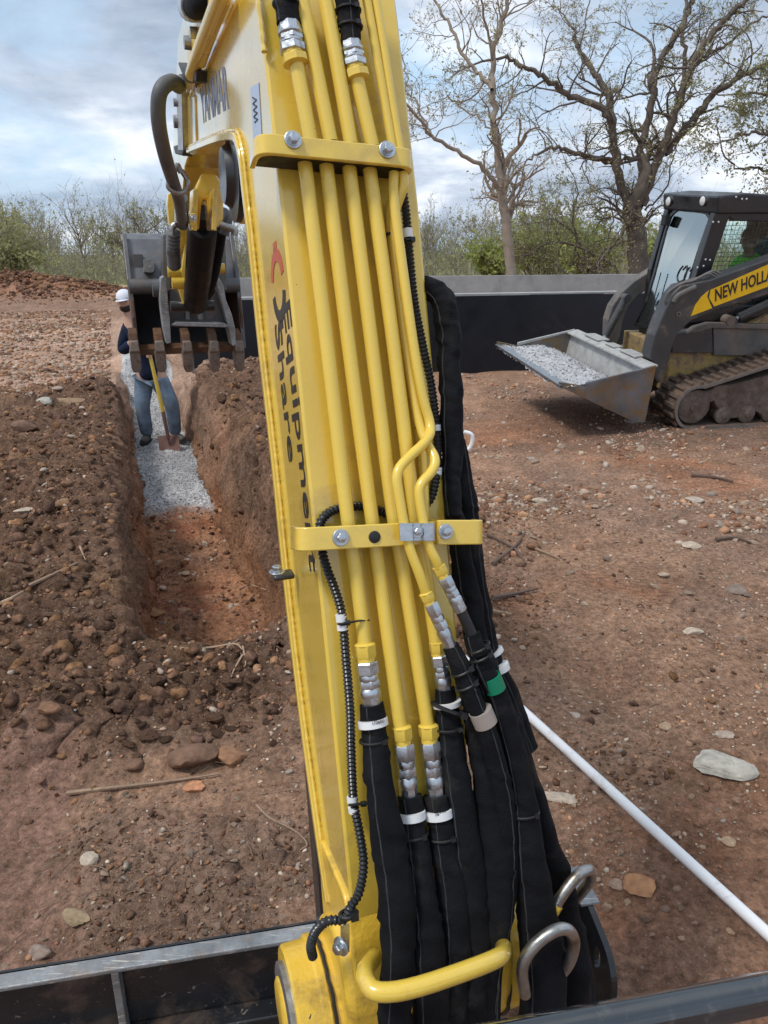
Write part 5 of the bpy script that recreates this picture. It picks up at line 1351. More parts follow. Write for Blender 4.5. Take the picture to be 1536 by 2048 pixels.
# yellow guard bar in front of the hoses
P = [bp(758, 1900, 0.03), bp(725, 1935, 0.06), bp(745, 1985, 0.15), bp(800, 1988, 0.155), bp(880, 1962, 0.15), bp(960, 1935, 0.15), bp(1005, 1915, 0.145), bp(1012, 1885, 0.09), bp(1000, 1860, 0.03)]
P = [bp(748, 1915, 0.02), bp(722, 1950, 0.085), bp(760, 2000, 0.125), bp(990, 1922, 0.125), bp(1010, 1902, 0.085), bp(1000, 1880, 0.01)]
part('guard_bar', MB().tube(chaikin(P, 3), 0.0120, 18), M['yellow'], boom)
# steel hose guides on the right
def bent_bar(px, offs, rad, label=None):
    return part('hose_guide', MB().tube(chaikin([bp(x, y, o) for (x, y), o in zip(px, offs)], 3), rad, 14), M['steel'], boom, label=label)
bent_bar([(1050, 1990), (1040, 1930), (1075, 1880), (1130, 1850), (1152, 1880), (1140, 1925), (1120, 1950)], [0.06, 0.07, 0.08, 0.085, 0.075, 0.05, 0.03], 0.0088, 'lower bare steel hose guide loop')
bent_bar([(1098, 1835), (1120, 1795), (1155, 1748), (1184, 1735), (1182, 1762), (1150, 1800)], [0.03, 0.035, 0.035, 0.03, -0.01, -0.04], 0.0085, 'upper bare steel hose guide loop with yellow foot')
part('guide_foot', MB().tube([bp(1092, 1842, 0.03), bp(1112, 1808, 0.034)], 0.0108, 12), M['yellow_cast'], boom)
# clip that holds the conduit, with its bolt
mb = MB(); a = bp(690, 1850, 0.045); b = bp(690, 1905, 0.03); mb.box(a.lerp(b, 0.5), 0.003, 0.012, (a - b).length, BN, UR, (a - b).normalized())
cp = part('conduit_clip', mb, M['zinc'], boom); bolt(683, 1892, 0.045, cp, ax=-UR + BN * 0.6, sc=1.15)
# flat bracket with bolt on the left side of the boom
p = lp(568, 1150, R0 - 0.03)
mb = MB(); mb.box(lp(566, 1150, 0.200), 0.034, 0.026, 0.009, UR, UF, UZ)
br = part('side_bracket', mb, M['black_paint'], boom, bevel=0.004, seg=2)
put('bolt', BOLT, br, lp(554, 1145, 0.192), UZ, UR, 1.1)
# boom cylinder running below the boom, black
pA, pB = lp(540, 900, 0.20), lp(632, 1850, 0.20)
mb = MB(); q0, q1 = MF(1.012, 0.0, 0.55), MF(1.178, 0.0, 1.52)
mb.box((q0 + q1) / 2 + UR * 0.3235, 0.194, 0.06, (q1 - q0).length, UR, UR.cross((q1 - q0).normalized()), (q1 - q0).normalized())
part('cylinder_guard', mb, M['black_paint'], ex, bevel=0.008, seg=2)
mb = MB(); mb.tube([MF(1.14, 0.32, 0.50), MF(1.38, 0.32, 1.40)], 0.05, 20); mb.tube([MF(1.38, 0.32, 1.40), MF(1.47, 0.32, 1.80)], 0.025, 16); part('boom_cylinder', mb, M['black_paint'], ex)
# ---- print on the left side of the boom
LB = R0 - 0.0004
xd, yd = -BD, -(UF - BD * UF.dot(BD)).normalized()
e0, e1_ = lp(583, 612, LB), lp(636, 1142, LB)
q0 = lp(574, 625, LB); L1 = (lp(628, 1145, LB) - q0).length
wq = abs((lp(600, 800, LB) - lp(583, 800, LB)).dot(yd))
text_on('boom_lettering', 'Equipment', lp(566, 614, LB), (lp(620, 1142, LB) - lp(566, 614, LB)), yd, (lp(620, 1142, LB) - lp(566, 614, LB)).length, wq * 0.86, M['print'], boom, bold=0.012, lift=0.0003)
text_on('boom_lettering', 'Share', lp(549, 652, LB), (lp(578, 925, LB) - lp(549, 652, LB)), yd, (lp(578, 925, LB) - lp(549, 652, LB)).length, wq * 0.86, M['print'], boom, bold=0.012, lift=0.0003)
M['red'] = mat('red_print', (0.50, 0.09, 0.04), 0.45, var=0.05)
def ringseg(c, ru, rv, a0, a1, w, m, name):
    n = 18; o_, i_ = [], []
    for k in range(n + 1):
        a = lerp(a0, a1, k / n); o_.append(c + xd * (math.cos(a) * ru) + yd * (math.sin(a) * rv)); i_.append(c + xd * (math.cos(a) * ru * w) + yd * (math.sin(a) * rv * w))
    mb = MB(); mb.prism(o_ + i_[::-1], -UR * 0.0004)
    mid = lerp(a0, a1, 0.5); tp = [c + xd * (math.cos(mid + s) * ru * k) + yd * (math.sin(mid + s) * rv * k) for s, k in ((-0.28, 0.97), (-0.2, 1.22), (0.2, 1.22), (0.28, 0.97))]
    mb.prism(tp, -UR * 0.0004)
    part(name, mb, m, boom, smooth=0)
cc = lp(556, 572, LB); ru = (lp(562, 638, LB) - lp(552, 505, LB)).length * 0.5; rv = wq * 0.85
ringseg(cc - xd * ru * 0.12, ru, rv, math.pi * 0.52, math.pi * 1.42, 0.62, M['red'], 'red_logo_arc')
ringseg(cc + xd * ru * 0.12, ru, rv, -math.pi * 0.48, math.pi * 0.42, 0.62, M['print'], 'black_logo_arc')
M['blueprint'] = mat('blue_grey_print', (0.14, 0.16, 0.24), 0.45, var=0.05)
g0, g1 = lp(404, 246, LB), lp(458, 214, LB)
text_on('brand_lettering', 'YANMAR', g0, g1 - g0, UZ, (g1 - g0).length, abs(lp(404, 190, LB).z - lp(404, 246, LB).z) * 1.35, M['blueprint'], boom, bold=0.02, lift=0.0003)
# pale sticker with a dark scribble near the bend
M['sticker'] = mat('pale_blue_sticker', (0.42, 0.52, 0.68), 0.4, var=0.04)
c4 = [lp(501, 175, LB), lp(518, 165, LB), lp(524, 272, LB), lp(508, 290, LB)]
stk = part('model_sticker', MB().prism(c4, -UR * 0.0006), M['sticker'], boom, smooth=0)
mb = MB()
for k in range(4):
    y = 195 + k * 13; P = [lp(505 + k * 0.8, y, LB - 0.001), lp(513 + k * 0.8, y + 5, LB - 0.001), lp(507 + k * 0.8, y + 11, LB - 0.001)]; mb.tube(P, 0.0012, 4)
part('sticker_mark', mb, M['print'], stk)
# ---- dozer blade in front of the machine
Bx = Vector((math.cos(R_(11)), math.sin(R_(11)), 0)); By = Vector((-Bx.y, Bx.x, 0))
tl = gp(0, 1968, 0.30); tr_ = gp(620, 1865, 0.30)
org = tr_ + Bx * 0.0
bl = MB(); LBl, RBl = org - Bx * 0.95, gp(1100, 1792, 0.30)
RBl = org + Bx * ((RBl - org).dot(Bx) + 0.07)
bl.prism([LBl + By * 0.02 - UZ * 0.29, RBl + By * 0.02 - UZ * 0.29, RBl + By * 0.02, LBl + By * 0.02], By * 0.012)
blade = part('dozer_blade', bl, M['blade'], ex, smooth=0, bevel=0.002)
mb = MB(); mb.prism([LBl - By * 0.012 - UZ * 0.012, RBl - By * 0.012 - UZ * 0.012, RBl - By * 0.012, LBl - By * 0.012], By * 0.040); part('top_rail', mb, M['worn'], blade, smooth=0, bevel=0.003)
for xk in (-0.415, 0.55 - 0.02):
    p = org + Bx * xk if xk < 0 else RBl - Bx * 0.1
for px in (225,):
    p = gp(px, 1985, 0.28); p = org + Bx * (p - org).dot(Bx)
    mb = MB(); mb.prism([p - By * 0.012 - UZ * 0.29 - Bx * 0.008, p - By * 0.012 - UZ * 0.29 + Bx * 0.008, p - By * 0.012 - UZ * 0.012 + Bx * 0.008, p - By * 0.012 - UZ * 0.012 - Bx * 0.008], By * 0.030)
    part('stiffener', mb, M['worn'], blade, smooth=0, bevel=0.002)
mb = MB(); p = org - By * 0.03 - UZ * 0.20
mb.prism([p - Bx * 0.9, p + Bx * 0.5, p + Bx * 0.5 - UZ * 0.06, p - Bx * 0.9 - UZ * 0.06], By * 0.05); part('lower_beam', mb, M['blade'], blade, smooth=0, bevel=0.004)
# right end plate with lifting eye, standing across the blade
e0 = RBl + Bx * 0.0
def EP(u, v): return e0 + By * u + UZ * v
outl = round_poly([EP(0.05, -0.30), EP(0.05, 0.012), EP(-0.06, 0.012), EP(-0.165, -0.02), EP(-0.20, -0.07), EP(-0.20, -0.30)], [0, 0.01, 0.02, 0.05, 0.05, 0.01], 5)
mb = MB()
# plate with a slot: built as two halves round the hole
hc = EP(-0.125, -0.075); n = 16
hole = [hc + By * (math.cos(2 * math.pi * k / n) * 0.016) + UZ * (math.sin(2 * math.pi * k / n) * 0.030) for k in range(n)]
import bmesh
bm = bmesh.new(); vo = [bm.verts.new(p) for p in outl]; vh = [bm.verts.new(p) for p in hole]
eo = [bm.edges.new((vo[i], vo[(i + 1) % len(vo)])) for i in range(len(vo))]; eh = [bm.edges.new((vh[i], vh[(i + 1) % n])) for i in range(n)]
bmesh.ops.triangle_fill(bm, use_beauty=True, edges=eo + eh)
ext = bmesh.ops.extrude_face_region(bm, geom=list(bm.faces)); bmesh.ops.translate(bm, vec=Bx * 0.014, verts=[q for q in ext['geom'] if isinstance(q, bmesh.types.BMVert)])
bm.verts.ensure_lookup_table(); bm.verts.index_update()
mb.add([q.co.copy() for q in bm.verts], [tuple(q.index for q in f.verts) for f in bm.faces]); bm.free()
part('end_plate', mb, M['black_paint'], blade, smooth=0)
mb = MB(); P = [EP(-0.06, 0.013) + Bx * 0.007, EP(0.05, 0.013) + Bx * 0.007]; mb.box((P[0] + P[1]) / 2, 0.045, 0.11, 0.006, Bx, By, UZ); part('wear_edge', mb, M['worn'], blade, smooth=0)
# ---- hand rail of the cab front, close to the camera
ra, rb = hit(1000, 2095, MF(0.50, 0, 0), UF), hit(1640, 1968, MF(0.50, 0, 0), UF)
M['rail'] = mat('satin_dark_rail', (0.035, 0.042, 0.05), 0.16, 0.2, var=0.15, vscale=9, coat=0.6, dirt=(0.12, 0.12, 0.12), dirt_amt=0.12, dirt_scale=25)
ra2 = ra + (ra - rb) * 0.6; rb2 = rb + (rb - ra) * 1.6
dd = (rb2 - ra2).normalized(); un = UZ * 0.75 - UF * 0.66; un = (un - dd * un.dot(dd)).normalized()
pr2 = [(-0.022, -0.03), (-0.022, 0.006), (-0.014, 0.014), (-0.004, 0.017), (0.006, 0.015), (0.010, 0.010), (0.016, 0.008), (0.022, 0.002), (0.022, -0.03)]
sd = dd.cross(un)
mb = MB(); mb.prism([ra2 + sd * u + un * v for u, v in pr2], rb2 - ra2); part('cab_front_rail', mb, M['rail'], ex, smooth=60, bevel=0.002)
# ---- black canvas bag of hoses at the right of the foot
sleeve('canvas_cover', None, None, [0.03, 0.044, 0.050, 0.052], 21, m=M['sleeve'], pts3=[bp(1100, 1800, -0.07), bp(1125, 1880, -0.07), bp(1132, 1980, -0.05), bp(1130, 2080, -0.04)], wr=0.12)

# ------------------------------------------------------------ far half: arm, linkage, bucket
RC = 0.325
arm_prof = [MF(2.02, 0.255, 2.10), MF(2.25, 0.255, 2.06), MF(2.72, 0.255, 2.0 - 0.0), MF(3.05, 0.255, 1.86), MF(3.62, 0.255, 1.60), MF(3.80, 0.255, 1.52), MF(3.86, 0.255, 1.60), MF(3.80, 0.255, 1.72), MF(3.1, 0.255, 2.10), MF(2.6, 0.255, 2.34), MF(2.1, 0.255, 2.36), MF(1.95, 0.255, 2.25)]
arm = part('dipper_arm', MB().prism(arm_prof, UR * 0.14), M['yellow'], ex, smooth=0, bevel=0.004)
# boom tip housing and pin
mb = MB(); mb.prism([p - UR * 0.004 for p in [lp(366, 192), lp(392, 188), lp(396, 306), lp(384, 310), lp(366, 300)]], UR * 0.03); part('tip_plate', mb, M['yellow'], boom, smooth=0, bevel=0.006)
# cylinder saddle with ribs under the arm (where the thumb cylinder is pinned)
def fprism(pxs, f, depth, name, m, parent, bevel=0.003, **kw):
    return part(name, MB().prism([fp(x, y, f) for x, y in pxs], UF * depth), m, parent, smooth=kw.pop('smooth', 0), bevel=bevel, **kw)
sad = fprism([(379, 432), (392, 372), (404, 346), (432, 348), (447, 372), (447, 440), (428, 462), (418, 462), (412, 400), (404, 400), (398, 460), (382, 456)], 2.62, 0.06, 'cylinder_saddle', M['yellow'], arm, bevel=0.006)
for xa in ((383, 394), (423, 433)):
    fprism([(xa[0], 460), (xa[0] + 3, 378), (xa[1] + 3, 376), (xa[1], 462)], 2.52, 0.10, 'saddle_rib', M['yellow'], sad)
fprism([(380, 426), (391, 426), (391, 452), (380, 452)], 2.48, 0.03, 'grease_block', M['yellow'], sad)
put('bolt', BOLT, sad, fp(386, 436, 2.478), -UF, UR, 0.9)
# thumb cylinder, black
th0, th1 = fp(408, 425, 2.72), fp(391, 612, 3.30)
mb = MB(); mb.tube([th0, th0.lerp(th1, 0.12)], 0.028, 16); mb.lathe(th0.lerp(th1, 0.12), th1 - th0, [(0, 0.046), (0.01, 0.050), ((th1 - th0).length * 0.84, 0.050), ((th1 - th0).length * 0.86, 0.044)], 28)
M['cyl_black'] = mat('clean_black_paint', (0.006, 0.006, 0.008), 0.45, var=0.2, vscale=8, spec=0.3)
thc = part('thumb_cylinder', mb, M['cyl_black'], arm, smooth=40)
part('cylinder_pin', MB().tube([th1 - UR * 0.10, th1 + UR * 0.075], 0.022, 14), M['black_paint'], thc)
# yellow arm sides seen beside the cylinder
fprism([(357, 580), (372, 468), (384, 466), (378, 596), (366, 610)], 3.25, 0.06, 'arm_side', M['yellow'], arm)
fprism([(412, 560), (420, 470), (429, 470), (424, 570)], 3.3, 0.06, 'arm_side', M['yellow'], arm)
for x, y, rr_ in ((346, 543, 0.022), (434, 537, 0.020), (354, 565, 0.026)):
    mb = MB(); c = fp(x, y, 3.2); mb.lathe(c - UR * 0.02, UR, [(0, rr_), (0.05, rr_)], 16); part('link_pin', mb, M['yellow_cast'], arm)
# hoses and fittings of the arm
def fsleeve(px, fs, rads, name='arm_hose', m=None, parent=arm, n=12):
    P = [fp(x, y, f) for (x, y), f in zip(px, fs)]; sp = spline(P, 8); L = len(sp)
    R__ = [lerp(rads[0], rads[1], i / (L - 1)) for i in range(L)]
    return part(name, MB().tube(sp, R__, n), m or M['hose'], parent, smooth=60)
M['hose'] = mat('grey_rubber_hose', (0.11, 0.115, 0.12), 0.55, var=0.2, vscale=20)
fsleeve([(358, 172), (344, 164), (326, 174), (317, 200), (318, 250), (330, 310), (345, 360), (358, 400), (364, 440)], [2.05, 1.98, 1.95, 1.95, 1.98, 2.05, 2.2, 2.35, 2.5], [0.0175, 0.0165], 'hanging_hose')
for y, k in ((167, 330), (185, 320)):
    pass
mb = MB(); P = [fp(x, y, 2.2) for x, y in ((362, 346), (354, 330), (345, 358), (338, 362), (338, 376), (356, 386), (372, 380), (375, 362), (362, 340))]
part('hose_ring', MB().tube(spline(P, 6), 0.007, 8), M['steel'], arm)
fsleeve([(448, 470), (455, 440), (448, 425), (440, 440), (432, 470)], [2.9, 2.9, 2.9, 2.9, 3.0], [0.018, 0.018]);
part('elbow_fitting', MB().tube(chaikin([fp(468, 470, 2.85), fp(470, 458, 2.85), (fp(455, 455, 2.85)), fp(438, 448, 2.85)], 2), 0.013, 10), M['steel'], arm)
part('elbow_fitting', MB().tube(chaikin([fp(344, 470, 2.9), fp(344, 452, 2.9), fp(356, 448, 2.9), fp(370, 450, 2.9)], 2), 0.012, 10), M['steel'], arm)
sp = resample([fp(347, 462, 2.95), fp(346, 500, 3.0), fp(349, 535, 3.1)], 0.008)
part('spring_guard', MB().tube(sp, [0.026 if i % 2 else 0.021 for i in range(len(sp))], 12), M['hose'], arm, smooth=60)
fsleeve([(443, 462), (436, 500), (428, 540), (418, 572), (410, 588)], [2.95, 3.05, 3.1, 3.15, 3.2], [0.020, 0.026], 'black_sleeve', M['sleeve'])
fsleeve([(362, 395), (365, 440), (362, 452)], [2.5, 2.6, 2.6], [0.020, 0.020], 'hose_end', M['hose'])
# tube and linkage stack along the boom head at its far end
def lat(px0, px1, f, rad, m, name, parent=boom, n=14): return part(name, MB().tube([fp(*px0, f), fp(*px1, f)], rad, n), m, parent)
def sidetube(px, rr, rad, m, name, parent=boom, ch=2):
    return part(name, MB().tube(chaikin([lp(x, y, q) for (x, y), q in zip(px, rr)], ch), rad, 14), m, parent)
sidetube([(383, 150), (392, 118), (446, -20)], [0.20, 0.20, 0.20], 0.013, M['yellow_tube'], 'arm_tube')
sidetube([(404, 128), (420, 80), (452, 0)], [0.21, 0.21, 0.21], 0.008, M['yellow_tube'], 'arm_tube')
for (x, y, s_) in ((362, 160, 1.0), (350, 243, 1.3), (350, 205, 0.8), (372, 85, 1.1), (384, 65, 0.9)):
    mb = MB(); c = lp(x, y, 0.20); mb.lathe(c + UR * 0.03, -UR, [(0, 0.022 * s_), (0.012, 0.022 * s_), (0.014, 0.013 * s_), (0.034, 0.012 * s_)], 12); part('link_bolt', mb, M['steel'], boom)
mb = MB(); mb.prism([lp(x, y, 0.205) for x, y in ((352, 150), (362, 150), (366, 300), (356, 300))], UR * 0.02); part('link_plate', mb, M['steel'], boom, smooth=0)
mb = MB(); mb.prism([lp(x, y, 0.21) for x, y in ((374, 60), (386, 55), (400, 20), (412, -10), (430, -10), (400, 70), (384, 130), (376, 130))], UR * 0.05); part('link_plate', mb, M['yellow_cast'], boom, smooth=0)
sidetube([(384, 14), (400, 12), (424, -10)], [0.20, 0.20, 0.22], 0.022, M['sleeve'], 'black_sleeve'); sidetube([(381, 14), (389, 13)], [0.20, 0.20], 0.026, M['zinc'], 'hose_end')
mb = MB(); mb.prism([lp(x, y, 0.20) for x, y in ((354, 124), (372, 136), (392, 140), (392, 164), (376, 166), (364, 150))], UR * 0.04); part('rubber_clamp', mb, M['black'], boom, smooth=0, bevel=0.004)
mb = MB(); mb.prism([lp(x, y, 0.21) for x, y in ((346, 292), (362, 286), (368, 296), (364, 312), (350, 308))], UR * 0.03); part('stop_block', mb, M['black'], boom, smooth=0, bevel=0.004)
# bolted round cover and hook plate just below the bend
mb = MB(); cc_ = lp(476, 352, 0.25); mb.lathe(cc_, -UR, [(0, 0.085), (0.012, 0.085), (0.016, 0.06), (0.03, 0.05)], 32); part('pin_cap', mb, M['black_paint'], boom)
mb = MB(); mb.prism([lp(x, y, 0.27) for x, y in ((466, 300), (486, 300), (492, 400), (478, 448), (470, 440), (466, 400))], UR * 0.02); part('hook_plate', mb, M['yellow'], boom, smooth=0, bevel=0.003)

# ---- bucket
bf = 3.88
def BW(R_l): return UR * R_l
RL, RRt = 0.075, 0.565
def bpt(f, z, r_): return MF(f, r_, z)
zc = CAM_H
sec = [(3.80, zc - 0.445), (3.98, zc - 0.47), (4.16, zc - 0.42), (4.30, zc - 0.28), (4.34, zc - 0.10), (4.26, zc + 0.03), (4.10, zc + 0.085), (3.98, zc + 0.045), (3.86, zc - 0.145)]
secs = [Vector((a, b, 0)) for a, b in sec]; curve = chaikin(secs[:-1], 2) + [secs[-1]]
th = 0.014; mb = MB(); n = len(curve)
inner = []
for i, p in enumerate(curve):
    t = (curve[min(i + 1, n - 1)] - curve[max(i - 1, 0)]).normalized(); nn = Vector((-t.y, t.x, 0)); inner.append(p + nn * th)
vs = []
for R__ in (RL, RRt):
    vs += [bpt(p.x, p.y, R__) for p in curve] + [bpt(p.x, p.y, R__) for p in inner]
fs = []
for i in range(n - 1):
    fs += [(i, i + 1, 2 * n + i + 1, 2 * n + i), (n + i, 3 * n + i, 3 * n + i + 1, n + i + 1), (i, n + i, n + i + 1, i + 1), (2 * n + i, 2 * n + i + 1, 3 * n + i + 1, 3 * n + i)]
fs += [(0, 2 * n, 3 * n, n), (n - 1, 2 * n - 1, 4 * n - 1, 3 * n - 1)]
mb.add(vs, fs); bk = part('bucket', mb, M['bucket'], ex, smooth=40)
for R__, s_ in ((RL - 0.012, 0.012), (RRt, 0.012)):
    mb = MB(); pts = [bpt(p.x, p.y, R__) for p in curve] + [bpt(3.79, zc - 0.30, R__)]; mb.prism(pts, UR * s_); part('side_plate', mb, M['rust'], bk, smooth=0, bevel=0.002)
    mb = MB(); mb.prism([bpt(3.775, zc - 0.46, R__ - 0.004), bpt(3.80, zc - 0.46, R__ - 0.004), bpt(3.87, zc - 0.12, R__ - 0.004), bpt(3.99, zc + 0.07, R__ - 0.004), bpt(3.965, zc + 0.07, R__ - 0.004), bpt(3.845, zc - 0.13, R__ - 0.004)], UR * (s_ + 0.008)); part('side_cutter', mb, M['bucket'], bk, smooth=0, bevel=0.003)
part('torque_tube', MB().tube([bpt(3.85, zc - 0.165, RL - 0.01), bpt(3.85, zc - 0.165, RRt + 0.01)], 0.036, 20), M['bucket'], bk)
mb = MB(); mb.prism([bpt(3.74, zc - 0.47, RL), bpt(3.74, zc - 0.44, RL), bpt(3.80, zc - 0.425, RL), bpt(3.86, zc - 0.455, RL)], UR * (RRt - RL)); part('cutting_lip', mb, M['rust'], bk, smooth=0, bevel=0.002)
part('wear_patch', MB().prism([fp(x, y, 3.84) for x, y in ((287, 519), (306, 519), (309, 524), (308, 541), (304, 545), (288, 544))], UF * 0.07), M['worn'], bk, smooth=0)
part('part_plate', MB().prism([fp(x, y, 3.90) for x, y in ((264, 508), (285, 508), (286, 550), (265, 550))], UF * 0.03), M['bucket'], bk, smooth=0, bevel=0.002)
# ears that carry the pins
for xa, xb in ((326, 338), (440, 450)):
    fprism([(xa, 470), (xb, 464), (xb + 4, 580), (xa - 1, 585)], 3.72, 0.16, 'bucket_ear', M['bucket'], bk)
for i, cxp in enumerate((268, 318, 372, 425, 474)):
    tl_ = [(cxp - 10, 655), (cxp + 9, 655), (cxp + 9, 690), (cxp - 10, 690)]
    c = fp(cxp, 690, 3.74); q = fp(cxp + (cxp - 372) * 0.02, 740, 3.70)
    rr_ = (c - UR * c.dot(UR)); R__ = c.dot(UR)
    ad_ = part('tooth_adapter', MB().prism([bpt(3.72, c.z + 0.055, R__ - 0.020), bpt(3.80, c.z + 0.075, R__ - 0.020), bpt(3.80, c.z - 0.02, R__ - 0.020), bpt(3.69, c.z - 0.02, R__ - 0.020)], UR * 0.04), M['rust'], bk, smooth=0, bevel=0.004)
    mb = MB()
    
    def lay(z_, f0, f1, w, dx=0): return [bpt(f0, z_, R__ - w + dx), bpt(f0, z_, R__ + w + dx), bpt(f1, z_, R__ + w + dx), bpt(f1, z_, R__ - w + dx)]
    L_ = [lay(c.z + 0.025, 3.66, 3.78, 0.019), lay(c.z - 0.02, 3.655, 3.775, 0.021), lay(c.z - 0.03, 3.668, 3.765, 0.024), lay(c.z - 0.100, 3.685, 3.735, 0.0225), lay(c.z - 0.122, 3.695, 3.72, 0.014)]
    vs = [p for l_ in L_ for p in l_]; fs = [(3, 2, 1, 0), (16, 17, 18, 19)]
    for a in range(4):
        for k in range(4): fs.append((a * 4 + k, a * 4 + (k + 1) % 4, a * 4 + 4 + (k + 1) % 4, a * 4 + 4 + k))
    part('tooth', mb.add(vs, fs), M['tooth'], bk, smooth=30, bevel=0.004)
# ---- thumb
tb = fprism([(340, 578), (350, 575), (365, 600), (372, 612), (385, 616), (412, 612), (425, 594), (438, 574), (446, 590), (455, 640), (460, 652), (340, 654), (336, 640)], 3.50, 0.02, 'thumb', M['bucket'], ex, label='grey hydraulic thumb plate in front of the bucket')
fprism([(322, 556), (328, 552), (333, 558), (336, 600), (340, 640), (342, 686), (333, 688), (327, 660), (322, 620), (319, 590)], 3.42, 0.12, 'thumb_finger', M['worn'], tb)
fprism([(432, 562), (439, 556), (447, 572), (452, 600), (464, 630), (470, 655), (472, 690), (465, 692), (458, 660), (446, 612), (438, 585)], 3.42, 0.12, 'thumb_finger', M['worn'], tb)
fprism([(342, 650), (352, 644), (450, 646), (460, 654), (450, 655), (352, 652)], 3.42, 0.10, 'thumb_crossbar', M['worn'], tb)
part('thumb_pivot', MB().tube([fp(305, 578, 3.5), fp(330, 578, 3.5)], 0.034, 16), M['bucket'], tb)
for xa in (372, 398): fprism([(xa, 612), (xa + 7, 612), (xa + 8, 640), (xa, 640)], 3.43, 0.07, 'thumb_lug', M['bucket'], tb)
# small yellow bracket that peeks out left of the arm
fprism([(336, 388), (345, 384), (350, 400), (347, 452), (338, 452), (334, 410)], 2.9, 0.05, 'hose_bracket', M['yellow'], arm)
print('TEX', _t.time() - _T0)

# ------------------------------------------------------------ compact track loader
LA, LR = R_(11), R_(5)
LF = Vector((-math.cos(LA), -math.sin(LA), 0)); LS = Vector((-math.sin(LA) * math.cos(LR), math.cos(LA) * math.cos(LR), math.sin(LR)))
LU = LS.cross(LF); LU = LU if LU.z > 0 else -LU
LO = gp(1350, 862, 0.0) + UZ * 0.0
def LW(a, h, c): return LO + LF * a + LU * h + LS * c
def LX(x, y, c): return hit(x, y, LO + LS * c, LS)
def la(p): q = p - LO; return q.dot(LF), q.dot(LU)
ld = thing('track_loader', 'grey and yellow compact track loader with enclosed cab carrying a bucket of gravel', 'track loader', LW(-0.8, 0, 0.95))
M['ld_dark'] = mat('dark_grey_loader_paint', (0.042, 0.043, 0.046), 0.45, var=0.2, vscale=5, dirt=(0.15, 0.12, 0.095), dirt_amt=0.28, dirt_scale=5, coat=0.15)
M['ld_dusty'] = mat('dusty_grey_loader_paint', (0.11, 0.105, 0.10), 0.7, var=0.25, vscale=5, dirt=(0.19, 0.15, 0.12), dirt_amt=0.6, dirt_scale=4)
M['ld_black'] = mat('cab_black_paint', (0.014, 0.015, 0.018), 0.35, var=0.2, vscale=6, coat=0.3, dirt=(0.07, 0.06, 0.055), dirt_amt=0.1, dirt_scale=6)
M['ld_yellow'] = mat('loader_decal_yellow', (0.80, 0.48, 0.01), 0.35, var=0.05)
M['ld_yold'] = mat('muddy_loader_yellow', (0.42, 0.29, 0.09), 0.7, var=0.25, vscale=8, dirt=(0.17, 0.12, 0.09), dirt_amt=0.75, dirt_scale=8, bump=0.2)
M['track'] = mat('muddy_track_rubber', (0.075, 0.055, 0.045), 0.9, var=0.35, vscale=14, bump=0.6, bscale=40, dirt=(0.15, 0.095, 0.065), dirt_amt=0.75, dirt_scale=9)
M['track_rim'] = mat('worn_track_edge', (0.17, 0.15, 0.135), 0.8, var=0.25, vscale=20, bump=0.2)
M['uc'] = mat('muddy_undercarriage', (0.15, 0.115, 0.095), 0.9, var=0.3, vscale=9, bump=0.5, bscale=30, dirt=(0.09, 0.06, 0.045), dirt_amt=0.6, dirt_scale=12)
M['bsteel'] = mat('polished_bucket_steel', (0.17, 0.185, 0.21), 0.36, 0.55, var=0.4, vscale=3, dirt=(0.26, 0.16, 0.05), dirt_amt=0.6, dirt_scale=4, bump=0.05)
M['bpale'] = mat('dusty_pale_steel', (0.40, 0.40, 0.39), 0.6, 0.15, var=0.15, vscale=10, dirt=(0.28, 0.26, 0.23), dirt_amt=0.4, dirt_scale=9)
def glass(name, tint, fac=0.22, rough=0.03):
    m = bpy.data.materials.new(name); m.use_nodes = True; n, l = m.node_tree.nodes, m.node_tree.links; n.clear()
    o = n.new('ShaderNodeOutputMaterial'); t = n.new('ShaderNodeBsdfTransparent'); t.inputs[0].default_value = tint + (1,)
    g = n.new('ShaderNodeBsdfGlossy'); g.inputs['Roughness'].default_value = rough; g.inputs['Color'].default_value = (0.85, 0.95, 0.95, 1)
    fr = n.new('ShaderNodeFresnel'); fr.inputs[0].default_value = 1.5
    ad = n.new('ShaderNodeMath'); ad.operation = 'ADD'; ad.inputs[1].default_value = fac; l.new(fr.outputs[0], ad.inputs[0])
    mx_ = n.new('ShaderNodeMixShader'); l.new(ad.outputs[0], mx_.inputs[0]); l.new(t.outputs[0], mx_.inputs[1]); l.new(g.outputs[0], mx_.inputs[2]); l.new(mx_.outputs[0], o.inputs[0]); return m
M['glass'] = glass('tinted_windscreen', (0.62, 0.80, 0.76), 0.42, 0.08)
M['sglass'] = glass('tinted_side_glass', (0.94, 0.99, 0.96), -0.02)
def lprism(pts, c0, c1, name, m, parent=ld, bevel=0.006, px=True, **kw):
    P = [LX(x, y, c0) if px else LW(x, y, c0) for x, y in pts]
    return part(name, MB().prism(P, LS * (c1 - c0)), m, parent, smooth=kw.pop('smooth', 0), bevel=bevel, **kw)
def lbox(a0, a1, h0, h1, c0, c1, name, m, parent=ld, bevel=0.006): return lprism([(a0, h0), (a1, h0), (a1, h1), (a0, h1)], c0, c1, name, m, parent, bevel, px=False)
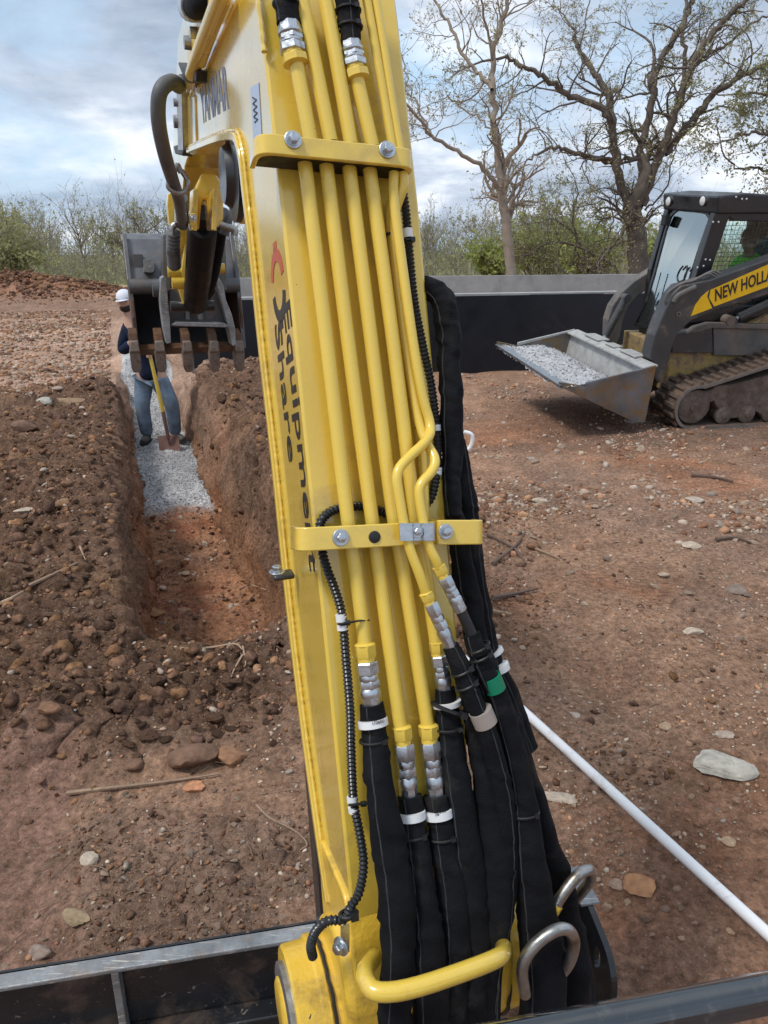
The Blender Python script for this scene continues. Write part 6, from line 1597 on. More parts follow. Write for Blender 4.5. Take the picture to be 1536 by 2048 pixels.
# tracks
def arc(cx, cy, rr_, a0, a1, n=10): return [(cx + rr_ * math.cos(lerp(a0, a1, k / n)), cy + rr_ * math.sin(lerp(a0, a1, k / n))) for k in range(n + 1)]
PI = math.pi
loop = arc(-0.19, 0.235, 0.235, -PI / 2, PI * 0.575, 16) + arc(-1.36, 0.60, 0.20, PI * 0.58, PI * 1.05, 10) + arc(-1.60, 0.19, 0.19, PI * 1.03, PI * 1.5, 8)
def belt(c0, c1, name_c):
    n = len(loop); cen = (-0.9, 0.3)
    def off(d):
        out = []
        for i in range(n):
            a, b = loop[i - 1], loop[(i + 1) % n]; t = Vector((b[0] - a[0], b[1] - a[1])).normalized(); out.append((loop[i][0] + t.y * d, loop[i][1] - t.x * d))
        return out
    o_, i_ = off(0.0), off(-0.035)
    mb = MB(); vs = [LW(a, h, c0) for a, h in o_] + [LW(a, h, c0) for a, h in i_] + [LW(a, h, c1) for a, h in o_] + [LW(a, h, c1) for a, h in i_]; fs = []
    for k in range(n):
        k2 = (k + 1) % n; fs += [(k, k2, n + k2, n + k), (2 * n + k, 3 * n + k, 3 * n + k2, 2 * n + k2), (k, 2 * n + k, 2 * n + k2, k2), (n + k, n + k2, 3 * n + k2, 3 * n + k)]
    tr = part('rubber_track', mb.add(vs, fs), M['track'], ld, smooth=50)
    cs = c0 - 0.004
    r1, r2 = off(-0.002), off(-0.030); mb = MB()
    vs = [LW(a, h, cs) for a, h in r1] + [LW(a, h, cs) for a, h in r2] + [LW(a, h, cs + 0.03) for a, h in r1] + [LW(a, h, cs + 0.03) for a, h in r2]
    part('track_edge', mb.add(vs, fs), M['track_rim'], tr, smooth=50)
    # lugs along the loop
    P = [Vector((a, h)) for a, h in loop + loop[:1]]; L = sum((b - a).length for a, b in zip(P[:-1], P[1:])); N_ = 46; step = L / N_
    mbl = MB(); mbl.hexa([Vector(v) for v in ((-.026, -.09, 0), (.026, -.075, 0), (.026, .09, 0), (-.026, .075, 0), (-.018, -.085, .026), (.016, -.07, .026), (.016, .085, .026), (-.018, .07, .026))])
    lug = make_mesh('track_lug', mbl, M['track'], smooth=0)
    acc, i, d = 0.0, 0, 0.0; k = 0
    for a, b in zip(P[:-1], P[1:]):
        seg = (b - a).length; t = (b - a).normalized()
        while d + seg >= k * step and k < N_:
            q = a + t * (k * step - d)
            nrm = LF * t.y - LU * t.x
            for s_ in (0, 1):
                sh = 0.0 if s_ == 0 else 0.5
                p2 = LW(q.x, q.y, lerp(c0, c1, 0.26 + 0.48 * s_)) + (LF * t.x + LU * t.y) * (sh * step)
                put('track_lug', lug, tr, p2 + nrm * 0.0, nrm, LF * t.x + LU * t.y)
            k += 1
        d += seg
    return tr
belt(0.0, 0.40, 'near'); belt(1.50, 1.90, 'far')
for c0, s_ in ((0.05, 1), (1.55, 1)):
    fr_ = lprism([(1362, 818), (1370, 800), (1400, 784), (1424, 780), (1432, 772), (1470, 768), (1560, 744), (1640, 728), (1640, 835), (1600, 826), (1575, 818), (1552, 838), (1530, 839), (1518, 826), (1498, 818), (1478, 836), (1452, 838), (1438, 822), (1428, 802), (1405, 812), (1380, 824)] if c0 < 1 else
                 [(1362, 818), (1370, 800), (1400, 784), (1640, 728), (1640, 835)], 0.05, 0.28, 'track_frame', M['uc'], bevel=0.012) if c0 < 1 else lbox(-0.1, -1.5, 0.12, 0.38, 1.58, 1.82, 'track_frame', M['uc'])
for c_ in (0.03, 1.56):
    for a, h, rr_ in [(-0.19, 0.235, 0.175)] + [(-0.55 - 0.27 * k, 0.13, 0.092) for k in range(4)] + [(-1.60, 0.20, 0.14), (-1.36, 0.60, 0.16)]:
        mb = MB(); mb.lathe(LW(a, h, c_), LS, [(0, rr_ * 0.75), (0.01, rr_), (0.05, rr_), (0.06, rr_ * 0.8), (0.22, rr_ * 0.8), (0.23, rr_), (0.28, rr_)], 24); mb.lathe(LW(a, h, c_ - 0.01), LS, [(0, rr_ * 0.28), (0.02, rr_ * 0.3)], 12)
        part('track_roller', mb, M['uc'], ld, smooth=40)
# body
lprism([(-0.10, 0.28), (-1.85, 0.28), (-1.85, 1.05), (-1.1, 1.08), (-0.45, 0.74), (-0.08, 0.74)], 0.42, 1.48, 'chassis', M['ld_yold'], px=False, bevel=0.01)
lprism([(1350, 668), (1424, 655), (1426, 706), (1345, 706), (1344, 690)], 0.36, 0.5, 'step_box', M['ld_dark'])
lprism([(1427, 656), (1640, 660), (1640, 712), (1428, 711)], 0.37, 0.5, 'side_panel', M['ld_dusty'])
lprism([(1372, 668), (1392, 654), (1420, 646), (1640, 652), (1640, 661), (1424, 656), (1396, 664)], 0.34, 0.42, 'frame_rail', M['ld_dusty'])
lprism([(-0.22, 0.40), (-1.3, 0.40), (-1.3, 1.25), (-0.9, 1.25), (-0.22, 1.0)], 0.50, 1.40, 'cab_floor', M['ld_black'], px=False)
# lift arms
armpx = [(1309, 731), (1300, 712), (1310, 672), (1322, 640), (1345, 590), (1362, 572), (1421, 560), (1536, 519), (1640, 480), (1640, 545), (1536, 590), (1440, 617), (1384, 641), (1357, 664), (1346, 690), (1339, 714), (1330, 747), (1318, 768), (1308, 756)]
armL = [la(LX(x, y, 0.12)) for x, y in armpx]
arm1 = lprism(armL, 0.12, 0.30, 'lift_arm', M['ld_dark'], px=False, bevel=0.012)
arm2 = lprism([(1214, 692), (1216, 640), (1225, 612), (1244, 585), (1268, 563), (1298, 544), (1340, 520), (1345, 556), (1302, 574), (1276, 592), (1258, 612), (1246, 644), (1240, 676), (1230, 694)], 1.50, 1.64, 'lift_arm', M['ld_dusty'], bevel=0.012)
kn = [la(LX(x, y, 0.30)) for x, y in ((1290, 716), (1296, 690), (1316, 640), (1334, 606), (1352, 596), (1360, 612), (1340, 660), (1322, 700), (1312, 728))]
lprism(kn, 0.30, 0.36, 'arm_web', M['ld_dusty'], arm1, px=False, bevel=0.01); pass
mb = MB(); mb.lathe(LX(1357, 628, 0.115), -LS, [(0, 0.024), (0.006, 0.024)], 16); part('pin', mb, M['ld_dusty'], arm1)
mb = MB(); mb.lathe(LX(1357, 628, 0.106), -LS, [(0, 0.012), (0.004, 0.012)], 16); part('pin_hole_disc', mb, M['black'], arm1)  # no real hole: a raised black disc paints its dark inside
# decal and lettering on the near arm
dec = part('yellow_decal', MB().prism([LX(x, y, 0.118) for x, y in ((1382, 632), (1390, 610), (1402, 594), (1417, 581), (1414, 593), (1424, 616))], -LS * 0.003), M['ld_yellow'], arm1, smooth=0)
dec2 = part('yellow_decal', MB().prism([LX(x, y, 0.118) for x, y in ((1421, 580), (1536, 529), (1600, 503), (1600, 550), (1536, 573), (1428, 613), (1418, 596))], -LS * 0.003), M['ld_yellow'], arm1, smooth=0)
t0, t1 = LX(1430, 602, 0.1145), LX(1575, 546, 0.1145); tx = (t1 - t0)
ty = LS.cross(tx.normalized()); ty = ty if ty.z > 0 else -ty
text_on('arm_lettering', 'NEW HOLLAND', t0, tx, ty, tx.length, 0.112, M['print'], dec2, bold=0.022, lift=0.002, shear=0.12)
# hoses on top of the near arm
for k, (o1, o2) in enumerate(((0, 0), (5, -3), (10, -6))):
    P = [LX(x + o1, y + o2, 0.16 + 0.03 * k) for x, y in ((1333, 615), (1330, 598), (1340, 582), (1362, 568), (1385, 562), (1405, 552), (1418, 548), (1432, 555))]
    part('hydraulic_hose', MB().tube(spline(P, 5), 0.011, 8), M['ld_dusty'], arm1)
for k in range(3):
    P = [LX(x + k * 7, y - k * 2.5, 0.17) for x, y in ((1358, 584), (1372, 572))]; part('hose_coupling', MB().tube(P, 0.017, 8), M['steel'], arm1)
P = [LX(x, y, 0.13) for x, y in ((1346, 604), (1352, 592), (1372, 582), (1390, 574))]; part('fitting_block', MB().tube(chaikin(P, 1), 0.03, 10), M['ld_dusty'], arm1)
# cylinders
def lcyl(p, q, c_, r1, m1, name, parent=ld, rod=0.4):
    A, B = LX(*p, c_), LX(*q, c_); mid = A.lerp(B, rod)
    mb = MB(); mb.tube([A, mid], r1 * 0.5, 12); part('cylinder_rod', mb, M['zinc'], parent)
    mb = MB(); mb.tube([mid, B], r1, 16); mb.tube([A - LS * 0.05, A + LS * 0.05], r1 * 1.05, 14); return part(name, mb, m1, parent)
lcyl((1462, 642), (1640, 560), 0.40, 0.045, M['ld_dark'], 'lift_cylinder', rod=0.08)
mb = MB(); c_ = LX(1463, 642, 0.33); mb.lathe(c_, LS, [(0, 0.05), (0.12, 0.05)], 20); part('cylinder_eye', mb, M['ld_dusty'], ld)
q_ = la(LX(1266, 600, 1.45))
def lcyl2(a0, h0, a1, h1, c_, r1, m1, name, rod):
    A, B = LW(a0, h0, c_), LW(a1, h1, c_); mid = A.lerp(B, rod)
    part('cylinder_rod', MB().tube([A, mid], r1 * 0.5, 12), M['zinc'], ld); mb = MB(); mb.tube([mid, B], r1, 14); mb.tube([B - LS * 0.05, B + LS * 0.05], r1 * 1.1, 12); part(name, mb, m1, ld)
for c_ in (0.45, 1.36): lcyl2(0.30, 0.48, 0.02, 1.12, c_, 0.042, M['ld_dark'], 'tilt_cylinder', 0.35)
# quick coupler
lbox(0.24, 0.33, 0.15, 0.64, 0.35, 1.55, 'coupler_plate', M['ld_black'])
lbox(0.10, 0.26, 0.30, 0.36, 0.45, 1.45, 'coupler_bar', M['ld_black'])
lbox(-0.20, 0.10, 0.42, 0.46, 0.62, 1.30, 'foot_step', M['ld_dark']); lbox(-0.22, -0.10, 0.46, 0.60, 0.70, 0.95, 'foot_guard', M['ld_yold'])
# bucket
BC0, BC1 = -0.03, 1.87
P_bt, P_ft, P_ff, P_bb, P_bk = [la(LX(x, y, BC0)) for x, y in ((1312, 735), (1172, 772), (1125, 779), (1290, 845), (1270, 845))]
P_f2 = la(LX(1166, 795, BC0)); print('BK', P_bt, P_ft, P_ff, P_bb, P_f2)
bkt = lprism([P_bt, P_ft, P_f2, P_bk, P_bb], BC0, BC0 + 0.012, 'loader_bucket', M['bsteel'], px=False, bevel=0.002)
FFa, FFh = P_ff[0] + 0.02, P_ff[1] + 0.03
lprism([P_bt, P_ft, (FFa, FFh + 0.05), (FFa, FFh), P_f2, P_bk, P_bb], BC1 - 0.012, BC1, 'bucket_side', M['bsteel'], bkt, px=False, bevel=0.002)
mb = MB(); mb.prism([LW(P_ft[0], P_ft[1], BC0), LW(FFa, FFh + 0.03, BC0 + 0.05), LW(FFa, FFh, BC0 + 0.05), LW(P_f2[0], P_f2[1], BC0)], LS * 0.012); part('bucket_side', mb, M['bsteel'], bkt, smooth=0)
lprism([P_bt, P_ft, (P_ft[0], P_ft[1] + 0.035), (P_bt[0], P_bt[1] + 0.02)], BC0 - 0.006, BC0 + 0.02, 'edge_band', M['bsteel'], bkt, px=False, bevel=0.003)
lprism([P_bt, P_ft, (P_ft[0], P_ft[1] + 0.035), (P_bt[0], P_bt[1] + 0.02)], BC1 - 0.02, BC1 + 0.006, 'edge_band', M['bpale'], bkt, px=False, bevel=0.003)
lprism([(FFa + 0.01, FFh), (P_bk[0], P_bk[1]), (P_bk[0], P_bk[1] + 0.012), (FFa, FFh + 0.018)], BC0 + 0.01, BC1 - 0.01, 'bucket_floor', M['bsteel'], bkt, px=False, bevel=0.002)
lprism([(P_bk[0], P_bk[1]), (P_bb[0] - 0.0, P_bb[1] + 0.02), (P_bt[0] + 0.01, P_bt[1]), (P_bt[0] + 0.035, P_bt[1])], BC0 + 0.012, BC1 - 0.012, 'bucket_back', M['bpale'], bkt, px=False, bevel=0.002)
lprism([(P_bt[0] - 0.03, P_bt[1]), (P_bt[0] + 0.10, P_bt[1] - 0.03), (P_bt[0] + 0.10, P_bt[1] - 0.01), (P_bt[0] - 0.03, P_bt[1] + 0.02)], BC0 + 0.02, BC1 - 0.02, 'top_ledge', M['bpale'], bkt, px=False, bevel=0.003)
lprism([(FFa + 0.02, FFh + 0.002), (FFa - 0.12, FFh - 0.02), (FFa - 0.12, FFh + 0.0), (FFa + 0.02, FFh + 0.02)], BC0 + 0.05, BC1 - 0.01, 'cutting_edge', M['zinc'], bkt, px=False, bevel=0.002)
for c0, c1 in ((0.32, 0.66), (1.16, 1.52)): lbox(P_bt[0] - 0.10, P_bt[0] + 0.04, P_bt[1] + 0.015, P_bt[1] + 0.035, c0, c1, 'ledge_plate', M['bpale'], bkt)
lbox(P_bt[0] - 0.08, P_bt[0] + 0.03, P_bt[1] + 0.016, P_bt[1] + 0.03, 0.80, 1.02, 'ledge_plate', M['bpale'], bkt)
# gravel in the bucket: its own heap
ga, gc = np.meshgrid(np.linspace(0, 1, 60), np.linspace(0, 1, 110), indexing='ij')
aa = P_bt[0] + 0.12 + (FFa + 0.005 - P_bt[0] - 0.12) * ga; c2 = BC0 + 0.015 + (BC1 - BC0 - 0.03) * gc
hh = FFh - 0.025 - 0.09 * (1 - ga) + 0.11 * np.sin(np.clip(ga, 0, 1) * PI) ** 0.8 * (0.75 + 0.5 * fbm(aa, c2, 1.6, 3, 91)) * (0.85 + 0.15 * np.sin(gc * PI)) + 0.022 * fbm(aa, c2, 9, 3, 92) + 0.012 * fbm(aa, c2, 28, 2, 93)
def LWn(a, h, c): return np.array(tuple(LO))[None] + a.reshape(-1, 1) * np.array(tuple(LF)) + h.reshape(-1, 1) * np.array(tuple(LU)) + c.reshape(-1, 1) * np.array(tuple(LS))
gi = np.arange(aa.size).reshape(aa.shape); gq = np.stack([gi[:-1, :-1], gi[1:, :-1], gi[1:, 1:], gi[:-1, 1:]], -1).reshape(-1, 4)
col = np.full((aa.size, 3), 0.40) * (1 + 0.2 * fbm(aa, c2, 20, 3, 94).reshape(-1, 1)); col[:, 2] *= 1.02
gl = np_mesh('gravel_load', LWn(aa, hh, c2), gq, M['gravel'], col); tag(gl, 'pale grey gravel heaped in the loader bucket', 'gravel')
r = np.random.RandomState(95); k = r.randint(0, aa.size, 2600)
PP = LWn(aa, hh, c2)[k] + r.normal(size=(2600, 3)) * 0.006
o = scatter('gravel_pieces', PP, power(2600, r, 0.010, 0.032, 2.4) / 2, GRAV_COLS[r.randint(0, 4, 2600)] * 1.1, M['gravel'], SH1, 0.4, 96); o.parent = gl
# cab
ca0 = -0.27
cab = lprism([(ca0 - 0.05, 2.04), (ca0 - 0.02, 2.205), (-0.6, 2.235), (-1.55, 2.20), (-1.6, 2.06)], 0.44, 1.46, 'cab_roof', M['ld_black'], px=False, bevel=0.02)
fsl = LF
def pillar(pts, c0, c1, name='cab_pillar'): return lprism(pts, c0, c1, name, M['ld_black'], cab, px=False, bevel=0.008)
pillar([(-0.30, 2.05), (-0.21, 1.42), (-0.23, 1.0), (-0.36, 1.0), (-0.36, 1.42), (-0.47, 2.05)], 0.46, 0.54); pillar([(-0.33, 2.05), (-0.24, 1.42), (-0.25, 1.0), (-0.31, 1.0), (-0.31, 1.42), (-0.40, 2.05)], 1.37, 1.45)
pillar([(-1.35, 2.05), (-1.45, 1.1), (-1.58, 1.1), (-1.55, 2.05)], 0.46, 0.54); pillar([(-1.35, 2.05), (-1.45, 1.1), (-1.58, 1.1), (-1.55, 2.05)], 1.37, 1.45)
pillar([(-0.30, 1.0), (-1.5, 1.08), (-1.5, 1.22), (-0.30, 1.12)], 0.46, 0.54, 'window_rail'); pillar([(-0.30, 1.0), (-1.5, 1.08), (-1.5, 1.22), (-0.30, 1.12)], 1.37, 1.45, 'window_rail')
pillar([(-0.40, 2.06), (-1.5, 2.06), (-1.5, 1.97), (-0.52, 1.98)], 0.465, 0.54, 'window_rail')
lprism([(-1.45, 1.2), (-1.5, 2.05), (-1.56, 2.05), (-1.52, 1.2)], 0.54, 1.37, 'rear_panel', M['ld_black'], cab, px=False)
lprism([(-0.38, 1.1), (-0.45, 1.98), (-0.5, 2.02), (-1.4, 2.0), (-1.46, 1.2)], 0.475, 0.480, 'side_glass', M['sglass'], cab, bevel=0, px=False)
lprism([(-0.38, 1.1), (-0.45, 1.98), (-0.5, 2.02), (-1.4, 2.0), (-1.46, 1.2)], 1.42, 1.425, 'side_glass', M['sglass'], cab, bevel=0, px=False)
mb = MB()
for k in range(26):
    a = -0.42 - 0.041 * k; mb.tube([LW(a + 0.06, 1.12, 0.463), LW(a - 0.02, 2.0, 0.463)], 0.0019, 4)
for k in range(21):
    h = 1.14 + 0.042 * k; mb.tube([LW(-0.36 - (h - 1.1) * 0.09, h, 0.466), LW(-1.47, h, 0.466)], 0.0019, 4)
part('window_screen', mb, M['ld_black'], cab, smooth=0, fix=False)
FPn = LW(-0.262, 1.5, 0.45)
FNn = (LF * math.cos(R_(9)) + LU * math.sin(R_(9))).normalized()
def FX(x, y, d=0.0): return hit(x, y, FPn + FNn * d, FNn)
out_px = [(1338, 431), (1346, 421), (1361, 409), (1366, 395), (1393, 395), (1397, 408), (1400, 417), (1413, 422), (1420, 432), (1418, 446), (1397, 505), (1380, 560), (1352, 640), (1340, 668), (1268, 652), (1290, 600), (1306, 545), (1316, 505), (1328, 460)]
cx_, cy_ = 1350, 530
out = [FX(x, y) for x, y in out_px]; cen = sum(out, Vector((0, 0, 0))) / len(out)
inn = []
for i, p in enumerate(out):
    a, b = out[i - 1], out[(i + 1) % len(out)]; t = (b - a).normalized(); nn = LF.cross(t).normalized(); nn = nn if nn.dot(cen - p) > 0 else -nn; inn.append(p + nn * 0.038)
n = len(out); vs = out + inn + [p - LF * 0.03 for p in out] + [p - LF * 0.03 for p in inn]; fs = []
for i in range(n):
    j = (i + 1) % n; fs += [(i, j, n + j, n + i), (2 * n + i, 3 * n + i, 3 * n + j, 2 * n + j), (i, 2 * n + i, 2 * n + j, j), (n + i, n + j, 3 * n + j, 3 * n + i)]
dr = part('front_door', MB().add(vs, fs), M['ld_black'], ld, smooth=0, bevel=0.004)
part('door_glass', MB().prism([p - LF * 0.012 for p in inn], -LF * 0.006), M['glass'], dr, smooth=0)
P = [FX(x, y, 0.03) for x, y in ((1366, 540), (1374, 532), (1373, 545), (1367, 560), (1357, 563), (1355, 552), (1360, 540), (1366, 532))]; part('door_handle', MB().tube(spline(P, 4), 0.010, 8), M['black'], dr)
P = [FX(x, y, 0.03) for x, y in ((1298, 640), (1310, 590), (1322, 545))]; part('wiper', MB().tube(P, 0.006, 6), M['black'], dr)
P = [FX(x, y, 0.035) for x, y in ((1304, 645), (1308, 610), (1318, 585))]; part('wiper', MB().tube(P, 0.006, 6), M['black'], dr)
M['lens'] = mat('work_light_lens', (0.60, 0.60, 0.58), 0.15, var=0.05, coat=0.6)
for (x, y) in ((1411, 402), (1342, 403)):
    mb = MB(); p = hit(x, y, LW(-0.262, 2.1, 0.45) + LF * 0.04, LF); mb.lathe(p, LF, [(0, 0.050), (0.03, 0.052), (0.034, 0.046)], 20); wl_ = part('work_light', mb, M['ld_black'], cab)
    mb = MB(); mb.lathe(p + LF * 0.034, LF, [(0, 0.044), (0.008, 0.034), (0.011, 0.01)], 20); part('lens', mb, M['lens'], wl_)
mb = MB(); p = FX(1331, 440, 0.05); mb.box(p, 0.06, 0.09, 0.11, LF, LS, LU); part('side_lamp', mb, M['black'], cab, smooth=0, bevel=0.01)
rv = MB(); rv.lathe((0, 0, 0), (0, 0, 1), [(0, 0.010), (0.003, 0.010), (0.006, 0.006)], 10); RV = make_mesh('rivet', rv, M['lens'], smooth=40)
for x, y in ((1472, 394), (1484, 398), (1493, 398)): put('rivet', RV, cab, LX(x, y, 0.438), -LS)
for x, y in ((1426, 444), (1437, 444), (1411, 519), (1420, 520), (1395, 535), (1407, 532)): put('rivet', RV, cab, LX(x, y, 0.458), -LS)
# seat
M['seat'] = mat('black_vinyl', (0.02, 0.02, 0.022), 0.5, var=0.2)
lprism([(-0.85, 0.98), (-1.32, 0.98), (-1.42, 1.75), (-1.30, 1.78), (-1.22, 1.14), (-0.85, 1.12)], 0.68, 1.20, 'operator_seat', M['seat'], px=False, bevel=0.03)
lbox(-1.25, -0.75, 1.28, 1.34, 0.58, 0.66, 'arm_rest', M['seat']); lbox(-1.25, -0.75, 1.28, 1.34, 1.24, 1.32, 'arm_rest', M['seat'])
for c_ in (0.62, 1.28):
    part('joystick', MB().tube([LW(-0.78, 1.33, c_), LW(-0.74, 1.47, c_)], [0.012, 0.022], 10), M['black'], ld)

# ------------------------------------------------------------ people
def skin_body(name, joints, edges, root, mat_, parent, sub=2, label=None):
    """joints: name -> (position, radius or (rx, ry)); one continuous skin"""
    names = list(joints); ix = {k: i for i, k in enumerate(names)}
    me = bpy.data.meshes.new(name); me.from_pydata([tuple(joints[k][0]) for k in names], [(ix[a], ix[b]) for a, b in edges], [])
    ob = bpy.data.objects.new(name, me); COL.objects.link(ob)
    ob.modifiers.new('skin', 'SKIN').use_smooth_shade = True
    sv = me.skin_vertices[0].data
    for k in names:
        rr_ = joints[k][1]; sv[ix[k]].radius = rr_ if isinstance(rr_, tuple) else (rr_, rr_); sv[ix[k]].use_root = (k == root)
    sb = ob.modifiers.new('sub', 'SUBSURF'); sb.levels = sub; sb.render_levels = sub
    dg = bpy.context.evaluated_depsgraph_get(); m2 = bpy.data.meshes.new_from_object(ob.evaluated_get(dg)); bpy.data.objects.remove(ob)
    po = world_of(parent)
    m2.transform(Matrix.Translation(-po)); m2.materials.clear(); m2.materials.append(mat_); m2.shade_smooth()
    o2 = bpy.data.objects.new(name, m2); COL.objects.link(o2); o2.parent = parent
    if label: o2['label'] = label
    return o2
def ell(name, c, rx, ry, rz, X_, Y_, Z_, m, parent, zcut=None, sub=3, shape=None):
    v, f = ICO[sub]; vs = []
    for q in v:
        x, y, z = q
        if zcut is not None and z < zcut: z = zcut
        if shape: x, y, z = shape(x, y, z)
        vs.append(Vector(c) + X_ * x * rx + Y_ * y * ry + Z_ * z * rz)
    return part(name, MB().add(vs, [tuple(k) for k in f]), m, parent, smooth=70)
M['skin'] = mat('skin', (0.50, 0.29, 0.20), 0.5, var=0.08, vscale=20)
M['jeans'] = mat('faded_blue_jeans', (0.16, 0.215, 0.29), 0.85, var=0.45, vscale=7, bump=0.5, bscale=14, dirt=(0.20, 0.19, 0.16), dirt_amt=0.35, dirt_scale=5, spec=0.2)
M['navy'] = mat('navy_tshirt', (0.012, 0.018, 0.040), 0.85, var=0.25, vscale=8, bump=0.4, bscale=12, spec=0.2)
M['cap'] = mat('white_cap', (0.68, 0.69, 0.74), 0.8, var=0.06)
M['boot'] = mat('grey_work_boot', (0.085, 0.078, 0.072), 0.75, var=0.3, vscale=20, dirt=(0.2, 0.18, 0.16), dirt_amt=0.4, dirt_scale=14)
M['sole'] = mat('dark_sole', (0.02, 0.02, 0.02), 0.8)
M['hair'] = mat('dark_beard', (0.03, 0.02, 0.015), 0.9, var=0.3, vscale=60, bump=0.6)
def hand(wrist, direc, palmn, parent, m, grip=0.8, sc=1.0, left=False):
    d = Vector(direc).normalized(); n_ = Vector(palmn); n_ = (n_ - d * n_.dot(d)).normalized(); s_ = d.cross(n_) * (1 if left else -1)
    j, e = {}, []
    j['w'] = (wrist, 0.026 * sc); j['p'] = (wrist + d * 0.05 * sc, (0.040 * sc, 0.020 * sc)); e.append(('w', 'p'))
    for k, (off, ln) in enumerate(((-0.030, 0.072), (-0.010, 0.082), (0.010, 0.077), (0.030, 0.060))):
        a = wrist + d * 0.088 * sc + s_ * off * sc; ang = grip
        b = a + (d * math.cos(ang * 0.7) + n_ * math.sin(ang * 0.7)) * ln * 0.45 * sc; c = b + (d * math.cos(ang * 1.8) + n_ * math.sin(ang * 1.8)) * ln * 0.32 * sc; g = c + (d * math.cos(ang * 2.7) + n_ * math.sin(ang * 2.7)) * ln * 0.26 * sc
        for t, q, rr_ in (('a', a, .0105), ('b', b, .0092), ('c', c, .0082), ('d', g, .007)): j[f'{t}{k}'] = (q, rr_ * sc)
        e += [('p', f'a{k}'), (f'a{k}', f'b{k}'), (f'b{k}', f'c{k}'), (f'c{k}', f'd{k}')]
    t0_ = wrist + d * 0.03 * sc - s_ * 0.034 * sc; t1_ = t0_ + (d * 0.6 - s_ * 0.5 + n_ * 0.5).normalized() * 0.036 * sc; t2_ = t1_ + (d * 0.6 + n_ * 0.8).normalized() * 0.028 * sc
    j['t0'] = (t0_, 0.012 * sc); j['t1'] = (t1_, 0.0105 * sc); j['t2'] = (t2_, 0.009 * sc); e += [('w', 't0'), ('t0', 't1'), ('t1', 't2')]
    return j, e
def head(c, fwd, up, parent, m, sc=1.0):
    """face towards fwd"""
    F_, U_ = Vector(fwd).normalized(), Vector(up).normalized(); U_ = (U_ - F_ * U_.dot(F_)).normalized(); S_ = F_.cross(U_)
    def shp(x, y, z):                 # x side, y forward, z up
        k = 1 - 0.28 * max(0, -z) ** 1.4
        yy = y * (1 - 0.10 * max(0, -z)); 
        if y > 0.3 and -0.75 < z < -0.45: yy += 0.06
        return x * k * (0.93 if y > 0 else 1), yy, z
    hd = ell('head', c, 0.078 * sc, 0.098 * sc, 0.118 * sc, S_, F_, U_, m, parent, shape=shp)
    nb = MB(); nb.prism([c + F_ * 0.088 * sc + U_ * 0.018 * sc, c + F_ * 0.093 * sc - U_ * 0.03 * sc + S_ * 0.017 * sc, c + F_ * 0.093 * sc - U_ * 0.03 * sc - S_ * 0.017 * sc], F_ * 0.0001)
    v = [c + F_ * 0.088 * sc + U_ * 0.02 * sc, c + F_ * 0.082 * sc - U_ * 0.034 * sc + S_ * 0.019 * sc, c + F_ * 0.082 * sc - U_ * 0.034 * sc - S_ * 0.019 * sc, c + F_ * 0.118 * sc - U_ * 0.026 * sc]
    part('nose', MB().add(v, [(0, 1, 3), (0, 3, 2), (1, 2, 3), (0, 2, 1)]), m, hd, smooth=0, bevel=0.004)
    for s_ in (-1, 1):
        ell('ear', c + S_ * 0.078 * s_ * sc - F_ * 0.01 * sc - U_ * 0.005 * sc, 0.012 * sc, 0.020 * sc, 0.032 * sc, S_, F_, U_, m, hd, sub=2)
        ell('eye', c + S_ * 0.031 * s_ * sc + F_ * 0.084 * sc + U_ * 0.006 * sc, 0.012 * sc, 0.007 * sc, 0.006 * sc, S_, F_, U_, M['print'], hd, sub=2)
    ell('mouth', c + F_ * 0.086 * sc - U_ * 0.058 * sc, 0.026 * sc, 0.006 * sc, 0.005 * sc, S_, F_, U_, M['rust'], hd, sub=2)
    return hd, F_, U_, S_
# worker in the trench
WY = 8.5
def wp(x, y, dY=0.0): return dp(x, y, WY + dY)
wf, wr = to_fr(wp(315, 895)); wbase = Vector((wp(315, 895).x, WY, gh(wf, wr)))
wk = thing('person', 'worker in white cap, navy shirt and faded jeans standing in the trench with a shovel', 'person', wbase)
gz_ = gh(wf, wr)
def fixz(p, dz): return Vector((p.x, p.y, gz_ + dz))
aL, aR = fixz(wp(296, 880), 0.10), fixz(wp(352, 878, 0.05), 0.10)
kL, kR = wp(284, 815, -0.06), wp(344, 808, -0.04); hL, hR = wp(286, 757), wp(320, 755)
pel, wst, chs = wp(302, 744), wp(296, 708), wp(278, 660); nk = wp(260, 634); hc_ = wp(250, 602, -0.02)
shL, shR = wp(252, 652, -0.02), wp(300, 652, 0.02); elL, elR = wp(246, 700, -0.06), wp(322, 700, -0.08); wrL, wrR = wp(278, 672 + 28, -0.34), wp(296, 735 - 40, -0.32)
wrL = wp(283, 668, -0.34); wrR = wp(302, 706, -0.30)
J = {'pel': (pel, (0.12, 0.09)), 'wst': (wst, (0.115, 0.085)), 'chs': (chs, (0.16, 0.11)), 'nk': (nk, 0.055), 'hb': (hc_ - UZ * 0.05, 0.05),
     'hL': (hL, 0.095), 'kL': (kL, 0.060), 'aL': (aL, 0.042), 'hR': (hR, 0.095), 'kR': (kR, 0.060), 'aR': (aR, 0.042),
     'sL': (shL, 0.060), 'eL': (elL, 0.042), 'wL': (wrL, 0.030), 'sR': (shR, 0.060), 'eR': (elR, 0.042), 'wR': (wrR, 0.030)}
Ed = [('pel', 'wst'), ('wst', 'chs'), ('chs', 'nk'), ('nk', 'hb'), ('pel', 'hL'), ('hL', 'kL'), ('kL', 'aL'), ('pel', 'hR'), ('hR', 'kR'), ('kR', 'aR'), ('chs', 'sL'), ('sL', 'eL'), ('eL', 'wL'), ('chs', 'sR'), ('sR', 'eR'), ('eR', 'wR')]
sh_dir = (wp(338, 885, -0.15) - wp(292, 690, -0.36)).normalized()
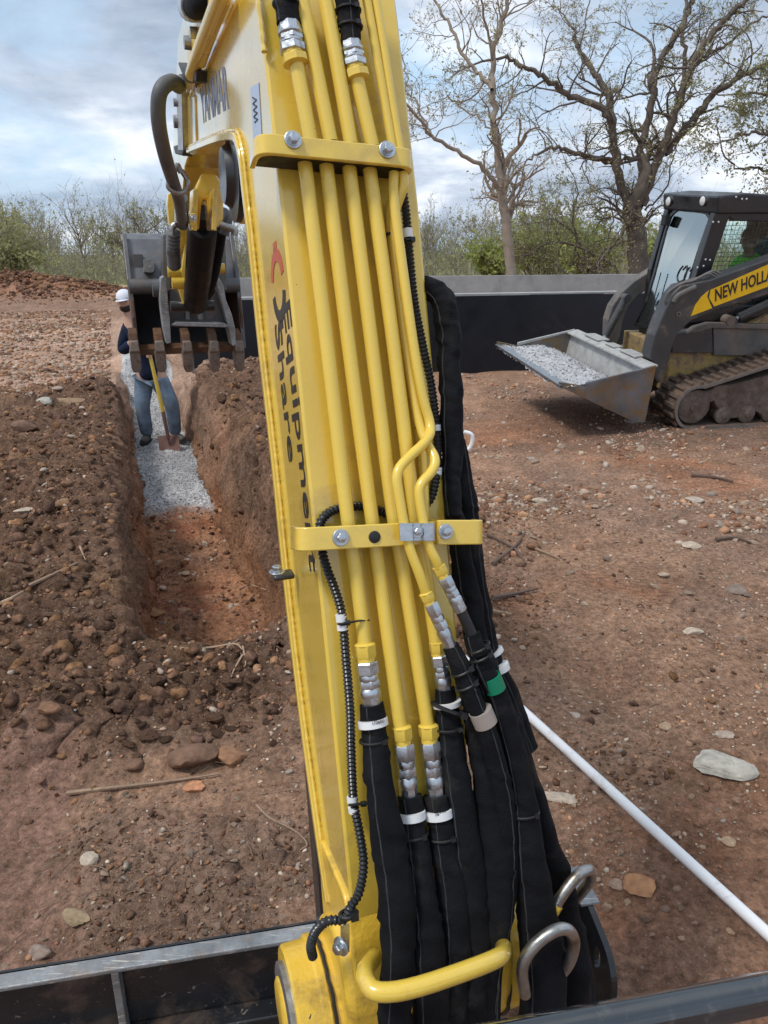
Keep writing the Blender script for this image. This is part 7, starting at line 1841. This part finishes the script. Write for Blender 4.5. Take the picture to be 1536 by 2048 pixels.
for tagk, w_, e_ in (('L', wrL, elL), ('R', wrR, elR)):
    hj, he = hand(w_, (wp(290, 680, -0.36) - w_) if tagk == 'L' else (w_ - e_), Vector((0, -1, 0)), wk, M['skin'], 1.0, left=(tagk == 'L'))
    for k_, v_ in hj.items():
        if k_ != 'w': J[tagk + k_] = v_
    Ed += [(('w' + tagk) if a == 'w' else tagk + a, ('w' + tagk) if b == 'w' else tagk + b) for a, b in he]
skin_body('body', J, Ed, 'pel', M['skin'], wk)
hd, F_, U_, S_ = head(hc_, Vector((0.05, -1, -0.18)), Vector((-0.12, -0.1, 1)), wk, M['skin'])
ell('beard', hc_ + F_ * 0.030 - U_ * 0.062, 0.070, 0.066, 0.052, S_, F_, U_, M['hair'], wk)
cpz = ell('cap', hc_ + U_ * 0.040 - F_ * 0.006, 0.086, 0.106, 0.086, S_, F_, U_, M['cap'], wk, zcut=-0.12)
bp_ = []
for k in range(13):
    a = lerp(-1.25, 1.25, k / 12); bp_.append(hc_ + U_ * 0.030 + F_ * (0.07 + 0.085 * math.cos(a)) + S_ * 0.080 * math.sin(a))
part('brim', MB().prism(bp_, U_ * 0.006 - F_ * 0.0), M['cap'], cpz, smooth=0)
ell('under_brim', hc_ + U_ * 0.0275 + F_ * 0.10, 0.06, 0.05, 0.002, S_, F_, U_, M['navy'], cpz, sub=2)
skin_body('shirt', {'w': (pel - UZ * 0.10, (0.182, 0.138)), 'm': (wst, (0.185, 0.13)), 'c': (chs, (0.20, 0.135)), 'n': (nk - UZ * 0.02, 0.075), 'sL': (shL, 0.088), 'eL': (shL.lerp(elL, 1.1), 0.070), 'fL': (elL.lerp(wrL, 0.45), 0.058), 'sR': (shR, 0.078), 'eR': (shR.lerp(elR, 0.75), 0.066)},
          [('w', 'm'), ('m', 'c'), ('c', 'n'), ('c', 'sL'), ('sL', 'eL'), ('eL', 'fL'), ('c', 'sR'), ('sR', 'eR')], 'm', M['navy'], wk)
skin_body('jeans', {'p': (pel + UZ * 0.05, (0.165, 0.12)), 'hL': (hL - UZ * 0.06, 0.115), 'kL': (kL, 0.088), 'cL': (kL.lerp(aL, 0.5), 0.084), 'aL': (aL - UZ * 0.03, 0.074), 'hR': (hR - UZ * 0.06, 0.115), 'kR': (kR, 0.088), 'cR': (kR.lerp(aR, 0.5), 0.084), 'aR': (aR - UZ * 0.03, 0.074)},
          [('p', 'hL'), ('hL', 'kL'), ('kL', 'cL'), ('cL', 'aL'), ('p', 'hR'), ('hR', 'kR'), ('kR', 'cR'), ('cR', 'aR')], 'p', M['jeans'], wk)
for a_, toe in ((aL, Vector((-0.05, -1, 0))), (aR, Vector((0.75, -0.65, 0)))):
    t_ = toe.normalized()
    b_ = skin_body('boot', {'t': (a_ + UZ * 0.03, 0.052), 'h': (a_ - UZ * 0.045 - t_ * 0.03, 0.046), 'm': (a_ - UZ * 0.045 + t_ * 0.07, (0.044, 0.046)), 'e': (a_ - UZ * 0.062 + t_ * 0.165, (0.046, 0.034))},
              [('t', 'h'), ('h', 'm'), ('m', 'e')], 'h', M['boot'], wk)
    sd_ = t_.cross(UZ); base_ = a_ - UZ * 0.098
    pts = [base_ - t_ * 0.085 + sd_ * 0.03, base_ - t_ * 0.085 - sd_ * 0.03, base_ + t_ * 0.05 - sd_ * 0.042, base_ + t_ * 0.15 - sd_ * 0.046, base_ + t_ * 0.205, base_ + t_ * 0.15 + sd_ * 0.046, base_ + t_ * 0.05 + sd_ * 0.042]
    part('sole', MB().prism(round_poly(pts, 0.02, 3), UZ * 0.022), M['sole'], b_, smooth=0)
# shovel held by the worker
s0, s1, s2 = wp(290, 668, -0.36), wp(326, 823, -0.30), wp(336, 873, -0.26)
sv_ = thing('shovel', 'square shovel with yellow handle and rusty blade held by the worker', 'shovel', wp(340, 905, -0.24))
M['handle'] = mat('yellow_shovel_handle', (0.68, 0.47, 0.08), 0.4, var=0.06, vscale=9)
M['shrust'] = mat('rusty_shovel_blade', (0.20, 0.105, 0.085), 0.75, 0.1, var=0.2, vscale=9, dirt=(0.25, 0.18, 0.15), dirt_amt=0.4)
part('handle', MB().tube([s0, s1], [0.018, 0.023], 12), M['handle'], sv_)
part('socket', MB().tube([s1, s1.lerp(s2, 0.6), s2], [0.024, 0.020, 0.022], 12), M['shrust'], sv_)
bl_ = [wp(x, y, -0.24) for x, y in ((316, 872), (328, 876), (343, 876), (356, 870), (361, 906), (345, 913), (330, 914), (320, 910))]
mb = MB(); g = []
for i in range(9):
    row = []
    for j in range(7):
        u, v = i / 8, j / 6
        tl_, tr2, bl2, br2 = wp(315, 873, -0.24), wp(356, 870, -0.24), wp(321, 915, -0.30), wp(362, 909, -0.30)
        p = tl_.lerp(tr2, u).lerp(bl2.lerp(br2, u), v) + Vector((0, -1, 0)) * (-0.03 * (1 - (2 * u - 1) ** 2)) - UZ * (0.012 * (1 - (2 * u - 1) ** 2) * (1 if v == 1 else 0)); row.append(p)
    g.append(row)
vs = [p for row in g for p in row] + [p + Vector((0, 0.006, 0)) for row in g for p in row]; fs = []; K = 63
for i in range(8):
    for j in range(6):
        a = i * 7 + j; fs += [(a, a + 1, a + 8, a + 7), (K + a, K + a + 7, K + a + 8, K + a + 1)]
for i in range(8): fs += [(i * 7, i * 7 + 7, K + i * 7 + 7, K + i * 7), (i * 7 + 6, K + i * 7 + 6, K + i * 7 + 13, i * 7 + 13)]
for j in range(6): fs += [(j, K + j, K + j + 1, j + 1), (56 + j, 57 + j, K + 57 + j, K + 56 + j)]
part('blade', mb.add(vs, fs), M['shrust'], sv_, smooth=50)
part('rib', MB().tube([s2, wp(339, 890, -0.245)], [0.020, 0.006], 8), M['shrust'], sv_)
# operator in the loader cab
M['lime'] = mat('lime_safety_shirt', (0.36, 0.92, 0.12), 0.8, var=0.12, vscale=8, bump=0.3, bscale=12)
M['darkcap'] = mat('dark_cap', (0.02, 0.018, 0.02), 0.8)
opc = 0.93
def op(a, h, c=opc): return LW(a, h, c)
oh = LX(1499, 482, opc); oa, ohh = la(oh)
dh = ohh - 1.80
opn = thing('person', 'loader operator in lime green shirt and dark cap seated in the cab', 'person', op(oa - 0.10, 1.13))
sitz = 1.20
J = {'pel': (op(oa - 0.08, sitz), (0.15, 0.13)), 'wst': (op(oa - 0.10, sitz + (ohh - sitz) * 0.3), (0.13, 0.11)), 'chs': (op(oa - 0.09, ohh - 0.30), (0.16, 0.12)), 'nk': (op(oa - 0.03, ohh - 0.14), 0.055), 'hb': (op(oa, ohh - 0.06), 0.05)}
for s_, c_ in (('L', opc - 0.18), ('R', opc + 0.18)):
    J['h' + s_] = (op(oa - 0.02, sitz - 0.02, opc + (c_ - opc) * 0.55), 0.09); J['k' + s_] = (op(oa + 0.36, sitz + 0.03, opc + (c_ - opc) * 0.8), 0.062); J['a' + s_] = (op(oa + 0.42, sitz - 0.42, opc + (c_ - opc) * 0.7), 0.042); J['f' + s_] = (op(oa + 0.56, sitz - 0.48, opc + (c_ - opc) * 0.7), 0.036)
    J['s' + s_] = (op(oa - 0.06, ohh - 0.235, c_), 0.062); J['e' + s_] = (op(oa + 0.05, ohh - 0.47, opc + (c_ - opc) * 1.45), 0.044); J['w' + s_] = (op(oa + 0.27, ohh - 0.44, opc + (c_ - opc) * 1.5), 0.030)
Ed = [('pel', 'wst'), ('wst', 'chs'), ('chs', 'nk'), ('nk', 'hb')]
for s_ in 'LR': Ed += [('pel', 'h' + s_), ('h' + s_, 'k' + s_), ('k' + s_, 'a' + s_), ('a' + s_, 'f' + s_), ('chs', 's' + s_), ('s' + s_, 'e' + s_), ('e' + s_, 'w' + s_)]
for tagk in 'LR':
    w_, e_ = J['w' + tagk][0], J['e' + tagk][0]
    hj, he = hand(w_, w_ - e_, -LU, opn, M['skin'], 0.9, left=(tagk == 'L'))
    for k_, v_ in hj.items():
        if k_ != 'w': J[tagk + k_] = v_
    Ed += [(('w' + tagk) if a == 'w' else tagk + a, ('w' + tagk) if b == 'w' else tagk + b) for a, b in he]
skin_body('body', J, Ed, 'pel', M['skin'], opn)
sc_ = {k: v[0] for k, v in J.items()}
skin_body('shirt', {'w': (sc_['pel'], (0.17, 0.14)), 'm': (sc_['wst'], (0.20, 0.17)), 'c': (sc_['chs'] + LU * 0.05, (0.22, 0.20)), 'n': (sc_['nk'] - LU * 0.01, 0.08), 'sL': (sc_['sL'], 0.10), 'eL': (sc_['eL'], 0.062), 'wL': (sc_['eL'].lerp(sc_['wL'], 0.7), 0.048), 'sR': (sc_['sR'], 0.082), 'eR': (sc_['eR'], 0.062), 'wR': (sc_['eR'].lerp(sc_['wR'], 0.7), 0.048)},
          [('w', 'm'), ('m', 'c'), ('c', 'n'), ('c', 'sL'), ('sL', 'eL'), ('eL', 'wL'), ('c', 'sR'), ('sR', 'eR'), ('eR', 'wR')], 'm', M['lime'], opn)
skin_body('trousers', {'p': (sc_['pel'], (0.165, 0.14)), 'hL': (sc_['hL'], 0.105), 'kL': (sc_['kL'], 0.078), 'aL': (sc_['aL'], 0.06), 'hR': (sc_['hR'], 0.105), 'kR': (sc_['kR'], 0.078), 'aR': (sc_['aR'], 0.06)},
          [('p', 'hL'), ('hL', 'kL'), ('kL', 'aL'), ('p', 'hR'), ('hR', 'kR'), ('kR', 'aR')], 'p', M['jeans'], opn)
hd, F_, U_, S_ = head(oh, (LF * 0.55 + Vector((0, -0.9, -0.1))), LU, opn, M['skin'], 1.05)
cpz = ell('cap', oh + U_ * 0.045, 0.092, 0.112, 0.100, S_, F_, U_, M['darkcap'], opn, zcut=-0.1)
bp_ = [oh + U_ * 0.036 + F_ * (0.07 + 0.085 * math.cos(lerp(-1.25, 1.25, k / 12))) + S_ * 0.080 * math.sin(lerp(-1.25, 1.25, k / 12)) for k in range(13)]
part('brim', MB().prism(bp_, U_ * 0.006), M['darkcap'], cpz, smooth=0)
mb = MB(); mb.box(oh + F_ * 0.092 + U_ * 0.006, 0.13, 0.022, 0.032, S_, F_, U_); part('sunglasses', mb, M['print'], hd, smooth=0, bevel=0.006)
print('TEND', _t.time() - _T0)
print('TRIS', sum(sum(len(p.vertices) - 2 for p in m.polygons) if len(m.polygons) < 5000 else len(m.polygons) * (len(m.polygons[0].vertices) - 2) for m in bpy.data.meshes))
